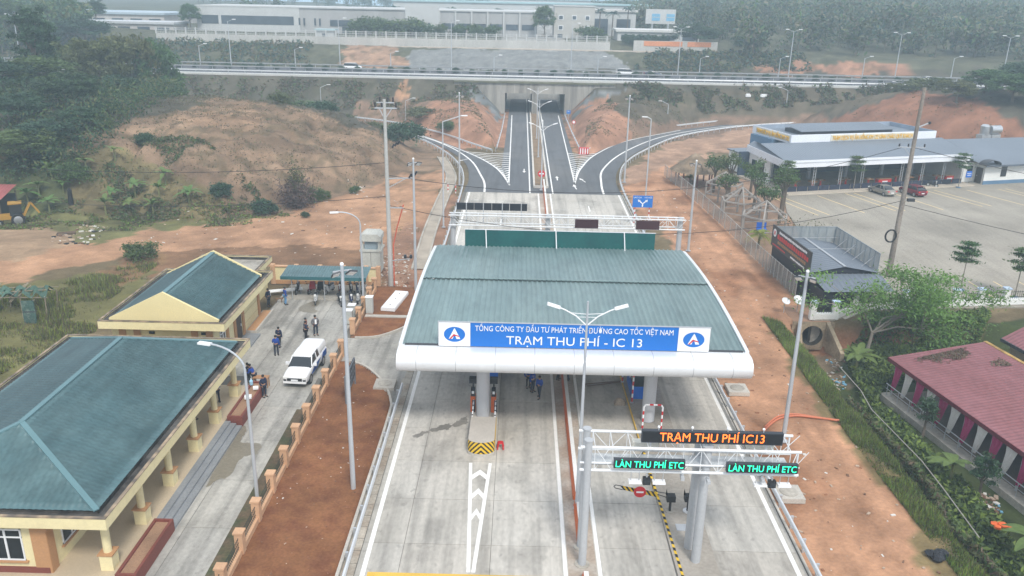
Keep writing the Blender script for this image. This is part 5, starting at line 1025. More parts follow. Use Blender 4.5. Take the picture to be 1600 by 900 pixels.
def car(label, paint_, loc, rz, kind="sedan", L=4.5, W=1.75, group=None, name="parked_car", plate=True):
    t = thing(name, label, "car", loc, rz, group); f, b = -L / 2, L / 2       # front faces -Y
    if kind == "sedan":
        secs = [ringx(f, W * .86, .32, .62), ringx(f + .12, W * .95, .24, .74), ringx(f + .6, W, .2, .86), ringx(f + 1.25, W, .2, .96), ringx(f + 2.2, W, .2, .97), ringx(b - 1.0, W, .2, 1.0), ringx(b - .4, W * .98, .22, 1.02), ringx(b - .08, W * .94, .28, .98), ringx(b, W * .86, .36, .85)]
        cab = [ringx(f + 1.15, W * .92, .93, .98, .04), ringx(f + 1.95, W * .9, .93, 1.42, .05, .78), ringx(f + 2.6, W * .9, .93, 1.47, .05, .76), ringx(b - 1.35, W * .9, .93, 1.42, .05, .76), ringx(b - .62, W * .9, .95, 1.04, .04, .9)]; roofz, r0, r1 = 1.475, f + 2.0, b - 1.4
    elif kind == "hatch":
        secs = [ringx(f, W * .86, .34, .66), ringx(f + .12, W * .95, .26, .8), ringx(f + .6, W, .22, .93), ringx(f + 1.15, W, .22, 1.02), ringx(b - .6, W, .22, 1.05), ringx(b - .08, W * .95, .28, 1.02), ringx(b, W * .88, .38, .9)]
        cab = [ringx(f + .95, W * .92, .98, 1.04, .04), ringx(f + 1.7, W * .9, .98, 1.52, .05, .8), ringx(b - 1.1, W * .9, .98, 1.54, .05, .78), ringx(b - .12, W * .88, 1.0, 1.12, .04, .9)]; roofz, r0, r1 = 1.545, f + 1.75, b - .75
    else:  # van / suv
        secs = [ringx(f, W * .88, .36, .8), ringx(f + .12, W * .96, .28, .98), ringx(f + .9, W, .25, 1.12), ringx(b - .1, W, .25, 1.15), ringx(b, W * .95, .35, 1.1)]
        cab = [ringx(f + .8, W * .94, 1.05, 1.14, .04), ringx(f + 1.45, W * .93, 1.05, 1.78, .06, .86), ringx(b - .35, W * .93, 1.05, 1.8, .06, .86), ringx(b - .04, W * .92, 1.05, 1.16, .04, .92)]; roofz, r0, r1 = 1.8, f + 1.5, b - .4
    loft(secs).build("body", paint_, t, True); g_ = loft(cab).build("windows", glass_dk, t, True)
    loft([ringx(r0 - .12, W * .66, roofz - .10, roofz - .03, .04), ringx(r0 + .15, W * .72, roofz - .06, roofz + .02, .04), ringx((r0 + r1) / 2, W * .72, roofz - .06, roofz + .03, .04), ringx(r1, W * .70, roofz - .08, roofz + .0, .04)]).build("roof", paint_, t, True)
    pl = MB(); mid = (r0 + r1) / 2
    for s in (-1, 1):
        for y_ in (r0 + .02, mid, r1 - .02): MB().bar((s * W * .455, y_ - (.55 if y_ == r0 + .02 else -.12 if y_ == mid else -.5), .98), (s * W * .35, y_, roofz - .02), .06, .06).build("pillar", paint_, t)
        hl = MB().b2((s * W * .28, f + .02, .62), (s * W * .45, f + .16, .78)).build("headlight", lens_m, t); tl = MB().b2((s * W * .3, b - .13, .74), (s * W * .46, b + .015, .92)).build("tail_light", red_m, t); MB().box((s * (W / 2 + .09), f + 1.55, 1.02), (.2, .12, .13)).build("mirror", paint_, t)
        wheel(t, s * (W / 2 - .1), f + .85, .32 if kind != "van" else .36); wheel(t, s * (W / 2 - .1), b - .85, .32 if kind != "van" else .36)
    MB().b2((-W * .3, f - .012, .36), (W * .3, f + .02, .56)).build("grille", black_m, t); MB().b2((-.26, b - .01, .55), (.26, b + .012, .68)).build("number_plate", white_s, t); return t
silver = M("silver car paint", (.40, .38, .34), .25, .02, metal=.5); wine = M("wine red car paint", (.16, .012, .022), .22, .02); whitec = M("white car paint", (.78, .79, .80), .22, .02)
car("silver sedan parked before the restaurant, left of the red car", silver, (54.6, 122.9, .02), rad(197), "sedan", group="cars parked before the restaurant"); car("wine red car parked before the restaurant, right of the silver sedan", wine, (59.2, 122.9, .02), rad(196), "hatch", 4.3, group="cars parked before the restaurant")
q = P(548, 104, 8.05); car("white car driving on the motorway on the left", whitec, (-44.5, 222.5, 8.06), rad(90), "van", 4.7, name="car"); car("white van driving on the motorway on the right", whitec, (27.0, 222.5, 8.06), rad(90), "van", 4.9, name="car"); car("dark car right behind the white van on the motorway", M("dark car paint", (.03, .045, .08), .25), (34.0, 222.5, 8.06), rad(90), "sedan", name="car"); car("white car far right on the motorway partly hidden by shrubs", whitec, (106, 222.5, 8.06), rad(90), "sedan", name="car")
# pickup with covered bed, faces -Y
pk = thing("pickup_truck", "white pickup truck with blue side stripes and covered bed in the yard", "pickup truck", (-15.75, 56.2, 0), rad(-3)); L, W = 5.3, 1.82; f, b = -L / 2, L / 2
loft([ringx(f, W * .80, .45, .86), ringx(f + .1, W * .94, .36, .99), ringx(f + .35, W * .99, .34, 1.08), ringx(f + .8, W, .34, 1.14), ringx(f + 1.35, W, .34, 1.18), ringx(f + 2.0, W, .34, 1.18), ringx(b - .1, W, .4, 1.2), ringx(b, W * .97, .5, 1.15)]).build("body", whitec, pk, True)
loft([ringx(f + 1.25, W * .93, 1.1, 1.17, .04), ringx(f + 2.0, W * .92, 1.1, 1.72, .05, .82), ringx(f + 3.3, W * .92, 1.1, 1.76, .05, .82), ringx(f + 3.55, W * .92, 1.1, 1.7, .05, .82)]).build("cab_windows", glass_dk, pk, True)
loft([ringx(f + 1.92, W * .70, 1.62, 1.71, .04), ringx(f + 2.2, W * .78, 1.66, 1.79, .04), ringx(f + 3.2, W * .79, 1.68, 1.82, .04), ringx(f + 3.58, W * .78, 1.62, 1.77, .04)]).build("cab_roof", whitec, pk, True); loft([ringx(f + 3.6, W * .96, 1.15, 1.8, .05, .86), ringx(b - .5, W * .96, 1.15, 1.84, .05, .86), ringx(b - .06, W * .95, 1.15, 1.74, .05, .88)]).build("bed_cover", whitec, pk, True)
for s in (-1, 1):
    for y0, y1 in ((f + 1.45, f + 2.05), (f + 2.75, f + 2.8), (f + 3.5, f + 3.52)): MB().bar((s * W * .462, y0, 1.16), (s * W * .385, y1, 1.72), .07, .07).build("pillar", whitec, pk)
    MB().b2((s * W * .2, f - .02, .78), (s * W * .45, f + .2, .93)).build("headlight", lens_m, pk); MB().b2((s * W * .44, f + .12, .5), (s * W * .33, f - .015, .72)).build("fog_lamp", dark_m, pk); MB().box((s * (W / 2 + .13), f + 1.7, 1.2), (.24, .14, .2)).build("mirror", whitec, pk)
    wheel(pk, s * (W / 2 - .12), f + .95, .38, .26); wheel(pk, s * (W / 2 - .12), b - 1.15, .38, .26)
    MB().add([(s * (W / 2 + .006), f + .9, .62), (s * (W / 2 + .006), f + 2.6, .55), (s * (W / 2 + .006), f + 3.6, .98), (s * (W / 2 + .006), f + 1.9, 1.02)], [(0, 1, 2, 3), (3, 2, 1, 0)]).build("blue_stripe", blue_m, pk); MB().add([(s * (W / 2 + .006), f + 3.7, .6), (s * (W / 2 + .006), b - .3, .62), (s * (W / 2 + .006), b - .25, 1.1), (s * (W / 2 + .006), f + 4.1, 1.1)], [(0, 1, 2, 3), (3, 2, 1, 0)]).build("blue_stripe", blue_m, pk)
MB().b2((-W * .3, f - .03, .6), (W * .3, f + .04, .82)).build("grille", black_m, pk); MB().b2((-W * .46, f - .05, .42), (W * .46, f + .05, .58)).build("bumper", whitec, pk); MB().b2((-.25, f - .06, .62), (.25, f - .035, .74)).build("number_plate", white_s, pk); MB().b2((-.35, f - .045, .83), (.35, f - .02, .87)).build("chrome_strip", galv_lt, pk); MB().bar((-.3, f + 1.3, 1.185), (.35, f + 1.42, 1.22), .03, .02).build("wiper", black_m, pk)
# motorbikes
def motorbike(x, y, rz, col, label, scale=1.):
    t = thing("motorbike", label, "motorbike", (x, y, .08 if y > 71.9 else .01), rz, "motorbikes at the shelter"); t.rotation_euler = (rad(6), 0, rz)
    for y_ in (-.6, .6):
        w = MB().tube((-.05, 0, 0), (.05, 0, 0), .29, n=16).build("wheel", rubber, t); w.location = (0, y_, .29); MB().tube((-.055, 0, 0), (.055, 0, 0), .17, n=12).build("rim", galv, w)
    loft([[(-.06, -.45, .5), (.06, -.45, .5), (.06, -.45, .85), (-.06, -.45, .85)], [(-.16, -.3, .3), (.16, -.3, .3), (.14, -.28, .9), (-.14, -.28, .9)], [(-.12, -.05, .28), (.12, -.05, .28), (.1, -.05, .5), (-.1, -.05, .5)], [(-.14, .25, .35), (.14, .25, .35), (.14, .2, .7), (-.14, .2, .7)], [(-.1, .8, .55), (.1, .8, .55), (.1, .8, .78), (-.1, .8, .78)]]).build("body", col, t)
    MB().b2((-.13, .02, .7), (.13, .72, .8)).build("seat", black_m, t); MB().bar((0, -.6, .3), (0, -.42, .95), .08, .06).build("fork", galv, t); MB().tube((-.33, -.38, 1.02), (.33, -.38, 1.02), .025).build("handlebar", black_m, t); MB().b2((-.09, -.52, .86), (.09, -.4, 1.02)).build("headlight", lens_m, t)
    for s in (-1, 1): MB().tube((s * .25, -.38, 1.02), (s * .3, -.36, 1.2), .012).box((s * .31, -.36, 1.23), (.12, .03, .08)).build("mirror", black_m, t)
    MB().tube((.14, .1, .32), (.14, .75, .4), .05).build("exhaust", galv, t); MB().b2((-.08, -.78, .5), (.08, -.42, .55)).build("mudguard", col, t); MB().bar((-.1, .05, .25), (-.28, .1, .0), .03, .03).build("kick_stand", galv, t)
    return t
bk, rd_, wh_, bl_ = M("black gloss", (.02, .02, .022), .25), M("dark red gloss", (.22, .02, .02), .25), M("white gloss", (.62, .63, .64), .25), M("deep blue gloss", (.015, .03, .14), .25)
rows = [(-20.9, 73.6, bk, "first"), (-19.6, 73.8, rd_, "second"), (-18.75, 73.8, bk, "third"), (-17.9, 73.7, wh_, "fourth"), (-16.9, 74.0, rd_, "fifth"), (-15.9, 74.0, bk, "sixth"), (-15.2, 73.8, bl_, "seventh"), (-14.75, 74.3, wh_, "eighth")]
for x_, y_, c_, n_ in rows: motorbike(x_, y_, rad(rs.uniform(-22, 22)), c_, {bk: "black", rd_: "dark red", wh_: "white", bl_: "deep blue"}[c_] + " motorbike under the shelter, %s from the left" % n_)
for x_, y_, c_, lb in ((-18.6, 71.2, wh_, "white motorbike parked alone in front of the shelter, leftmost"), (-16.3, 70.9, bk, "black motorbike in front of the shelter, beside the lamp"), (-15.4, 71.5, bl_, "deep blue motorbike in front of the shelter by the cabinets"), (-14.75, 71.7, wh_, "white motorbike in front of the shelter, rightmost by the fence")): motorbike(x_, y_, rad(rs.uniform(-20, 25)), c_, lb)
for x_, y_, c_, lb in ((-19.35, 73.2, M("red rag", (.35, .03, .04), .8), "red coat hung over a motorbike under the shelter"), (-18.6, 73.2, blackc, "black coat hung over a motorbike under the shelter")):
    o = loft([[(-.3, -.1, .55), (.3, -.1, .55), (.3, .12, .55), (-.3, .12, .55)], [(-.26, -.14, .9), (.26, -.14, .9), (.26, .14, .9), (-.26, .14, .9)], [(-.2, -.08, 1.25), (.2, -.08, 1.25), (.2, .1, 1.28), (-.2, .1, 1.28)]]).build("coat", c_); o.location = (x_, y_, .08); tag(o, lb, "coat")
t = thing("white_sheet", "white board lying by the store door left of the motorbikes", "board", (-22.0, 73.4, .0), rad(20)); MB().b2((-1.6, -.35, .35), (1.6, .35, .4)).build("panel", white_s, t)
for a in (-1.4, 1.4): MB().b2((a - .05, -.3, 0), (a + .05, .3, .35)).build("support", galv, t)
# ================================================================== restaurant
rest = thing("restaurant", "long roadside restaurant with grey two-tier roof and yellow lettering", "restaurant", (39.3, 121.8, 0), rad(17))
slate = M("grey blue metal roof", (.175, .205, .245), .5, .07, .3, 4, stretch=(1, 1, 1)); wfas = M("pale fascia", (.74, .77, .82), .55, .04); wwall = M("white wall", (.72, .73, .71), .75, .06); bwall = M("blue grey wall", (.10, .19, .30), .7, .1)
def rb(mb, n, m, sm_=False): return mb.build(n, m, rest, sm_)
rb(MB().b2((0, -1.6, -.1), (34, 14, .18)), "floor_slab", M("restaurant floor", (.50, .44, .36), .7, .1))
# lower roof: slope, ribs as fine lines
V = []; F = []; us = np.arange(-.6, 32.61, .4)
def sheet(root, name, mat, p00, p10, p11, p01, pitch=.45, lift=.04):
    p00, p10, p11, p01 = map(lambda q: np.array(q, float), (p00, p10, p11, p01)); n_ = max(2, int(np.linalg.norm(p10 - p00) / pitch)); ts = []
    for k in range(n_): ts += [(k / n_, 0), ((k + .8) / n_, 0), ((k + .86) / n_, 1), ((k + .94) / n_, 1)]
    ts += [(1, 0)]; nr = np.cross(p10 - p00, p01 - p00); nr /= np.linalg.norm(nr); nr = nr if nr[2] > 0 else -nr
    A = np.array([p00 + (p10 - p00) * t + nr * lift * h for t, h in ts]); B = np.array([p01 + (p11 - p01) * t + nr * lift * h for t, h in ts]); m = len(ts)
    return link(bpy.data.objects.new(name, npmesh(name, np.concatenate([A, B]), np.array([(i, i + 1, m + i + 1, m + i) for i in range(m - 1)]), mat)), root)
sheet(rest, "lower_roof", slate, (-.6, -.6, 5.0), (33, -.6, 5.0), (36.5, 9.6, 5.85), (1.5, 9.6, 5.85)); sheet(rest, "lower_roof", slate, (1.7, 13.4, 5.0), (-.6, -.6, 5.0), (1.5, 9.6, 5.85), (2.8, 13.4, 5.6))
rb(MB().b2((-.62, -.72, 3.95), (33, -.6, 5.02)), "fascia", wfas); rb(MB().add([(-.7, -.72, 3.95), (1.6, 13.4, 3.95), (1.6, 13.4, 5.02), (-.7, -.72, 5.02), (-.55, -.72, 3.95), (1.75, 13.4, 3.95), (1.75, 13.4, 5.02), (-.55, -.72, 5.02)], [(0, 1, 2, 3), (7, 6, 5, 4), (3, 2, 6, 7), (0, 4, 5, 1), (1, 5, 6, 2)]), "fascia", wfas); rb(MB().b2((-.8, -.78, 4.62), (33.0, -.725, 4.7)), "fascia_shade_strip", M("fascia shade line", (.40, .43, .48), .6))  # grey strip along the lower fascia is a shade line put into colour
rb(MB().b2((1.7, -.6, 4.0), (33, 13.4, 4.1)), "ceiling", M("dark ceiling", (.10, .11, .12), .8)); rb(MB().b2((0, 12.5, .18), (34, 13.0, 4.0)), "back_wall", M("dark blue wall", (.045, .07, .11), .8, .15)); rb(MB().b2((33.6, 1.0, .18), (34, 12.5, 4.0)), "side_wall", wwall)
rb(MB().b2((1.7, 6.5, .18), (2.0, 12.5, 4.0)), "side_wall", wwall); rb(MB().b2((1.66, 8, .9), (1.7, 9.4, 3.0)).b2((1.66, 10.2, .9), (1.7, 11.6, 3.0)), "side_window", glass_dk)
for u in (.4, 5.2, 9.8, 13.8, 21, 24.9, 29, 32.6):
    t = rb(MB().bar((u - .2, .0, .18), (u - .2, .0, 4.0), .07, .07).bar((u + .2, .0, .18), (u + .2, .0, 4.0), .07, .07), "truss_post", galv)
    m_ = MB()
    for k in range(8): m_.bar((u - .2, 0, .3 + k * .46), (u + .2, 0, .55 + k * .46), .035, .035)
    m_.build("lacing", galv, t)
for u in (3, 10, 17, 24, 30): rb(MB().b2((u - .25, 7.8, .18), (u + .25, 8.2, 4.0)), "inner_pillar", M("grey pillar", (.42, .44, .46), .7))
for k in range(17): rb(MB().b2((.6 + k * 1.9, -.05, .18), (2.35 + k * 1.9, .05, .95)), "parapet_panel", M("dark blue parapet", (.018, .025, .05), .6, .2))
# upper tier
rb(MB().b2((7, 9.3, 5.7), (35, 9.45, 7.05)), "upper_fascia", wfas); rb(MB().b2((6.85, 9.3, 5.7), (7.0, 20.6, 7.05)), "upper_fascia", wfas); rb(MB().b2((34.9, 9.5, 5.7), (35.05, 20.6, 7.05)).b2((7, 20.5, 5.7), (35, 20.65, 7.05)), "upper_fascia", M("blue grey fascia", (.30, .36, .44), .6)); rb(MB().b2((7, 9.45, 6.2), (34.9, 20.5, 6.35)), "upper_roof", slate)
rb(MB().b2((8.0, 10.5, 4.0), (34, 20, 6.2)), "upper_wall", bwall); rb(MB().b2((6.2, 13.6, 0), (7.4, 20, 5.7)), "rear_wall", bwall); rb(MB().b2((1.8, 13.5, 0), (6.2, 19, 3.2)), "rear_block", wwall); rb(MB().b2((1.5, 13.45, 3.2), (6.3, 19.3, 3.4)), "rear_block_roof", slate)
sheet(rest, "roof_lantern", slate, (11, 12.6, 6.95), (29.5, 12.6, 6.95), (29.5, 18, 7.5), (11, 18, 7.5)); rb(MB().b2((11.3, 13, 6.35), (29.2, 17.8, 6.93)), "lantern_base", dark_m)
yl = M("yellow letters", (.80, .46, .02), .45, .04); rb(MB().b2((14.2, 9.2, 5.95), (30.4, 9.3, 6.9)), "letter_board", M("pale letter board", (.62, .60, .52), .6)); rb(MB().b2((6.78, 9.6, 5.95), (6.84, 19.4, 6.9)), "letter_board", M("pale letter board", (.62, .60, .52), .6))
text("TRẠM DỊCH VỤ ĂN UỐNG KM 122 KÍNH CHÀO QUÝ KHÁCH", .95, yl, rest, (22.3, 9.15, 6.38), FACE, width=15.6, ext=.04); text("TRẠM DỊCH VỤ ĂN UỐNG KM 122", .95, yl, rest, (6.74, 14.5, 6.38), (PI / 2, 0, -PI / 2), width=9.4, ext=.04)
# annex on the right
rb(MB().b2((36.2, -1.0, 0), (60, 10, 3.3)), "annex_wall", wwall); rb(MB().b2((36.15, -1.03, 0), (60, -.99, .6)), "annex_plinth", bwall); sheet(rest, "annex_roof", slate, (35.2, -2.0, 3.3), (61, -2.0, 3.3), (61, 9.5, 5.4), (32.5, 9.5, 5.6)); rb(MB().b2((35.2, -2.05, 3.05), (61, -1.95, 3.32)), "annex_eave", M("dark eave", (.10, .12, .15), .6))
rb(MB().b2((39.4, -1.06, 1.2), (40.5, -1.0, 2.9)).b2((45, -1.06, 1.2), (46, -1.0, 2.9)), "annex_window", glass_dk); rb(MB().b2((34, 1.0, .1), (36.2, 1.3, 3.3)), "entrance_wall", wwall); d_ = rb(MB().b2((36.1, -.6, .1), (36.19, .7, 2.6)), "door", M("dark door", (.05, .035, .025), .5)); MB().b2((36.05, .3, 1.2), (36.1, .4, 1.35)).build("door_handle", galv, d_); rb(MB().b2((34.6, .93, 1.0), (35.6, 1.0, 2.7)), "entrance_window", glass_dk)
aw = thing("awning", "small dark curved awning at the restaurant annex corner", "awning", tuple(rest.matrix_basis @ Vector((36.2, -1.0, 3.4))), rad(17)); loft([[(1.6 * math.cos(t) * 1.0, y_, .75 * math.sin(t)) for t in np.linspace(0, PI, 9)] + [(1.5 * math.cos(t), y_, .75 * math.sin(t) - .06) for t in np.linspace(PI, 0, 9)] for y_ in (-1.4, 0)]).build("canopy", dark_m, aw, True)
for s_ in (-1.4, 1.4): MB().bar((s_, -1.2, .1), (s_ * .4, 0, -.6), .04, .04).build("strut", galv, aw)
W_ = lambda u, v, z=.18: tuple(rest.matrix_basis @ Vector((u, v, z)))
stool_m = M("red stool", (.5, .03, .02), .5); wood_m = M("warm wood", (.32, .17, .08), .6)
nm_ = ("first", "second", "third", "fourth", "fifth", "sixth", "seventh", "eighth", "ninth", "tenth", "eleventh")
for k, u in enumerate((1.8, 4.0, 6.4, 8.4, 11.4, 13.0, 16.6, 22.4, 24.2, 27.0, 29.6)):
    t = thing("dining_table", "wooden dining table on a red base in the restaurant, %s from the left" % nm_[k], "table", W_(u, 1.8 + (k % 2) * .8), rad(17), "restaurant tables"); MB().lathe([(.75, .98), (.75, 1.05)], n=14).build("table_top", wood_m, t); MB().lathe([(.22, 0), (.15, .5), (.2, .98)], n=10).build("pedestal", stool_m, t); MB().lathe([(.3, 1.05), (.34, 1.2)], n=10).build("hot_pot", M("pot metal", (.3, .24, .16), .5), t)
for k, (u, w_) in enumerate(((19.2, 2.4), (31.6, 1.6))):
    t = thing("food_counter", "red fronted food counter in the restaurant, %s" % ("in the middle", "at the right end")[k], "counter", W_(u, 1.2), rad(17)); MB().b2((-w_ / 2, 0, 0), (w_ / 2, .8, .95)).build("front", red_m, t); MB().b2((-w_ / 2 - .05, -.05, .95), (w_ / 2 + .05, .85, 1.02)).build("counter_top", wood_m, t); MB().b2((-.5, -.01, .3), (.5, -.002, .7)).build("white_label", white_s, t)
motorbike(*W_(26.3, -1.0)[:2], rad(70), bk, "dark motorbike parked by the restaurant steps")
t = thing("blue_sign", "small blue sign board by the restaurant entrance", "sign", W_(33.2, -.9, .1), rad(17)); MB().tube((0, 0, 0), (0, 0, 1.3), .04).build("post", galv, t); MB().b2((-.55, -.04, 1.2), (.55, .04, 2.2)).build("panel", blue_m, t); MB().b2((-.4, -.05, 1.8), (.4, -.042, 1.88)).b2((-.35, -.05, 1.5), (.35, -.042, 1.58)).build("white_stripe", white_s, t)
for k in range(2):
    t = thing("water_tank", "%s steel water tank behind the restaurant annex" % ("upright" if k == 0 else "lying"), "tank", W_(52 + k * 2.2, 16, 5.0), rad(17)); 
    (MB().lathe([(.8, 0), (.8, 1.5), (.5, 1.8), (.1, 1.85)], n=16) if k == 0 else MB().tube((-1.1, 0, .8), (1.1, 0, .8), .8, n=16)).build("tank_body", M("stainless steel", (.62, .64, .66), .3, .05, metal=.8), t, True); MB().b2((-1, -.7, -1.2), (1, .7, 0)).build("stand", galv, t)
# ================================================================== kiosk with roof-top mesh fence
ki = thing("dark_kiosk", "black walled kiosk with grey roof and mesh panels on top", "kiosk", (27.8, 70.6, 0), rad(4)); kw = M("black kiosk wall", (.012, .013, .02), .6, .1)
MB().b2((0, 3.9, 0), (6.6, 13.6, 2.95)).build("wall", kw, ki); sheet(ki, "roof", M("grey kiosk roof", (.15, .175, .21), .5, .06), (0, 3.6, 3.0), (0, 13.7, 3.0), (3.3, 13.7, 3.6), (3.3, 3.6, 3.6), .5); sheet(ki, "roof", M("grey kiosk roof", (.15, .175, .21), .5, .06), (6.7, 13.7, 3.0), (6.7, 3.6, 3.0), (3.3, 3.6, 3.6), (3.3, 13.7, 3.6), .5)
MB().extr([(0, 2.95), (6.6, 2.95), (3.3, 3.55)], 'y', 3.85, 3.92).build("gable", M("dark gable", (.035, .04, .055), .6), ki); MB().bar((3.3, 3.6, 3.64), (3.3, 13.6, 3.64), .25, .04).build("ridge_cap", galv, ki)
sheet(ki, "front_roof", M("grey kiosk roof", (.15, .175, .21), .5, .06), (.4, 0.6, 2.15), (6.9, .6, 2.15), (6.9, 3.8, 2.85), (0, 3.8, 2.85), .5); MB().b2((.3, .8, 0), (2.6, 3.9, 2.1)).build("lower_wall", kw, ki); MB().b2((4.8, 2.4, 0), (5.6, 3.2, 2.2)).build("meter_box", dark_m, ki)
mesh_m = M("grey mesh panel", (.30, .35, .38), .6, .1, alpha=.55)
for k in range(7): MB().b2((.2 + k * .92, 13.62, 3.1), (1.08 + k * .92, 13.64, 4.75)).build("mesh_panel", mesh_m, ki)
for k in range(10): MB().b2((6.68, 4.0 + k * .97, 3.05), (6.7, 4.93 + k * .97, 4.75)).build("mesh_panel", mesh_m, ki)
m_ = MB()
for k in range(8): m_.bar((.15 + k * .92, 13.63, 2.9), (.15 + k * .92, 13.63, 4.8), .06, .06)
for k in range(11): m_.bar((6.69, 3.97 + k * .97, 2.9), (6.69, 3.97 + k * .97, 4.8), .06, .06)
m_.bar((.1, 13.63, 4.78), (6.7, 13.63, 4.78), .06, .06).bar((6.69, 3.95, 4.78), (6.69, 13.63, 4.78), .06, .06); m_.build("fence_frame", M("grey frame", (.22, .26, .29), .5), ki)
m_ = MB(); [m_.bar((0, y_, 3.9), (6.69, y_, 3.9), .04, .04) for y_ in (8.5, 12.6)]; [m_.bar((6.69, y_, 4.2), (5.6, y_, 3.2), .04, .04) for y_ in (5, 7, 9, 11)]; m_.build("brace", galv, ki)
ks = thing("kiosk_sign", "dark slanted sign board with red letters on the kiosk side", "sign", (27.65, 70.6, 2.9), rad(4)); MB().b2((-.12, 3.3, 0), (0, 13.4, 2.2)).build("panel", M("charcoal sign", (.045, .05, .055), .5), ks)
def marks(y0, y1, z, h, m, n, seed):
    r_ = random.Random(seed); mb = MB(); y = y1; 
    for k in range(n):
        w = (y1 - y0) / n; a = y1 - k * w; mb.b2((-.135, a - w * .8, z + r_.uniform(-.02, .02)), (-.122, a, z + h * r_.uniform(.8, 1)))
    tag(mb.build("faded_lettering", m, ks), kind="stuff")
marks(4.2, 11.4, 1.72, .26, white_s, 20, 1); marks(3.7, 11.8, 1.08, .5, red_m, 15, 2); marks(4.2, 11.6, .62, .3, M("tan letters", (.36, .2, .09), .6), 17, 3); marks(9.4, 12.9, .2, .16, red_m, 16, 4); marks(4.4, 8.0, .2, .18, white_s, 14, 5)
MB().tube((-.125, 12.6, 1.5), (-.14, 12.6, 1.5), .42, n=20).build("white_disc", white_s, ks); MB().b2((-.15, 12.45, 1.3), (-.141, 12.75, 1.7)).build("disc_mark", red_m, ks)
for x_, y_, r_, lb in ((25.9, 71.7, .55, "large white satellite dish outside the kiosk"), (24.6, 71.4, .4, "small white satellite dish outside the kiosk")):
    t = thing("satellite_dish", lb, "dish", (x_, y_, 0), rad(20)); MB().tube((0, 0, 0), (0, 0, 1.0), .04).build("post", galv, t); d_ = MB().lathe([(.02, 0), (r_ * .5, .05), (r_ * .85, .16), (r_, .25), (r_ * .97, .27), (r_ * .8, .18), (.05, .04)], n=18).build("dish", white_metal, t, True); d_.location = (0, 0, 1.0); d_.rotation_euler = (rad(35), 0, 0); MB().bar((0, -.3, 1.2), (0, -.5, 1.6), .03, .03).build("feed_arm", galv, t)
# ================================================================== chain link fence and garden frames
cf = thing("chain_link_fence", "long chain link fence between the dirt track and the garden", "fence", (27.1, 76, 0)); fp = [(27.1, 76), (26.7, 82), (26.35, 88), (25.9, 101), (24.9, 117), (23.4, 133)]
link_m = M("chain link", (.42, .40, .36), .6, .1, alpha=.32); cps = smooth_path(fp, 6); n_ = len(cps)
for i in range(n_ - 1):
    a, b = cps[i], cps[i + 1]; d = math.dist(a, b); kk = max(1, int(d / 2.6))
    for k in range(kk):
        p = [a[j] + (b[j] - a[j]) * k / kk for j in (0, 1)]; q = [a[j] + (b[j] - a[j]) * (k + 1) / kk for j in (0, 1)]
        wbuild(MB().tube((*p, -.1), (*p, 1.9), .045, n=6), "post", conc_pole, cf); wbuild(MB().wall([p, q], .01, .05, 1.82), "mesh_panel", link_m, cf); wbuild(MB().tube((*p, 1.83), (*q, 1.83), .025, n=5), "top_rail", conc_pole, cf)
grey_w = M("weathered grey timber", (.30, .275, .25), .85, .15); th_m = M("straw thatch", (.25, .19, .13), .95, .4, 2, 14, .05)
def pavilion(x, y, r, label, thatch=False, rz=0., h=2.3, n=6):
    t = thing("pavilion", label, "pavilion", (x, y, 0), rz, "garden pavilions"); pts = [Vector((r * math.cos(2 * PI * k / n), r * math.sin(2 * PI * k / n), 0)) for k in range(n)]; apex = Vector((0, 0, h + r * .62))
    red_t = M("red brown timber", (.14, .035, .025), .7)
    for k in range(n):
        p, q = pts[k], pts[(k + 1) % n]; up_ = Vector((0, 0, 1)); m = red_t if thatch else grey_w
        MB().bar(p, p + up_ * h, .2, .2).build("post", m, t)
        if not thatch:
            MB().bar(p + up_ * h, q + up_ * h, .18, .18).build("ring_beam", m, t); MB().bar(p + up_ * (h - .05), apex, .17, .17).build("rafter", m, t); MB().bar(p * .55 + up_ * (h + r * .28), q * .55 + up_ * (h + r * .28), .12, .12).build("purlin", m, t)
            if k: MB().bar(p + up_ * .8, q + up_ * .8, .11, .11).build("hand_rail", m, t)
    if thatch:
        mb = MB(); RR = random.Random(5); k_ = 28
        mb.lathe([(r * 1.35, h - .25), (r * 1.0, h + .35), (r * .55, h + r * .5), (r * .5, h + r * .48), (r * .25, h + r * .72), (.03, h + r * .85)], n=24); mb.build("thatch_roof", th_m, t)
        vs = []; 
        st_ = MB()
        for k in range(1100):
            a = RR.uniform(0, 2 * PI); f0 = RR.uniform(.1, 1); r0 = r * 1.3 * f0; z0 = h + r * .85 - f0 * (r * .85 + .2); a2 = a + RR.uniform(-.05, .05); st_.add([(r0 * math.cos(a), r0 * math.sin(a), z0 + .08), ((r0 + .5) * math.cos(a2), (r0 + .5) * math.sin(a2), z0 - .2), ((r0 + .5) * math.cos(a2 + .03), (r0 + .5) * math.sin(a2 + .03), z0 - .2)], [(0, 1, 2)])
        tag(st_.build("loose_straw", th_m, t), kind="stuff")
    return t
pavilion(27.1, 127.5, 2.8, "round thatched pavilion with red posts at the far fence end", True, h=2.4, n=8); pavilion(29.5, 117.5, 2.6, "farthest bare timber pavilion frame behind the thatched one"); pavilion(29.3, 107, 2.7, "middle bare timber pavilion frame by the fence", rz=.4); pavilion(30.2, 99.0, 2.9, "nearest bare timber pavilion frame by the fence", rz=.2)
t = thing("play_bench", "blue play seat inside the nearest timber pavilion", "seat", (30.0, 99, 0)); MB().b2((-.6, -.2, .4), (.6, .3, .55)).build("seat", blue_m, t); MB().b2((-.6, .25, .55), (.6, .32, 1.3)).build("backrest", blue_m, t); MB().b2((-.55, -.15, 0), (-.4, .25, .4)).b2((.4, -.15, 0), (.55, .25, .4)).build("support", blue_m, t)
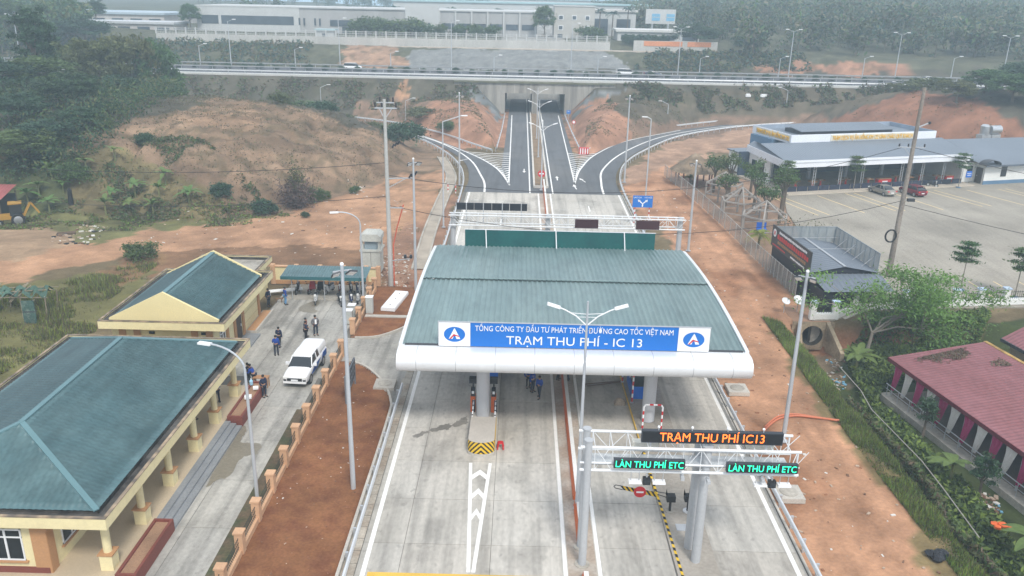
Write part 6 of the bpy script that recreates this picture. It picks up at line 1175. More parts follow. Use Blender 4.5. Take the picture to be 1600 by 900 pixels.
# ================================================================== retaining wall with white pillars, culvert
rw = thing("retaining_wall", "weathered retaining wall topped by a white and blue pillar fence", "wall", (30, 72, -2.5)); wl2 = [(26.7, 69.9), (28.8, 70.1), (31.5, 72.6), (44.2, 74.6), (60, 77), (90, 81)]
for i in range(len(wl2) - 1):
    wbuild(MB().wall([wl2[i], wl2[i + 1]], .5, -3.2, .05), "stone_face", concrete_old, rw); wbuild(MB().wall([wl2[i], wl2[i + 1]], .56, .052, .55), "white_parapet", wwall, rw)
    d = math.dist(wl2[i], wl2[i + 1]); k_ = max(1, round(d / 2.7)) 
    for k in range(k_):
        p = [wl2[i][j] + (wl2[i + 1][j] - wl2[i][j]) * k / k_ for j in (0, 1)]; q = [wl2[i][j] + (wl2[i + 1][j] - wl2[i][j]) * (k + 1) / k_ for j in (0, 1)]
        pl = wbuild(MB().box((*p, .8), (.5, .5, 1.6)), "pillar", wwall, rw); MB().box((*p, 1.66), (.64, .64, .12)).build("pillar_cap", M("pale blue cap", (.45, .55, .68), .7), pl)
        m_ = MB().bar((*p, 1.25), (*q, 1.25), .04, .04).bar((*p, .75), (*q, .75), .04, .04); L_ = math.dist(p, q); nn = int(L_ / .22)
        for z in range(nn): c = [p[j] + (q[j] - p[j]) * (z + .5) / nn for j in (0, 1)]; m_.bar((*c, .55), (*c, 1.4), .022, .022)
        tag(wbuild(m_, "railing", black_w, rw), kind="stuff")
wbuild(MB().bar((28.0, 69.2, -.35), (32.2, 72.2, .05), .35, .12), "lower_ledge", kerb_c, rw)
cu_ = thing("culvert", "concrete pipe culvert with splayed side walls under the track", "culvert", (26.6, 69, -2.4)); ccm = M("stained culvert concrete", (.36, .29, .20), .9, .22, .8, 5, .01, col2=(.20, .16, .11), c2=.55)
m_ = MB(); N_ = 24; R0 = .95; cz = -1.25
oc = [(26.6 + 1.9 * max(-1, min(1, 1.5 * math.cos(2 * PI * k / N_))), cz + 1.35 * max(-1, min(1, 1.5 * math.sin(2 * PI * k / N_)))) for k in range(N_)]; ic = [(26.6 + R0 * math.cos(2 * PI * k / N_), cz + R0 * math.sin(2 * PI * k / N_)) for k in range(N_)]
vs = [(p[0], 68.95, p[1]) for p in oc] + [(p[0], 68.95, p[1]) for p in ic]; m_.add(vs, [(k, (k + 1) % N_, N_ + (k + 1) % N_, N_ + k) for k in range(N_)]); wbuild(m_, "headwall", ccm, cu_)
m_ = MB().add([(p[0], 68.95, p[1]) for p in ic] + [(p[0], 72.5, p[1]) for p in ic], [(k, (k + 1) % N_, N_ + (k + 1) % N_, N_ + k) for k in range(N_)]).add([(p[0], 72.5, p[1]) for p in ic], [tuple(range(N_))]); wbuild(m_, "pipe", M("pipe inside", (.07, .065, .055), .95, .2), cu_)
for s_ in (-1, 1): wbuild(MB().add([(26.6 + s_ * 1.1, 68.95, -3), (26.6 + s_ * 1.45, 68.95, -3), (26.6 + s_ * 2.0, 66.2, -3), (26.6 + s_ * 1.65, 66.2, -3), (26.6 + s_ * 1.1, 68.95, .1), (26.6 + s_ * 1.45, 68.95, .1), (26.6 + s_ * 2.0, 66.2, -1.75), (26.6 + s_ * 1.65, 66.2, -1.75)], [(3, 2, 1, 0), (4, 5, 6, 7), (0, 1, 5, 4), (1, 2, 6, 5), (2, 3, 7, 6), (3, 0, 4, 7)]), "wing_wall", ccm, cu_)
# ================================================================== pink tent restaurant in the dip
tn = thing("pink_tent_hall", "open dining hall with pink sheet roof and pink and white drapes", "hall", (29.7, 59.0, -2.0), rad(9.8)); pink_r = M("faded pink roof", (.235, .10, .11), .75, .16, .25, 3, 0, col2=(.215, .085, .09), c2=.55, stretch=(1, .3, 1)); pinkc = M("magenta drape", (.40, .035, .14), .8, .1); whc = M("white drape", (.66, .63, .60), .8, .08)
MB().b2((0, -34, -.4), (7.4, 0, .1)).build("floor_slab", M("hall floor", (.20, .16, .13), .8, .15), tn); MB().b2((-.9, -34, -.5), (0, .3, .05)).build("edge_step", concrete_old, tn); sheet(tn, "roof", pink_r, (-.5, -34, 3.0), (-.5, .5, 3.0), (7.6, .5, 3.9), (7.6, -34, 3.9), .35, .03)
MB().b2((-.55, -34, 2.72), (-.5, .5, 3.02)).build("fascia", M("maroon fascia", (.13, .02, .03), .6), tn); MB().add([(-.5, .5, 2.72), (7.6, .5, 3.6), (7.6, .5, 3.9), (-.5, .5, 3.02)], [(0, 1, 2, 3), (3, 2, 1, 0)]).build("fascia", M("maroon fascia", (.13, .02, .03), .6), tn)
for k in range(13):
    y_ = -.2 - k * 2.7; MB().tube((-.2, y_, .1), (-.2, y_, 2.85), .06).build("post", galv, tn)
    for j, (c_, o_) in enumerate(((pinkc, 0), (whc, 1.3))):
        mb = MB(); ys_ = np.linspace(0, 1.1, 9)
        V2 = []
        for zi, zz in enumerate((2.75, 2.0, 1.2, .55)):
            sc_ = 1 - zi * .25
            for q_ in range(9): V2.append((-.3 + .07 * math.sin(q_ * 2.2 + zi) , y_ - o_ - ys_[q_] * sc_, zz))
        mb.add(V2, [(r * 9 + i, r * 9 + i + 1, (r + 1) * 9 + i + 1, (r + 1) * 9 + i) for r in range(3) for i in range(8)]); mb.build("drape", c_, tn, True)
MB().tube((-.6, -34, 1.0), (-.6, 0, 1.0), .035).tube((-.6, -34, .6), (-.6, 0, .6), .025).build("hand_rail", galv, tn)
for k in range(24): MB().tube((-.6, -.2 - k * 1.4, 0), (-.6, -.2 - k * 1.4, 1.0), .025).build("rail_post", galv, tn)
MB().b2((7.0, -34, .1), (7.3, 0, 3.7)).build("back_wall", M("dull inner wall", (.10, .09, .08), .9), tn); MB().b2((7.6, -34, 2.2), (7.9, .6, 3.95)).build("yellow_wall", M("rusty yellow wall", (.45, .30, .10), .9, .25, .6, 4, col2=(.22, .12, .05), c2=.55), tn)
t2 = thing("pink_gable_house", "house with faded pink gabled roof at the right edge", "house", (38.6, 60.4, -2), rad(9.8)); MB().b2((1.0, -10, 0), (7, .6, 4.2)).build("wall", M("house wall", (.36, .30, .22), .9), t2); sheet(t2, "roof", pink_r, (.4, -10.5, 4.0), (.4, 1, 4.0), (4.2, 1, 5.9), (4.2, -10.5, 5.9), .35, .03); sheet(t2, "roof", pink_r, (8, 1, 4.0), (8, -10.5, 4.0), (4.2, -10.5, 5.9), (4.2, 1, 5.9), .35, .03); MB().b2((.3, -10.5, 3.75), (.45, 1, 4.0)).build("eave", dark_m, t2)
# small things by the gully and the track
wbuild(MB().b2((24.9, 69.0, -.30), (28.3, 73.6, -.09)), "fill", M("track fill", (.30, .18, .115), .95, .2), cu_)
o = MB().path([P(1312, 573, -.9), P(1345, 610, -.7), P(1362, 640, -.9), P(1440, 720, -.7), P(1475, 765, -.8), P(1530, 840, -.7)], .035, n=6).build("white_pipe", M("dirty white pipe", (.34, .32, .28), .6)); tag(o, "long thin white pipe on stakes across the green gully", "pipe")
hs = smooth_path([P(1195, 668)[:2], P(1215, 652)[:2], P(1240, 648)[:2], P(1270, 652)[:2], P(1308, 658)[:2]], 5); o = MB().path([Vector((*p, .05)) for p in hs], .07).path([Vector((p[0] - .25 + .02 * i, p[1] - .55 + .03 * i, .05)) for i, p in enumerate(hs)], .07).build("orange_hose", M("orange hose", (.52, .16, .08), .6)); tag(o, "orange hose lying across the dirt track", "hose")
bgm = M("black bag", (.015, .016, .02), .35); mb = MB(); r_ = random.Random(2)
for k in range(9): mb.lathe([(r_.uniform(.12, .3), 0), (r_.uniform(.2, .36), .1), (r_.uniform(.12, .26), .22), (.05, .3)], (r_.uniform(-.35, .35), r_.uniform(-.25, .25), 0), 7)
o = mb.build("rubbish_bag", bgm); o.location = P(1466, 870); tag(o, "crumpled black rubbish bag on the track edge, lower right", "bag")
mb = MB()
for k in range(5): mb.lathe([(.05, 0), (r_.uniform(.1, .25), .08), (r_.uniform(.1, .3), .2), (.03, .26)], (r_.uniform(-.8, .8), r_.uniform(-.3, .3), r_.uniform(0, .2)), 6)
o = mb.build("orange_cloth", M("bright orange cloth", (.75, .14, .03), .7)); o.location = P(1567, 832, -1.6) + Vector((0, 0, .15)); tag(o, "bright orange cloth heap among the bushes, lower right", "cloth")
# ------------------------------------------------------------------ road signs
bs = thing("direction_sign", "blue direction sign with a white fork arrow beside the right guardrail", "sign", (15.45, 101.4, 0)); MB().b2((-1.25, -.05, 2.35), (1.25, 0, 3.85)).build("panel", blue_s, bs)
for x_ in (-.9, .9):
    mb = MB(); banded(mb, (x_, .05, 0), (x_, .05, 2.35), .06, .3); mb.build("post", [white_metal, red_m], bs)
MB().b2((-.08, -.065, 2.42), (.08, -.055, 2.85)).add([(-.08, -.06, 2.8), (.08, -.06, 2.8), (-.38, -.06, 3.25), (-.5, -.06, 3.13)], [(0, 1, 2, 3)]).add([(-.08, -.06, 2.8), (.08, -.06, 2.8), (.5, -.06, 3.13), (.38, -.06, 3.25)], [(0, 1, 2, 3)]).add([(-.62, -.06, 3.35), (-.55, -.06, 3.0), (-.28, -.06, 3.28)], [(0, 1, 2)]).add([(.62, -.06, 3.35), (.28, -.06, 3.28), (.55, -.06, 3.0)], [(0, 1, 2)]).build("fork_arrow", white_s, bs)
text("LÀO CAI", .27, white_s, bs, (-.65, -.06, 3.6), FACE, width=.95, ext=.004); text("HÀ NỘI", .27, white_s, bs, (.68, -.06, 3.6), FACE, width=.9, ext=.004)
ne = thing("no_entry_sign", "round red no entry sign at the start of the median", "sign", (3.2, 122.3, .35)); MB().tube((0, 0, 0), (0, 0, 2.2), .05).build("post", galv, ne); MB().tube((0, -.06, 1.75), (0, -.1, 1.75), .55, n=28).build("disc", red_m, ne); MB().b2((-.36, -.115, 1.66), (.36, -.105, 1.84)).build("white_bar", white_s, ne); MB().b2((-.12, -.05, .1), (.12, .05, 1.0)).build("yellow_marker", M("old yellow", (.35, .26, .08), .7), ne)
q = P(1009 - 5 + 0, 240); cb = thing("crash_barrel", "red and white crash cushion block on the right gore", "barrier", (11.6, 151.2, 0)); 
for k in range(3): MB().b2((-.9, -.4, .05 + k * .4), (.9, .4, .4 + k * .4)).build("band", red_m if k != 1 else M("dusty red", (.5, .12, .09), .6), cb)
for k in range(4): MB().box((-.66 + k * .44, -.41, .62), (.18, .02, 1.0)).build("white_mark", white_s, cb)
t = thing("small_blue_sign", "small blue square sign right of the underpass mouth", "sign", (11.0, 196, 0)); MB().tube((0, 0, 0), (0, 0, 2), .05).build("post", galv, t); MB().b2((-.45, -.05, 1.4), (.45, 0, 2.2)).build("panel", blue_s, t); MB().b2((-.2, -.06, 1.9), (.2, -.052, 2.0)).build("arrow_mark", white_s, t)
t = thing("speed_sign", "small round red and white sign right of the carriageway", "sign", (11.4, 181, 0)); MB().tube((0, 0, 0), (0, 0, 2), .05).build("post", galv, t); d_ = MB().tube((0, -.04, 1.6), (0, -.07, 1.6), .42, n=20).build("disc", red_m, t); MB().tube((0, -.07, 1.6), (0, -.085, 1.6), .3, n=20).build("white_centre", white_s, d_)
for p_, lb in (((700, 300), "leftmost red and white marker post by the left drain"), ((712, 302), "rightmost red and white marker post by the left drain")):
    q = P(*p_); t = thing("delineator", lb, "post", (q.x, q.y, 0)); mb = MB(); banded(mb, (0, 0, 0), (0, 0, 1.3), .07, .26); mb.build("pole", [white_metal, red_m], t); MB().box((0, -.08, 1.1), (.1, .03, .1)).build("reflector", red_m, t)
t = thing("iron_bars", "two long rusty iron bars lying on the lane by the booth", "bars", (6.5, 55.6, .03), rad(12)); MB().bar((-1.4, 0, .03), (1.5, .05, .03), .06, .06).build("bar", M("rusty iron", (.16, .10, .07), .7), t); MB().bar((-1.3, -.35, .03), (1.6, -.1, .05), .06, .06).build("bar", M("rusty iron", (.16, .10, .07), .7), t)
o = loft([[(-.4, -.3, 0), (.4, -.3, 0), (.5, .3, 0), (-.4, .35, 0)], [(-.25, -.2, .3), (.3, -.15, .25), (.3, .2, .3), (-.2, .2, .35)], [(-.1, -.05, .42), (.1, -.05, .4), (.1, .08, .42), (-.1, .08, .45)]]).build("rubble_heap", M("dusty rubble", (.34, .27, .2), .95, .25, 3, 12)); o.location = (7.4, 52.4, 0); tag(o, "small dusty rubble heap by the yellow kerb", "rubble")
# ================================================================== underpass
ud = thing("underpass", "twin box concrete underpass below the motorway", "underpass", (TCX, 205, 0)); ucm = M("streaked portal concrete", (.36, .345, .31), .9, .16, .35, 3, .006, col2=(.20, .19, .17), c2=.55, stretch=(2.2, 1, .12)); uin = M("tunnel inside concrete", (.40, .39, .36), .85, .1)
for a, b in (((-16.5, 0), (-4.1, 7.3)), ((2.45, 0), (3.75, 5.0)), ((10.4, 0), (22.5, 7.3)), ((-4.1, 4.95), (10.4, 7.3))): wbuild(MB().b2((a[0], 204.3, a[1]), (b[0], 205.0, b[1])), "portal_wall", ucm, ud)
for a, b in (((-4.6, 0), (-4.1, 5.4)), ((2.45, 0), (3.75, 5.0)), ((10.4, 0), (10.9, 5.4))): wbuild(MB().b2((a[0], 205.0, a[1]), (b[0], 231, b[1])), "side_wall", uin, ud)
wbuild(MB().b2((-4.1, 205.0, 5.0), (10.4, 231, 5.4)), "ceiling", uin, ud); wbuild(MB().b2((-16.5, 203.9, 7.3), (22.5, 206.0, 7.62)), "coping", M("mossy coping", (.13, .13, .085), .95, .25), ud)
struct(MB().b2((-6, 205.4, 6.6), (12.4, 207.3, 7.68)).build("cover_soil", M("dry verge", (.13, .12, .075), .95, .25)))
# ================================================================== motorway lamps
def tall(px_, py_, Y, zb, lab, twin=True):
    q = PY(px_, py_, Y); h = q.z - zb
    t = thing("motorway_lamp", lab, "lamp", (q.x, Y, zb), 0, "lamps along the motorway"); MB().tube((0, 0, 0), (0, 0, h - .5), .14, .08, n=7).build("pole", pole_m, t)
    for s in ((-1, 1) if twin else (1,)):
        MB().bar((0, 0, h - .6), (s * 1.5, 0, h), .07, .07).build("arm", pole_m, t); hd = MB().box((s * 1.75, 0, h + .03), (.9, .35, .16)).build("lamp_head", white_metal, t); MB().box((s * 1.75, -.02, h - .07), (.6, .25, .05)).build("lamp_glass", lens_m, hd)
for k, (x_, y_, tw_) in enumerate(((355, 30, 0), (528, 28, 0), (705, 32, 0), (895, 36, 0), (1065, 42, 1), (1241, 46, 1), (1410, 51, 1), (1580, 56, 1), (20, 22, 1))):
    tall(x_, y_, 229.5, 8, "tall lamp beyond the motorway, %s" % ("left of the grey factory front", "above the guardhouse roof", "before the stone lined slope", "before the three storey block", "right of the white billboard", "before the wooded hill", "above the red roadside cut", "above the right hill brow", "above the left trees")[k], bool(tw_))
for k, (x_, y_) in enumerate(((310, 68), (460, 74), (610, 80), (772, 86), (935, 88), (1095, 88), (1220, 88), (1352, 88), (1492, 88))):
    tall(x_, y_, 228.9, 8, "short lamp on the far motorway edge, %s from the left" % ("first", "second", "third", "fourth", "fifth", "sixth", "seventh", "eighth", "ninth")[k], False)
for k, (x_, y_, Y) in enumerate(((500, 132, 190), (633, 153, 185), (1045, 158, 188), (1232, 137, 200), (1410, 128, 205))):
    q = PY(x_, y_, Y); g0 = hz1(q.x, Y); t = arm_lamp(q.x, Y, q.z - g0, "slip road lamp on the embankment foot, %s from the left" % ("first", "second", "third", "fourth", "fifth")[k], rad(10 if x_ < 800 else 170), 1.6, False, g0, "lamps along the slip roads", .1, .9)
# ================================================================== factory compound behind the motorway
fgrey = M("pale grey factory cladding", (.37, .37, .365), .7, .10, .2, 2, stretch=(3, 1, .2)); fwhite = M("factory white", (.50, .51, .505), .7, .05); fwin = M("factory window", (.07, .09, .11), .3, .2)
fac = thing("factory", "long pale grey factory with a row of dark windows", "factory", (-51, 290, 14))
GZ0 = 14.2
wbuild(MB().b2((-108, 286, GZ0), (4.5, 316, 22.1)), "wall", fgrey, fac); wbuild(MB().b2((-108.4, 285.6, 22.1), (4.9, 316.4, 22.5)), "roof_edge", fwhite, fac)
wbuild(MB().b2((-108.2, 285.7, GZ0), (-74, 286, 22.2)), "tall_front", fwhite, fac)
for x0, x1 in ((-106.6, -101), (-100, -76)): wbuild(MB().b2((x0, 285.6, 16.7), (x1, 285.72, 19.4)), "window", fwin, fac)
for k in range(4): wbuild(MB().b2((-74.4 + k * 1.6 + (k > 1) * 2, 285.6, 16.8), (-73.9 + k * 1.6 + (k > 1) * 2, 285.95, 19)), "window", fwin, fac)
for k in range(3): wbuild(MB().b2((-64 + k * 8.6, 285.8, 16.7), (-56.8 + k * 8.6, 286.02, 18.6)), "window", fwin, fac)
wbuild(MB().b2((-39, 285.2, GZ0), (-28, 286.5, 23.6)), "gable_bay", fwhite, fac)
for k in range(3): wbuild(MB().b2((-37 + k * 1.3 + (k > 1) * 3, 285.1, 16.8), (-36.5 + k * 1.3 + (k > 1) * 3, 285.22, 18.4)), "window", fwin, fac)
for k in range(6): wbuild(MB().b2((-27 + k * 5.3, 285.8, 16.6), (-23 + k * 5.3, 286.02, 18.3)), "window", fwin, fac)
for k in range(7): wbuild(MB().b2((-28 + k * 5.3, 285.5, GZ0), (-27.5 + k * 5.3, 286.0, 22.2)), "pilaster", fwhite, fac)
wbuild(MB().b2((-22, 285.3, GZ0), (-19, 285.9, 17)), "door", fwin, fac); wbuild(MB().b2((-60, 285.4, GZ0), (-57, 285.9, 16.5)), "door", fwin, fac)
blk = thing("grey_block", "three storey plain grey block right of the factory", "building", (16.7, 288, 14)); wbuild(MB().b2((10.1, 286, 14.5), (23.4, 300, 24.3)), "wall", M("warm grey render", (.46, .45, .42), .8, .06), blk); wbuild(MB().b2((9.9, 285.8, 24.3), (23.6, 300.2, 24.6)), "roof_edge", fwhite, blk)
for x_ in (12.3, 16.7, 21):
    for z_ in ((20.8, 17.6) if x_ != 16.7 else (20.8,)): w = wbuild(MB().b2((x_ - .8, 285.9, z_ - .7), (x_ + .8, 286.02, z_ + .8)), "window", win_w, blk); MB().b2((x_ - .6, 285.86, z_ - .5), (x_ + .6, 285.92, z_ + .6)).build("pane", fwin, w)
wbuild(MB().b2((11.3, 285.9, 14.5), (13, 286.02, 15.6)), "door", fwin, blk); wbuild(MB().b2((20.2, 285.9, 14.5), (22, 286.02, 15.6)), "door", fwin, blk)
bb = thing("billboard", "white billboard with two blue panels on a post", "billboard", (47, 300, 14)); wbuild(MB().b2((42.1, 300, 19.1), (52.3, 300.6, 23.9)), "panel", fwhite, bb); wbuild(MB().b2((44.2, 299.9, 20.1), (47, 300, 22.4)), "blue_panel", M("pale blue print", (.16, .40, .60), .6), bb); wbuild(MB().b2((49.2, 299.9, 20.1), (52, 300, 22.4)), "blue_panel", M("pale blue print", (.16, .40, .60), .6), bb)
for x0, z0 in ((44.3, 21.2), (49.3, 21.2)): wbuild(MB().b2((x0, 299.85, z0), (x0 + 2.6, 299.9, z0 + .18)), "white_line", fwhite, bb)
for x_ in (44.5, 50): wbuild(MB().tube((x_, 300.3, 13), (x_, 300.3, 19.1), .35), "post", galv, bb)
gh = thing("guardhouse", "small cream guardhouse at the factory fence", "building", (-60.5, 264, 13)); wbuild(MB().b2((-63, 262, 13), (-57.8, 266, 16.2)), "wall", fwhite, gh); wbuild(MB().b2((-63.6, 261.4, 16.2), (-57.2, 266.6, 16.6)), "roof", M("pale teal roof", (.35, .46, .48), .6), gh); wbuild(MB().b2((-61.3, 261.9, 14.2), (-59.8, 262.02, 15.4)), "window", fwin, gh)
fw_ = thing("factory_wall", "grey wall with white railing along the factory compound", "wall", (-40, 257, 12)); wbuild(MB().b2((-110, 256.8, 12), (26, 257.2, 14.7)), "wall_face", M("pale wall concrete", (.46, .455, .43), .85, .1, .3, 3, stretch=(2, 1, .2)), fw_); wbuild(MB().b2((33, 256.8, 12), (58, 257.2, 15.4)), "wall_face", M("pale wall concrete", (.46, .455, .43), .85, .1), fw_)
for a, b in (((36, 47.5)), ((49, 56))): wbuild(MB().b2((a, 256.7, 13.9), (b, 256.79, 15.3)), "orange_banner", M("orange banner", (.62, .25, .12), .7), fw_)
for k in range(46):
    x_ = -110 + k * 3; wbuild(MB().box((x_, 257, 15.6), (.35, .35, 1.9)), "railing_post", fwhite, fw_)
m_ = MB()
for z_ in (15.0, 15.7, 16.3): m_.bar((-110, 257, z_), (26, 257, z_), .08, .1)
x_ = -110
while x_ < 26: m_.bar((x_, 257, 14.7), (x_, 257, 16.4), .06, .05); x_ += .45
tag(wbuild(m_, "railing", fwhite, fw_), kind="stuff")
for x0, x1, y0, z0, z1, lb, mt, rf in ((30, 56, 275, 14, 17.2, "low white building right of the grey block", fwhite, (.6, .6, .58)), (24, 40, 310, 14, 22.6, "white house behind the palms right of the grey block", fwhite, (.55, .54, .52)), (-190, -125, 300, 14, 18.6, "long low building with dark bays left of the factory", M("pale bays", (.5, .47, .45), .8), (.38, .46, .52)), (-150, -112, 275, 13.5, 16.5, "low shed left of the factory", M("pale bays", (.5, .47, .45), .8), (.5, .52, .54)), (-60, 60, 400, 14, 24, "wide pale hall with a blue green roof beyond the factory", fwhite, (.35, .52, .55)), (-20, 130, 520, 15, 25.5, "far wide pale hall on the horizon", fwhite, (.42, .56, .60))):
    t = thing("far_building", lb, "building", ((x0 + x1) / 2, y0, z0)); d = 12 if x1 - x0 < 50 else 30
    wbuild(MB().b2((x0, y0, z0), (x1, y0 + d, z1)), "wall", mt, t); wbuild(MB().b2((x0 - .6, y0 - .6, z1), (x1 + .6, y0 + d + .6, z1 + .7)), "roof", M("far roof %d" % int(x1), rf, .6, .06), t); n_ = int((x1 - x0) / 6)
    for k in range(n_): wbuild(MB().b2((x0 + 1.2 + k * (x1 - x0) / n_, y0 - .1, z0 + .8), (x0 + 1.2 + (k + .62) * (x1 - x0) / n_, y0 + .02, z0 + (z1 - z0) * .72)), "window", fwin, t)
for k in range(9):   # dark gate house gap and hut roofs on the right hill
    if k < 3:
        q = (1335 + k * 60, 90 - k * 6); p_ = PY(q[0], q[1] - 20, 330 + 20 * k); t = thing("hill_hut", "small pale hut among the trees on the right hill, %s" % ("left one", "middle one", "right one")[k], "hut", (p_.x, p_.y, hz1(p_.x, p_.y))); MB().b2((-4, -3, -1), (4, 3, 3)).build("wall", M("hut wall", (.5, .47, .43), .8), t); MB().extr([(-4.5, 3), (4.5, 3), (0, 5)], 'y', -3.5, 3.5).build("roof", M("hut roof", (.45, .45, .46), .7), t)
for x_, y_, s_, lb in ((1170 / 1, 139, 1, "white stone marker on the embankment, left"), (1195, 141, 1.6, "white stone marker on the embankment, right")):
    q = PY(x_, y_, 202.5); o = MB().box((0, 0, 0), (1.2 * s_, .8, .5)).box((0, 0, .3), (.8 * s_, .6, .3)).build("pale_stone", white_s); o.location = (q.x, 202.5, hz1(q.x, 202.5) + .2); tag(o, lb, "stone")
# ================================================================== plants
RG = np.random.default_rng(11)
def quads(c, size, rg, flat=.0, long=1.35):
    "leaf-like quads with random facing at the given centres"
    n = len(c); a = rg.normal(size=(n, 3)); a[:, 2] += flat * rg.choice([1, 1, 1, -1], n); a /= np.linalg.norm(a, axis=1, keepdims=True)
    b = rg.normal(size=(n, 3)); u = np.cross(a, b); u /= np.linalg.norm(u, axis=1, keepdims=True) + 1e-9; v = np.cross(a, u); s = (size * rg.uniform(.65, 1.35, n))[:, None]
    p = np.stack([c - u * s * long, c - v * s * .55, c + u * s * long, c + v * s * .55], 1).reshape(-1, 3)
    return p, np.arange(4 * n).reshape(n, 4)
def crown_pts(rg, n_cl, n_leaf, rx, rz, zc, clump=.28, hollow=.5):
    d = rg.normal(size=(n_cl, 3)); d /= np.linalg.norm(d, axis=1, keepdims=True); d[:, 2] = np.where(d[:, 2] < -.45, -d[:, 2], d[:, 2]); r = (hollow + (1 - hollow) * rg.random(n_cl) ** .5)[:, None]
    lob = 1 + .28 * np.sin(3 * np.arctan2(d[:, 1], d[:, 0]) + rg.uniform(0, 6)) * rg.uniform(.5, 1) + rg.normal(size=n_cl) * .08
    cc = d * r * np.array([rx, rx, rz])[None] * lob[:, None] + np.array([0, 0, zc])[None]
    pts = []; tint = []
    for k in range(n_cl):
        s = clump * rx * rg.uniform(.6, 1.25); m = int(n_leaf * rg.uniform(.6, 1.4)); q = rg.normal(size=(m, 3)) * np.array([s, s, s * .62])[None] * .62; pts.append(cc[k] + q); tint.append(np.clip(np.full(m, rg.random()) * .65 + rg.random(m) * .35, 0, 1))
    return np.concatenate(pts), np.concatenate(tint), cc
def leaf_mesh(name, pts, tint, size, mat, rg, flat=.4, long=1.35):
    V, F = quads(pts, size, rg, flat, long); return npmesh(name, V, F, mat, tint=np.repeat(tint, 4))
bark = M("grey brown bark", (.13, .105, .08), .9, .2, 2, 9, .02); bark_p = M("pale bark", (.26, .23, .19), .9, .2, 2, 9, .02)
def trunk_mesh(name, h, r, cc, rg, n_br=7, mat=bark):
    mb = MB(); p = Vector((0, 0, -.3)); segs = 4; top = Vector((rg.normal() * .04 * h, rg.normal() * .04 * h, h))
    pts = [p.lerp(top, k / segs) + Vector((rg.normal(), rg.normal(), 0)) * .012 * h * (0 < k < segs) for k in range(segs + 1)]
    for k in range(segs): mb.tube(pts[k], pts[k + 1], r * (1 - .17 * k), r * (1 - .17 * (k + 1)), n=7)
    for c in cc[rg.choice(len(cc), min(n_br, len(cc)), replace=False)]:
        s = pts[2].lerp(pts[-1], rg.uniform(0, 1)); e = Vector(c); m = s.lerp(e, .5) + Vector((0, 0, .04 * h)); mb.tube(s, m, r * .42, r * .26, n=5).tube(m, e, r * .26, r * .08, n=5)
    return mb.mesh(name, mat, True)
G_DK = leaf_mat("dark evergreen leaf", (.042, .088, .045)); G_MD = leaf_mat("mid green leaf", (.072, .125, .042)); G_OL = leaf_mat("olive leaf", (.105, .122, .050)); G_LT = leaf_mat("light green leaf", (.14, .225, .05)); G_BR = leaf_mat("dry brown leaf", (.14, .11, .07)); G_YG = leaf_mat("yellow green leaf", (.21, .25, .05)); G_BL = leaf_mat("blue green leaf", (.045, .095, .072)); G_PW = leaf_mat("haze paled winter leaf", (.125, .14, .085)); G_PB = leaf_mat("haze paled dry leaf", (.17, .15, .11)); G_BN = leaf_mat("banana leaf", (.12, .19, .055), .3, .3)  # pale far-wood leaves: winter foliage, lightened further in place of haze
PROTO = {}
def proto(kind):
    if kind in PROTO: return PROTO[kind]
    rg = np.random.default_rng(abs(hash(kind)) % 1000 if False else sum(map(ord, kind)))
    spec = dict(oakA=(120, 64, 5.2, 4.8, 7.6, .19, .26, G_DK), oakB=(110, 62, 4.6, 4.6, 7.0, .20, .26, G_MD), oakC=(100, 60, 4.8, 4.2, 6.8, .19, .25, G_OL), tall=(90, 60, 2.6, 5.4, 8.5, .26, .22, G_DK), bush=(40, 60, 2.2, 1.5, 1.2, .34, .16, G_MD), bushd=(40, 60, 2.2, 1.5, 1.2, .34, .16, G_DK), busho=(40, 60, 2.2, 1.4, 1.1, .34, .16, G_OL), thin=(34, 46, 1.1, 2.0, 3.4, .4, .13, G_MD))[kind]
    n_cl, n_lf, rx, rz, zc, cl, sz, mt = spec; pts, ti, cc = crown_pts(rg, n_cl, n_lf, rx, rz, zc, cl); cm = leaf_mesh("crown", pts, ti, sz, mt, rg); tm = trunk_mesh("trunk", zc if kind[:4] != "bush" else .6, .05 * zc ** .9 + .05 if kind[:4] != "bush" else .07, cc, rg, 9)
    PROTO[kind] = (cm, tm, zc + rz); return PROTO[kind]
def plant(kind, x, y, h, label, name, cat="tree", wide=1., group=None, z=None, mat=None, rz=None):
    cm, tm, H0 = proto(kind); z = hz1(x, y) if z is None else z; s = h / H0; t = thing(name, label, cat, (x, y, z), random.uniform(0, 6.28) if rz is None else rz, group)
    c = inst("crown" if cat == "tree" else "foliage", cm, t); k = inst("trunk" if cat == "tree" else "stem", tm, t); t.scale = (s * wide, s * wide, s)
    if mat: c.material_slots[0].link = 'OBJECT'; c.material_slots[0].material = mat
    return t
def tree_px(kind, px_, py_, Y, w_px, label, name, **k):
    "crown top at the given photo pixel and distance; crown width in pixels"
    q = PY(px_, py_, Y); g0 = hz1(q.x, Y); h = max(2, q.z - g0); cm, tm, H0 = proto(kind); s = h / H0; wr = {'oakA': 5.2, 'oakB': 4.6, 'oakC': 4.8, 'tall': 2.6}.get(kind, 2.2); want = w_px * (Y * .943 + 6) / FPX / 2
    return plant(kind, q.x, Y, h, label, name, wide=max(.45, min(2.2, want / (wr * 1.15 * s))), **k)
LG = "trees massed on the left hill"
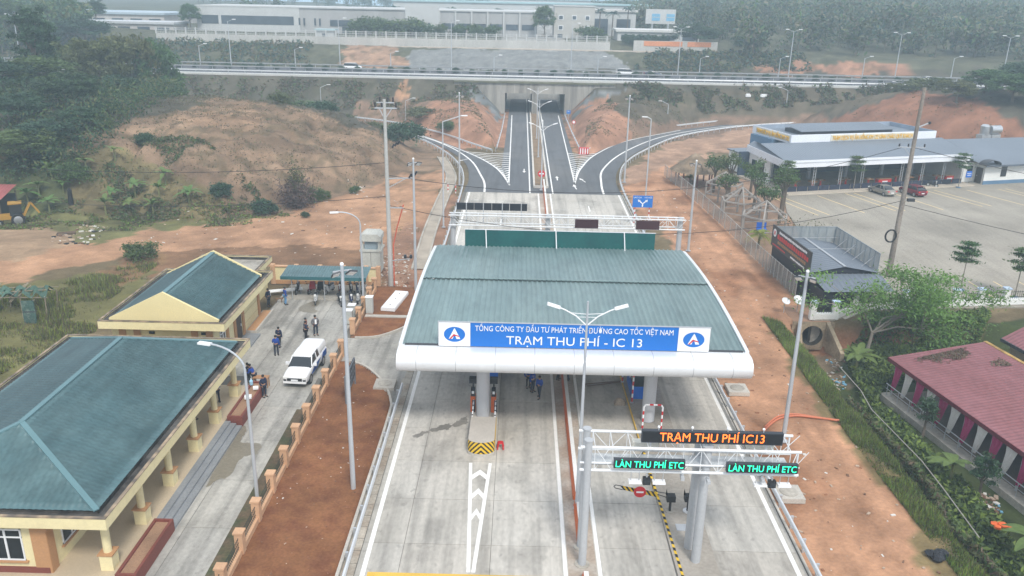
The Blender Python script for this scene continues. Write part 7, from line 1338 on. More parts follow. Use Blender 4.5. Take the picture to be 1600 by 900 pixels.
LT = [("oakA", 20, 150, 120, 120, "dark evergreen tree at the left edge, low in the mass"), ("oakA", 95, 118, 130, 130, "broad dark evergreen tree in the middle of the left mass"), ("tall", 45, 22, 150, 62, "tallest tree of the left mass with a dark rounded top"), ("oakB", 60, 92, 145, 120, "mid green tree below the tallest left tree"), ("oakC", 150, 66, 160, 100, "olive tree on the skyline of the left mass"), ("oakC", 195, 62, 168, 90, "olive tree with thin top right of the skyline tree"), ("oakB", 238, 70, 172, 80, "rounded tree at the right end of the left mass"), ("oakA", 185, 120, 145, 110, "dark tree in the lower right of the left mass"), ("oakA", 120, 170, 118, 110, "dark tree low in front of the left mass"), ("oakB", 30, 205, 108, 110, "bright front tree at the lower left"), ("oakC", 222, 125, 158, 80, "olive tree above the hill's left shoulder"), ("oakB", 262, 110, 178, 55, "small rounded tree touching the motorway on the left"), ("oakA", -5, 95, 140, 110, "dark tree cut by the left edge, upper one"), ("oakA", 70, 190, 112, 110, "dark tree in the shaded foot of the left mass"), ("oakA", 165, 180, 125, 70, "small dark tree at the hill foot"), ("oakC", 110, 70, 165, 90, "olive crown left of the skyline trees")]
for kd, x_, y_, Y, w_, lb in LT: tree_px(kd, x_, y_, Y, w_, lb, "broadleaf_tree", group=LG)
for kd, x_, y_, Y, w_, lb in (("oakB", 72, 6, 255, 80, "hazy tree behind the left mass, left of two"), ("oakB", 108, 3, 265, 70, "hazy tree behind the left mass, right of two"), ("tall", 148, 2, 285, 26, "slim hazy conical tree left of the low sheds"), ("oakA", 128, 30, 245, 90, "broad hazy tree beside the low sheds"), ("oakB", 8, 2, 250, 70, "hazy tree at the upper left corner"), ("oakB", 295, 8, 283, 34, "tree at the left corner of the factory"), ("oakB", 852, 12, 282, 34, "tree between the factory and the grey block"), ("oakA", 1090, 40, 262, 80, "dark tree right of the billboard, lower"), ("oakA", 1170, 55, 250, 90, "dark tree by the motorway before the wooded hill")): tree_px(kd, x_, y_, Y, w_, lb, "broadleaf_tree", group="trees beyond the motorway")
for k, (kd, x_, y_, Y, w_) in enumerate((("oakC", 1500, 128, 172, 70), ("oakB", 1545, 110, 176, 80), ("oakB", 1590, 118, 168, 90), ("oakA", 1610, 100, 180, 90), ("oakC", 1560, 112, 186, 60), ("oakA", 1600, 100, 190, 70), ("oakC", 1470, 122, 185, 60), ("oakB", 1625, 130, 166, 80), ("busho", 1440, 136, 186, 70), ("oakC", 1400 + 0, 131, 190, 40))):
    tree_px(kd, x_, y_, Y, w_, "scrubby tree on the right red hill, %s" % ("left of centre", "centre top", "upper right", "at the right edge top", "behind the centre one", "behind the upper right one", "near the brow lamp", "lowest at the right edge", "low on the brow", "leftmost on the brow")[k], "scrub_tree", group="scrub on the right hill")
# ------------------------------------------------------------------ far woods (one mass each)
def wood(name, label, cat, n, xr, yr, hr, mats, seed, ok=None, leaf=.52, per=300):
    rg = np.random.default_rng(seed); P_, T_, S_ = [], [], []; tr = MB(); cand = []
    while len(cand) < n:
        x, y = rg.uniform(*xr), yr[0] + (yr[1] - yr[0]) * rg.random() ** 1.15
        if ok is None or ok(x, y): cand.append((x, y))
    zs = hz(np.array([c[0] for c in cand]), np.array([c[1] for c in cand]))
    for (x, y), z in zip(cand, zs):
        h = rg.uniform(*hr); r = h * rg.uniform(.28, .46); m = int(per * rg.uniform(.7, 1.3)); ncl = 9; cl = rg.normal(size=(ncl, 3)) * np.array([r * .55, r * .55, h * .2]) + np.array([x, y, z + h * .6]); ci = rg.integers(0, ncl, m)
        P_.append(cl[ci] + rg.normal(size=(m, 3)) * np.array([r * .34, r * .34, h * .12])); T_.append(np.clip(rg.random() * .7 + rg.random(m) * .35, 0, 1)); S_.append(np.full(m, leaf * h / 9)); tr.tube((x, y, z - .3), (x, y, z + h * .6), h * .02, h * .01, n=5)
    pts = np.concatenate(P_); sz = np.concatenate(S_); V, F = quads(pts, sz, rg, .3); me = npmesh(name, V, F, mats, tint=np.repeat(np.concatenate(T_), 4), mi=rg.integers(0, len(mats), len(F)))
    o = link(bpy.data.objects.new(name, me)); tag(o, label, cat, kind="stuff"); w = tr.build("trunks", bark, o); w["kind"] = "stuff"; return o
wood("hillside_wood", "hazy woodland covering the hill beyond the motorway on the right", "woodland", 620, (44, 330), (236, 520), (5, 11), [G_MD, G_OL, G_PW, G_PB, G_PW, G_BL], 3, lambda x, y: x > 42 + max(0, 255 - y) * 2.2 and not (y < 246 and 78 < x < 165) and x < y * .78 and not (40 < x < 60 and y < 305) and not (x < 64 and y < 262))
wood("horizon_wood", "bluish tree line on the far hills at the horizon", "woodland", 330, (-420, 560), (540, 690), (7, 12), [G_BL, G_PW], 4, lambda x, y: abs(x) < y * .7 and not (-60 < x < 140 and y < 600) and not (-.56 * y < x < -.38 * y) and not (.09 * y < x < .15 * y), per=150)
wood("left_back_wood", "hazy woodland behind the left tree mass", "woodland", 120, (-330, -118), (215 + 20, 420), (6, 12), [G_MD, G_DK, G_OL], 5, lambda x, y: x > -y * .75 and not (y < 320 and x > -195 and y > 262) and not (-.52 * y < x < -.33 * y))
# scrub on embankments and slopes
def scatter(name, label, cat, polys, n, size, mats, seed, hgt=.5, flat=.2, yr=None, patch=.0, zf=hz, kind="stuff", long=1.35):
    rg = np.random.default_rng(seed); out = []; 
    for poly in polys:
        xs_ = [p[0] for p in poly]; ys_ = [p[1] for p in poly]; A = abs(sum(poly[i][0] * poly[(i + 1) % len(poly)][1] - poly[(i + 1) % len(poly)][0] * poly[i][1] for i in range(len(poly)))) / 2
        m = int(n * 3); x = rg.uniform(min(xs_), max(xs_), m); y = rg.uniform(min(ys_), max(ys_), m); k = inside(poly, x, y); f = fbm(x * .3 + seed, y * .3) + (fbm(x * 1.7, y * 1.7 + seed) - .5) * .22; k &= rg.random(m) < np.clip((f - patch) * 7, 0, 1); x, y, f = x[k][:n], y[k][:n], f[k][:n]
        z = zf(x, y) + rg.random(len(x)) ** 1.4 * hgt * np.clip((f - patch) * 5, .25, 1.3); out.append(np.stack([x, y, z], 1))
    pts = np.concatenate(out); V, F = quads(pts, size, rg, flat, long); tint = np.clip(fbm(pts[:, 0] * .6, pts[:, 1] * .6) * .7 + rg.random(len(pts)) * .4 - .05, 0, 1)
    o = link(bpy.data.objects.new(name, npmesh(name, V, F, mats, tint=np.repeat(tint, 4), mi=rg.integers(0, len(mats), len(F))))); return tag(o, label, cat, kind=kind)
scatter("embankment_scrub", "dry brown scrub over the near slope of the motorway embankment", "scrub", [[(-150, 194), (-8, 196), (-9, 204), (-150, 206)], [(20, 199), (100, 203), (100, 206), (22, 205.5)], [(40, 188 + 8), (100, 204), (100, 206), (30, 203)]], 9000, .28, [G_BR, G_OL, G_BR, G_MD], 6, .9, patch=.42)
scatter("rear_scrub", "hazy scrub on the slope behind the motorway", "scrub", [[(-150, 230), (-58, 230), (-62, 254), (-150, 254)], [(30, 232), (80, 236), (80, 252), (36, 252)]], 7000, .4, [G_BR, G_OL, G_BL], 7, 1.2, patch=.35)
scatter("verge_scrub", "dry low scrub between the left hill and the slip road", "scrub", [[(-95, 150), (-40, 158), (-28, 172), (-50, 190), (-110, 192)]], 9000, .22, [G_BR, G_OL, G_MD], 8, .7, patch=.5)
scatter("hill_scrub", "green and brown scrub on the front of the left hill", "scrub", [[(-64, 99), (-40, 98), (-33, 105), (-45, 116), (-62, 114)]], 12000, .15, [G_OL, G_MD, G_BR], 9, .7, patch=.50)
scatter("hill_foot_grass", "rough grass along the foot of the left hill", "grass", [[(-62, 92), (-46, 93), (-33, 98), (-28, 103), (-34, 104), (-50, 99), (-64, 99)]], 9000, .12, [G_OL, G_LT, G_BR], 10, .4, patch=.46)
def blades(name, label, polys, n, h, mats, seed, patch=0., w=.03, zf=hz):
    rg = np.random.default_rng(seed); VV = []; tint = []
    for poly in polys:
        xs_ = [p[0] for p in poly]; ys_ = [p[1] for p in poly]; x = rg.uniform(min(xs_), max(xs_), n * 3); y = rg.uniform(min(ys_), max(ys_), n * 3); f = fbm(x * .35 + seed, y * .35); k = inside(poly, x, y) & (rg.random(n * 3) < np.clip((f - patch) * 7, .02, 1)); x, y, f = x[k][:n], y[k][:n], f[k][:n]; z = zf(x, y); m = len(x)
        hh = h * rg.uniform(.4, 1.3, m) * np.clip((f - patch) * 4, .4, 1.4); a = rg.uniform(0, 6.28, m); l = rg.uniform(.1, .6, m) * hh; b = np.stack([x, y, z - .03], 1); s = np.stack([np.cos(a + 1.57), np.sin(a + 1.57), np.zeros(m)], 1) * w; t = b + np.stack([np.cos(a) * l, np.sin(a) * l, hh], 1)
        VV.append(np.stack([b - s, b + s, t + s * .2, t - s * .2], 1).reshape(-1, 3)); tint.append(np.repeat(np.clip(f * 1.1 + rg.normal(size=m) * .15 - .05, 0, 1), 4))
    V = np.concatenate(VV); F = np.arange(len(V)).reshape(-1, 4); o = link(bpy.data.objects.new(name, npmesh(name, V, F, mats, tint=np.concatenate(tint), mi=rg.integers(0, len(mats), len(F))))); return tag(o, label, "grass", kind="stuff")
Wp = lambda L, z=0: [tuple(P(x, y, z)[:2]) for x, y in L]
blades("long_grass", "long yellow green grass left of the gabled building", [Wp([(-60, 470), (90, 455), (190, 425), (250, 415), (160, 480), (150, 520), (100, 540), (0, 590), (-60, 640)])], 26000, .5, [G_OL, G_YG, G_BR], 21, .36, .035)
blades("verge_grass", "green grass strip along the right edge of the dirt track", [[(22.3, 70), (23.6, 69), (24.4, 60), (24.2, 48), (24.4, 30), (22.6, 30), (22.2, 48)]], 40000, .26, [G_YG, G_YG, G_OL, G_LT, G_BR], 22, .12, .025)
blades("bank_grass", "tufts of dry grass beside the drain and on the cut bank", [Wp([(200, 440), (440, 400), (560, 425), (430, 415), (250, 440)]), Wp([(600, 330), (690, 270), (700, 300), (640, 400)])], 3000, .3, [G_OL, G_BR], 23, .52, .03)
scatter("gully_leaves", "dense green ground cover filling the gully", "ground cover", [[(25.2, 28), (29.4, 28), (29.0, 46), (28.2, 58), (30, 61), (38, 64), (44, 72), (32.5, 70.5), (29, 67.5), (27.6, 60), (25.6, 52)]], 46000, .16, [G_LT, G_MD, G_MD, G_LT], 24, .7, .6, patch=.16)
scatter("gully_scrub", "dark brown and green scrub on the gully bank", "scrub", [[(24.4, 28), (26.4, 28), (26.2, 48), (25.6, 56), (24.8, 56), (24.5, 44)]], 16000, .13, [G_OL, G_BR, G_MD, G_OL], 25, .9, .2, patch=.24)
scatter("fallen_leaves", "brown fallen leaves on the pink sheet roof", "leaves", [[(30.2, 58.6), (36.5, 60.4), (37.0, 56.5), (33.0, 56.6)]], 2600, .06, [G_BR], 26, .03, 2., patch=.44, zf=lambda x, y: 1.05 + ((x - 29.2) * .985 + (y - 59) * .17) * .111 + x * 0)
scatter("forest_undergrowth", "dark green undergrowth below the trees of the left hill", "undergrowth", [[(-78, 104), (-60, 104), (-56, 112), (-57, 128), (-60, 150), (-70, 170), (-100, 160), (-90, 115)]], 26000, .2, [G_DK, G_MD, G_DK, G_OL], 41, 2.6, .3, patch=.25)
scatter("hill_tufts", "sparse dry tufts all over the bare left hill", "grass", [[(-60, 104), (-40, 99), (-32, 105), (-22, 124), (-19, 140), (-34, 160), (-60, 168), (-64, 130)]], 16000, .10, [G_BR, G_BR, G_OL], 42, .28, .1, patch=.36)
scatter("mound_tufts", "sparse dry tufts on the mounds and verges before the underpass", "grass", [[(12, 156), (34, 184), (40, 198), (20, 196), (14, 180)], [(-5, 156), (-26, 182), (-30, 198), (-12, 198)], [(66, 190), (72, 166), (90, 156), (150, 146), (150, 190), (90, 200)]], 3500, .14, [G_BR, G_OL], 43, .35, .1, patch=.46)
# ------------------------------------------------------------------ bananas, palms
def leaf_blade(mb, base, direction, L, w, droop, m=0, n=6, fold=.18):
    d = Vector(direction).normalized(); side = d.cross(Vector((0, 0, 1)));  side = side.normalized() if side.length > .01 else Vector((1, 0, 0)); pts = []
    for k in range(n + 1):
        t = k / n; p = Vector(base) + d * L * t + Vector((0, 0, -droop * L * t * t)); ww = w * math.sin(PI * min(.97, .12 + .85 * t)) ** .7; pts.append((p, ww))
    for k in range(n):
        (p, a), (q, b) = pts[k], pts[k + 1]; up_ = Vector((0, 0, 1)) * fold
        mb.add([p, q, q + side * b + up_ * b, p + side * a + up_ * a], [(0, 1, 2, 3)], m); mb.add([p, p - side * a + up_ * a, q - side * b + up_ * b, q], [(0, 1, 2, 3)], m)
def mesh_tint(mb, name, mats, rg):
    me = mb.mesh(name, mats, True); a = me.attributes.new("tint", 'FLOAT', 'POINT'); a.data.foreach_set("value", rg.random(len(me.vertices)).astype(np.float32) * .5 + .3); return me
BAN = []
for s_ in range(3):
    rg = np.random.default_rng(40 + s_); mb = MB(); n_ = 8
    for k in range(n_):
        a = k * 2.4 + rg.uniform(-.3, .3); el = rg.uniform(.25, 1.1); leaf_blade(mb, (0, 0, 1.5), (math.cos(a) * math.cos(el), math.sin(a) * math.cos(el), math.sin(el)), rg.uniform(1.3, 1.9), .27, rg.uniform(.3, .6))
    BAN.append((mesh_tint(mb, "leaves", G_BN, rg), MB().tube((0, 0, -.2), (0, 0, 1.55), .13, .08, n=8).mesh("stem", M("banana stem", (.16, .17, .07), .7))))
def banana(x, y, s, lab, z=None, grp="banana plants"):
    t = thing("banana_plant", lab, "banana plant", (x, y, hz1(x, y) if z is None else z), random.uniform(0, 6), grp); b = BAN[random.randrange(3)]; inst("leaves", b[0], t); inst("stem", b[1], t); t.scale = (s, s, s)
BL = [(180, 236, "alone at the top of the left hill slope"), (212, 296, "middle of the hill slope, beneath dark scrub"), (250, 300, "right of the middle one on the slope"), (260, 277, "upper right of the slope group"), (176, 305, "left of the slope group, upper"), (166, 322, "left of the slope group, lower"), (204, 322, "small yellow one below the slope group"), (240, 322, "low in the slope group by the grass"), (297, 310, "rightmost large one on the slope"), (136, 258, "by the tree foot on the left"), (78, 318, "large one at the foot of the left trees"), (82, 270, "under the left trees, upper"), (45, 310, "behind the yellow digger"), (100, 290, "right of the digger under the trees"), (62, 295, "under the left trees, middle")]
for x_, y_, lb in BL:
    # find the slope point under that pixel by marching the view ray
    r = RM @ np.array([x_ - 800, y_ + 14 - 450, FPX]); t_ = 60 / r[1]
    ts_ = t_ + np.arange(0, 400) * .35 / r[1]; hit = np.nonzero(CAM_H + r[2] * ts_ <= hz(r[0] * ts_, r[1] * ts_))[0]; t_ = ts_[hit[0]] if len(hit) else ts_[-1]
    banana(r[0] * t_, r[1] * t_, random.uniform(.85, 1.15), "banana plant " + lb)
banana(28.6, 63.5, 1.1, "banana plant in the gully below the culvert", z=-2.3); banana(28.2, 46.5, 1.0, "banana plant beside the pink hall steps", z=-2.2); banana(28.7, 38.6, 1.1, "banana plant at the lower right corner by the pink hall", z=-2.2)
def palm(x, y, h, lab, z=None, fr=14, L=1.4, mat=G_LT, grp=None, trunk=.16, cat="palm tree"):
    rg = np.random.default_rng(int(abs(x * 7 + y * 3)) % 999); t = thing("palm_tree", lab, cat, (x, y, hz1(x, y) if z is None else z), 0, grp); mb = MB()
    for k in range(fr):
        a = k * 2.4; el = rg.uniform(-.1, 1.2); d = Vector((math.cos(a) * math.cos(el), math.sin(a) * math.cos(el), math.sin(el)))
        s = d.cross(Vector((0, 0, 1))).normalized()
        for j in range(1, 9):
            f = j / 8; p = Vector((0, 0, h)) + d * L * f + Vector((0, 0, -.55 * L * f * f))
            for e in (-1, 1): q = p + (s * e * .8 + d * .6) * L * .38 * (1 - .5 * f) + Vector((0, 0, -.12 * L)); mb.add([p, p + d * L * .1, q], [(0, 1, 2)])
    c = link(bpy.data.objects.new("crown", mesh_tint(mb, "crown", mat, rg)), t); MB().tube((0, 0, -.2), (.05, 0, h), trunk, trunk * .75, n=8).build("trunk", bark, t, True); return t
palm(27.9, 92.6, 1.7, "small bright green palm beside the chain link fence", fr=26, L=1.5, mat=G_YG); palm(26.5, 127, 1.0, "small green palm by the thatched pavilion", L=1.2, mat=G_LT, z=0)
for k, (x_, y_, Y) in enumerate(((70 + 400, 10, 322), (545, 10, 322), (618, 10, 322), (705, 12, 322), (780, 14, 322), (982, 12, 305), (938, 14, 305), (958, 18, 305), (870 + 133, 55, 262))):
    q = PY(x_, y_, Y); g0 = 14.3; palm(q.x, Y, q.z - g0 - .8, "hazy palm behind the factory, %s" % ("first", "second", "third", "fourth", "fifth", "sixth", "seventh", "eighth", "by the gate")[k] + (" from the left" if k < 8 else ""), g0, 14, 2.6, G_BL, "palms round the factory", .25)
# ------------------------------------------------------------------ single trees and shrubs
rg = np.random.default_rng(77)
ft = thing("feathery_tree", "tall light green feathery tree over the gully", "tree", (30.6, 66.6, -2.2)); lim = []
mb = MB(); tops = []
for k in range(46):
    a = rg.uniform(0, 6.28); r = rg.uniform(.6, 6.4); tops.append(Vector((r * math.cos(a) * 1.25 + 2.6, r * math.sin(a) * .8 - .2, rg.uniform(3.6, 7.8) - .12 * r)))
mb.tube((0, 0, -.3), (.25, 0, 2.4), .17, .13, n=8); limbs = [Vector((rg.uniform(-1.5, 5.5), rg.uniform(-2, 2), rg.uniform(3.4, 4.8))) for _ in range(7)]
for lm in limbs: k1 = Vector((.25, 0, rg.uniform(1.8, 2.4))); k2 = k1.lerp(lm, .5) + Vector((rg.normal() * .2, rg.normal() * .2, .5)); mb.tube(k1, k2, .09, .07, n=6).tube(k2, lm, .07, .05, n=6)
for tp_ in tops: s = min(limbs, key=lambda q: (q - tp_).length); m_ = s.lerp(tp_, .5) + Vector((0, 0, .15)); mb.tube(s, m_, .04, .03, n=5).tube(m_, tp_, .03, .012, n=5)
mb.build("trunk", bark_p, ft, True); pts = np.concatenate([np.array(tp_) + rg.normal(size=(230, 3)) * np.array([.85, .85, .30]) for tp_ in tops]); ti = np.repeat(rg.random(len(tops)), 230) * .6 + rg.random(len(pts)) * .4
link(bpy.data.objects.new("crown", leaf_mesh("crown", pts, ti, .10, G_LT, rg, 1.2, 1.6)), ft)
def tier_tree(x, y, h, lab, grp="young trees in the car park", dense=1., mat=G_MD):
    rg = np.random.default_rng(int(x * 13 + y) % 999); t = thing("young_tree", lab, "tree", (x, y, .02), random.uniform(0, 6), grp); mb = MB().tube((0, 0, 0), (0, 0, h * .95), .07, .025, n=7); P_ = []
    for f, r in ((.6, .85), (.72, 1.0), (.84, .8), (.95, .45)):
        for k in range(6): a = rg.uniform(0, 6.28); e = Vector((math.cos(a) * r * h * .2, math.sin(a) * r * h * .2, h * f + .1)); mb.tube((0, 0, h * f - .15), e, .025, .01, n=4); P_.append(np.array(e) * np.array([.7, .7, 1]) + rg.normal(size=(int(70 * dense), 3)) * np.array([.2, .2, .035]) * h * .33)
    mb.build("trunk", bark_p, t); p = np.concatenate(P_); link(bpy.data.objects.new("crown", leaf_mesh("crown", p, rg.random(len(p)), .075 * h / 4, mat, rg, 1.5)), t); MB().lathe([(.35, 0), (.35, .12)], n=10).build("root_ring", bwall, t)
for x_, y_, h_, lb in ((39.0, 120.0, 5.2, "left of the three young trees along the restaurant front"), (50.8, 124.2, 5.4, "middle one of the three young trees along the restaurant front"), (69.0, 128.7, 5.4, "right of the three young trees along the restaurant front"), (44.6, 78.9, 5.0, "young tree in the car park near the white pillar fence"), (48.9, 76.9, 5.0, "young tree at the right edge by the pillar fence")): tier_tree(x_, y_, h_, lb, dense=1.2, mat=G_MD)
for x_, y_, h_, lb in ((30.6, 119.0, 6.2, "pollarded tree behind the timber pavilions, left"), (33.3, 117.5, 5.8, "pollarded tree behind the timber pavilions, middle"), (33.8, 104.5, 7.6, "large pollarded tree with two leafy trunks by the restaurant"), (35.2, 108, 7.0, "pollarded tree right beside the large pollarded one"), (32.0, 110.5, 5.6, "leafy pollarded tree between the pavilions"), (31.5, 103, 5.0, "leafy tree left of the nearest timber pavilion"), (28.6, 112.5, 4.6, "small leafy tree by the fence between pavilions"), (29.0, 122.0, 5.4, "leafy tree between the thatched and timber pavilions")):
    rg = np.random.default_rng(int(x_ * 31)); t = thing("pollard_tree", lb, "tree", (x_, y_, 0), 0, "pollarded trees in the garden"); mb = MB().tube((0, 0, -.2), (.1, 0, h_ * .55), .24, .18, n=8); P_ = []
    for k in range(6): a = k * 1.05; e = Vector((math.cos(a) * .95, math.sin(a) * .95, h_ * rg.uniform(.72, .95))); mb.tube((.1, 0, h_ * .5), e, .11, .05, n=6); P_.append(np.array(e) + rg.normal(size=(120, 3)) * np.array([.36, .36, .3]))
    mb.build("trunk", bark, t, True); p = np.concatenate(P_); link(bpy.data.objects.new("crown", leaf_mesh("crown", p, rg.random(len(p)), .13, G_MD, rg, .5)), t)
for x_, y_, h_, lb in ((30.8, 93.0, 3.6, "bare branching shrub left of the kiosk"), (32.6, 91.5, 3.6, "bare branching shrub behind the kiosk, middle"), (35.2, 93.5, 3.2, "bare branching shrub behind the kiosk, right")):
    rg = np.random.default_rng(int(x_ * 17)); t = thing("bare_shrub", lb, "shrub", (x_, y_, 0), 0, "bare shrubs by the kiosk"); mb = MB()
    def grow(p, d, L, r, n):
        q = p + d * L; mb.tube(p, q, r, r * .7, n=5)
        if n: 
            for _ in range(3 if n > 2 else 2): grow(q, (d + Vector(rg.normal(size=3)) * .38 + Vector((0, 0, .1))).normalized(), L * .72, r * .65, n - 1)
    for k in range(3): grow(Vector((0, 0, 0)), Vector((rg.normal() * .3, rg.normal() * .3, 1)).normalized(), h_ * .33, .07, 3)
    mb.build("branches", bark_p, t); p = rg.normal(size=(90, 3)) * np.array([.7, .7, .5]) + np.array([0, 0, h_ * .8]); link(bpy.data.objects.new("foliage", leaf_mesh("foliage", p, rg.random(90), .09, G_OL, rg)), t)
for k, (x_, y_, h_) in enumerate(((29.2, 52.6, 3.0), (29.3, 44.9, 3.0), (30.6, 40.6, 2.6))): plant("thin", x_, y_, h_, "dark cypress shrub before the pink hall, %s" % ("far one", "middle one", "near one")[k], "cypress_shrub", "shrub", 1.1, "cypresses before the pink hall", -2.1, G_DK)
plant("thin", 28.6, 82.2, 2.2, "small dark conifer beside the kiosk sign", "conifer", "shrub", .8, z=0, mat=G_DK); plant("bush", 31.9, 34.5, 2.4, "green bush at the right edge by the pink hall", "shrub", "shrub", z=-2.0)
BU = [("bushd", 630, 205, 148, 3.4, 1.3, "large dark round bush on the hill's right end by the slip road"), ("bushd", 505, 168, 160, 2.6, 1.3, "dark bush on the hill top, right of the pair"), ("bush", 470, 160, 165, 2.4, 1.8, "broad green bush on the hill top, left of the pair"), ("busho", 440, 172, 150, 1.8, 1.2, "small olive bush on the hill top"), ("busho", 585, 178, 158, 1.6, 1.6, "low olive bush behind the hill crest"), ("busho", 540, 172, 160, 1.6, 1.4, "low olive bush right of the dark hilltop bush"), ("bushd", 412, 308, 103, 1.8, 1.0, "dark bush at the hill foot by the dirt track"), ("bushd", 345, 306, 104, 1.7, 1.0, "dark bush left of the hill foot bush"), ("bush", 170, 262, 118, 1.8, .9, "dark green bush on the hill's left slope"), ("bushd", 232, 262, 114, 1.7, .9, "dark bush above the banana slope"), ("bush", 488, 258, 110, 1.8, .7, "upright green shrub on the hill face"), ("bush", 505, 265, 112, 1.0, 1.0, "small shrub right of the bare shrub"), ("bush", 552, 254, 116, .9, 1.0, "tiny green shrub near the hill's right end"), ("bushd", 475, 310, 102, .7, .9, "tiny dark shrub at the hill foot"), ("bush", 698, 195, 168, 1.6, 1.3, "green bush on the left red mound"), ("busho", 660, 180, 180, 1.6, 2.4, "low scrub behind the left red mound"), ("bush", 120, 300, 104, 2.0, 1.2, "green shrub beside the black post"), ("bush", 220, 405, 82, 1.4, 1.4, "shrub on the cut bank beside the gabled building")]
for kd, x_, y_, Y, h_, wd, lb in BU:
    q = PY(x_, y_, Y); plant(kd, q.x, Y, h_, lb, "bush", "bush", wd, "bushes about the left hill")
rg = np.random.default_rng(5); q = PY(465, 300, 108); t = thing("bare_shrub", "purplish bare shrub with a green top on the hill face", "shrub", (q.x, 107, hz1(q.x, 107))); p = rg.normal(size=(2600, 3)) * np.array([1.1, .9, 1.15]) + np.array([0, 0, 1.7]); link(bpy.data.objects.new("twigs", leaf_mesh("twigs", p, rg.random(2600), .10, leaf_mat("purple brown twig", (.13, .09, .085)), rg, 0, 2.6)), t); p = rg.normal(size=(700, 3)) * np.array([.6, .5, 1.0]) + np.array([.2, 0, 3.9]); link(bpy.data.objects.new("foliage", leaf_mesh("foliage", p, rg.random(700), .12, G_OL, rg)), t); MB().tube((0, 0, -.2), (0, 0, 3), .08, .04).build("stem", bark, t)
for k in range(60):   # clipped hedge row on the motorway middle
    pass
cm, tm, H0 = proto("bushd")
for k in range(58):
    x_ = -118 + k * 4.2; t = thing("median_shrub", "small clipped shrub in the median row of the motorway", "shrub", (x_, 218.6, 8.05), random.uniform(0, 6), "clipped shrubs along the motorway middle"); inst("foliage", cm, t); s = random.uniform(.26, .38); t.scale = (s * 1.2, s, s * 1.4)
for k in range(6):
    q = PY(978 + k * 11.6, 62, 268); t = thing("round_shrub", "round clipped shrub before the low white building, %s from the left" % nm_[k], "shrub", (q.x, 266, hz1(q.x, 266)), 0, "round shrubs before the white building"); inst("foliage", cm, t); t.scale = (.7, .7, 1.1)
for k, (x_, w_) in enumerate(((568, 1.2), (592, 1.2), (638, 1.5), (662, 1.1), (688, .7), (715, .8), (742, .9), (768, .9), (925, 1.6))):
    q = PY(x_, 50, 280); plant("bush", q.x, 281, 4.6 if k < 3 else 3.4, "tree before the factory front, %s from the left" % nm_[k], "small_tree", "tree", w_, "trees before the factory front", 14.2)
# ------------------------------------------------------------------ debris
def debris(name, label, polys, n, smax, mats, seed, cat="debris", zf=hz):
    rg = random.Random(seed); mb = MB()
    for poly in polys:
        xs_ = [p[0] for p in poly]; ys_ = [p[1] for p in poly]; k = 0
        while k < n:
            x, y = rg.uniform(min(xs_), max(xs_)), rg.uniform(min(ys_), max(ys_))
            if not inside(poly, np.array([x]), np.array([y]))[0]: continue
            s = smax * rg.uniform(.25, 1) ** 1.6; z = float(zf(np.array([x]), np.array([y]))[0]); a = rg.uniform(0, 3); mb.box((x, y, z + s * .1), (s * rg.uniform(.6, 1.6), s * rg.uniform(.4, 1), s * rg.uniform(.1, .5)), rg.randrange(len(mats)), a); k += 1
    return tag(mb.build(name, mats), label, cat, kind="stuff")
lit = M("litter white", (.62, .60, .56), .8, .1); stn = M("dusty stone", (.42, .32, .24), .95, .15); drk = M("dark clod", (.16, .09, .055), .95, .15); red_s = M("red clod", (.26, .12, .065), .98, .15)
debris("track_litter", "pale stones and scraps scattered on the right dirt track", [[(15.6, 30), (22.6, 30), (22.4, 66), (26, 78), (22, 125), (17.5, 110), (15.8, 60)]], 420, .22, [lit, stn, drk, stn, red_s], 31)
debris("left_litter", "pale stones and scraps scattered on the left graded ground", [[(-14, 77), (-9, 77), (-9.5, 105), (-20, 118), (-46, 95), (-45, 87), (-16, 84)], Wp([(590, 395), (640, 395), (640, 450), (595, 450)])], 260, .3, [lit, stn, drk, stn], 32)
debris("bed_clods", "small clods and scraps in the red planting bed", [[(-13.3, 30), (-8.8, 30), (-8.8, 50), (-13.3, 58)]], 260, .1, [drk, stn, red_s, red_s, lit], 33, zf=lambda x, y: x * 0 + .12)
debris("gully_rubbish", "rubbish scattered below the pink hall", [Wp([(1500, 770), (1555, 760), (1570, 790), (1520, 800)], -2), Wp([(1290, 555), (1320, 560), (1325, 600), (1300, 600)], -2.3)], 90, .3, [lit, stn, M("blue scrap", (.15, .35, .5), .7), drk], 34)
debris("hill_litter", "white scraps at the foot of the left hill", [Wp([(540, 290), (570, 290), (570, 300), (545, 302)]), Wp([(120, 350), (170, 352), (165, 366), (120, 366)]), Wp([(85, 370), (160, 372), (150, 392), (80, 392)])], 60, .45, [lit, stn, drk, M("burnt scrap", (.03, .03, .03), .9)], 35)
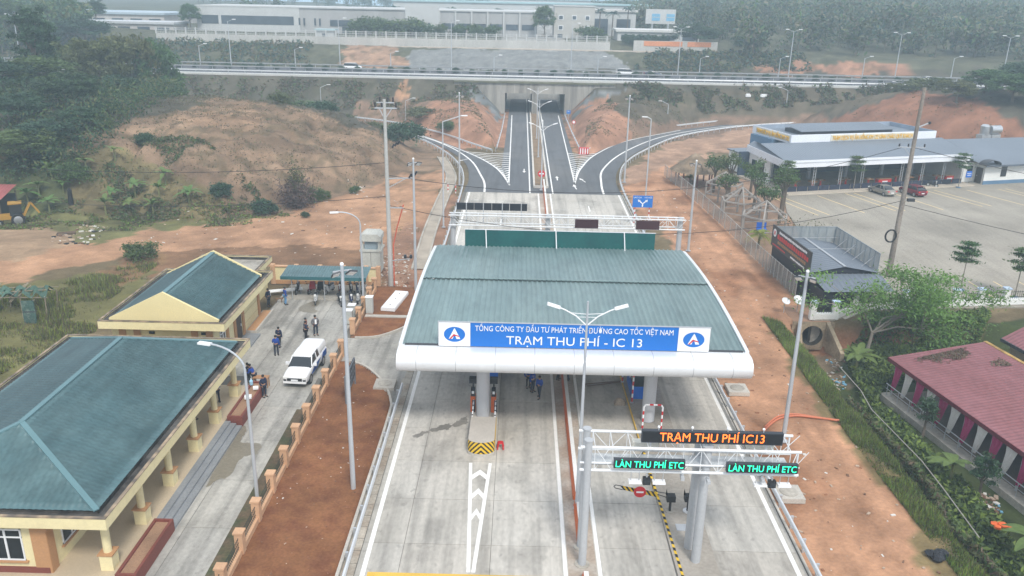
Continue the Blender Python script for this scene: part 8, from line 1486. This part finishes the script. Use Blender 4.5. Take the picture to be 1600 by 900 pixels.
# ================================================================== left yard things: digger, sheds, ruined frame
dgg = thing("backhoe_digger", "yellow backhoe digger parked at the left edge under a red shed roof", "digger", tuple(P(14, 352))[:2] + (0,), rad(-60)); ym = M("digger yellow", (.38, .21, .03), .6, .15)
MB().b2((-.55, -1.3, .8), (.55, .3, 1.35)).build("bonnet", ym, dgg); MB().b2((-.7, .3, .7), (.7, 1.7, 1.2)).build("chassis", ym, dgg); cb_ = MB().b2((-.65, .35, 1.2), (.65, 1.6, 2.6)).build("cab", glass_dk, dgg); MB().b2((-.75, .25, 2.6), (.75, 1.7, 2.72)).build("cab_roof", ym, cb_)
for s in (-1, 1): wheel(dgg, s * .85, 1.1, .75, .4); wheel(dgg, s * .8, -.95, .45, .32); MB().bar((s * .5, -.6, 1.0), (s * .5, -2.2, .7), .12, .2).build("loader_arm", ym, dgg)
MB().add([(-1.0, -2.3, .1), (1.0, -2.3, .1), (1.0, -2.9, .1), (-1.0, -2.9, .1), (-1.0, -2.2, .85), (1.0, -2.2, .85)], [(0, 1, 2, 3), (0, 4, 5, 1), (0, 3, 4), (1, 5, 2)]).build("bucket", M("worn steel", (.22, .18, .14), .7), dgg); MB().bar((0, 1.7, 1.0), (0, 2.6, 2.6), .2, .25).bar((0, 2.6, 2.6), (0, 3.4, 1.2), .16, .2).build("digger_arm", ym, dgg)
sd = thing("red_roof_shed", "open shed with a faded red sheet roof at the left edge", "shed", tuple(P(-14, 345))[:2] + (0,), rad(10)); sheet(sd, "roof", M("faded red sheet", (.30, .085, .08), .7, .15), (-3, -2.5, 3.2), (2.4, -2.5, 3.0), (2.4, 3, 3.8), (-3, 3, 4.0), .4)
for a in (-2.6, 2.2):
    for b in (-2.2, 2.7): MB().bar((a, b, 0), (a, b, 3.2), .12, .12).build("post", bark, sd)
MB().b2((-2.6, 2.6, 0), (2.2, 2.7, 2.8)).build("back_panel", M("dark shed wall", (.04, .045, .04), .9), sd)
t = thing("black_post", "black wrapped post standing on the slope by the digger", "post", tuple(P(114, 336))[:2] + (hz1(*tuple(P(114, 336))[:2]),)); MB().tube((0, 0, 0), (.05, 0, 1.9), .32, .26, n=8).tube((.05, 0, 1.9), (0, 0, 2.1), .26, .1, n=8).build("wrap", black_m, t, True); MB().tube((0, 0, -.3), (0, 0, .2), .12).build("stub", bark, t)
rf = thing("ruined_shade", "collapsed bamboo shade frame with torn green netting on the left", "shade frame", tuple(P(40, 498))[:2] + (hz1(*tuple(P(40, 498))[:2]),), rad(8)); bam = M("grey bamboo", (.27, .23, .17), .9, .2); net = M("torn green net", (.07, .13, .10), .9, .25); rr = random.Random(9)
for x_ in (-3.6, -1.6, .4, 2.3):
    for y_ in (-1.2, 1.2): MB().tube((x_, y_, -.2), (x_ + rr.uniform(-.2, .2), y_, 2.0 + rr.uniform(-.4, .3)), .05).build("post", bam, rf)
m_ = MB()
for k in range(16): a = rr.uniform(-3.8, 2.2); m_.tube((a, -1.5, 1.8 + rr.uniform(-.3, .3)), (a + rr.uniform(-.5, .9), 1.5, 2.0 + rr.uniform(-.4, .3)), .035, n=5)
for y_ in (-1.2, 0, 1.2): m_.tube((-4, y_, 1.9 + rr.uniform(-.2, .2)), (2.6, y_, 1.95 + rr.uniform(-.2, .2)), .04, n=5)
m_.build("bamboo_grid", bam, rf)
for k, (x0, x1, m) in enumerate(((-4, -1.8, M("pale green tarp", (.22, .38, .28), .8, .15)), (-1.9, .4, net), (.5, 2.5, net))):
    mb = MB(); n = 7
    V2 = [(x0 + (x1 - x0) * i / n, -1.3 + 2.4 * j / n - (.6 if k == 0 else 0), 2.05 + .22 * math.sin(i * 1.7 + j) + .15 * math.cos(j * 2.1 + k) - (.35 if (k == 0) else 0)) for j in range(n + 1) for i in range(n + 1)]; mb.add(V2, [(j * (n + 1) + i, j * (n + 1) + i + 1, (j + 1) * (n + 1) + i + 1, (j + 1) * (n + 1) + i) for j in range(n) for i in range(n) if rr.random() > (.05 if k == 0 else .3)]); mb.build("netting", m, rf)
dr_ = thing("green_door_panel", "weathered dark green panel leaning below the ruined shade", "panel", tuple(P(50, 512))[:2] + (hz1(*tuple(P(50, 512))[:2]),), rad(6)); MB().b2((-.5, -.05, 0), (.5, .05, 2.0)).build("panel", M("mottled green board", (.05, .10, .085), .8, .3, 2, 8, col2=(.16, .2, .17), c2=.6), dr_); MB().b2((-.5, -.07, 1.0), (.5, -.05, 1.08)).build("rail", dark_m, dr_)
t = thing("woven_cart", "small weathered wooden cart on the grass left of the track", "cart", tuple(P(105, 372))[:2] + (0,), rad(20)); MB().add([(-.8, -.4, .25), (.8, -.4, .3), (.8, .4, .3), (-.8, .4, .25), (-1.0, -.5, .6), (1.0, -.5, .7), (1.0, .5, .7), (-1.0, .5, .6)], [(3, 2, 1, 0), (0, 1, 5, 4), (1, 2, 6, 5), (2, 3, 7, 6), (3, 0, 4, 7)]).build("tray", M("old timber", (.14, .10, .075), .9, .2), t); MB().tube((-.1, -.5, .25), (-.1, .5, .25), .25, n=12).build("wheel", dark_m, t); MB().bar((.8, -.3, .4), (1.9, -.3, .55), .05, .05).bar((.8, .3, .4), (1.9, .3, .55), .05, .05).build("handle", bam, t)
# ================================================================== winter haze
hb_ = MB().b2((-1000, -60, -6), (1300, 5100, 78)).build("haze", None); hb_.data.materials.clear()
hm = bpy.data.materials.new("haze air"); hm.use_nodes = True; N, L = hm.node_tree.nodes, hm.node_tree.links; N.clear()
pv = N.new("ShaderNodeVolumePrincipled"); pv.inputs["Color"].default_value = (.68, .87, 1.0, 1); pv.inputs["Density"].default_value = 0.00092; pv.inputs["Anisotropy"].default_value = .0
mo = N.new("ShaderNodeOutputMaterial"); L.new(pv.outputs[0], mo.inputs["Volume"]); hb_.data.materials.append(hm); tag(hb_, "pale winter haze filling the valley air", "haze", kind="stuff")
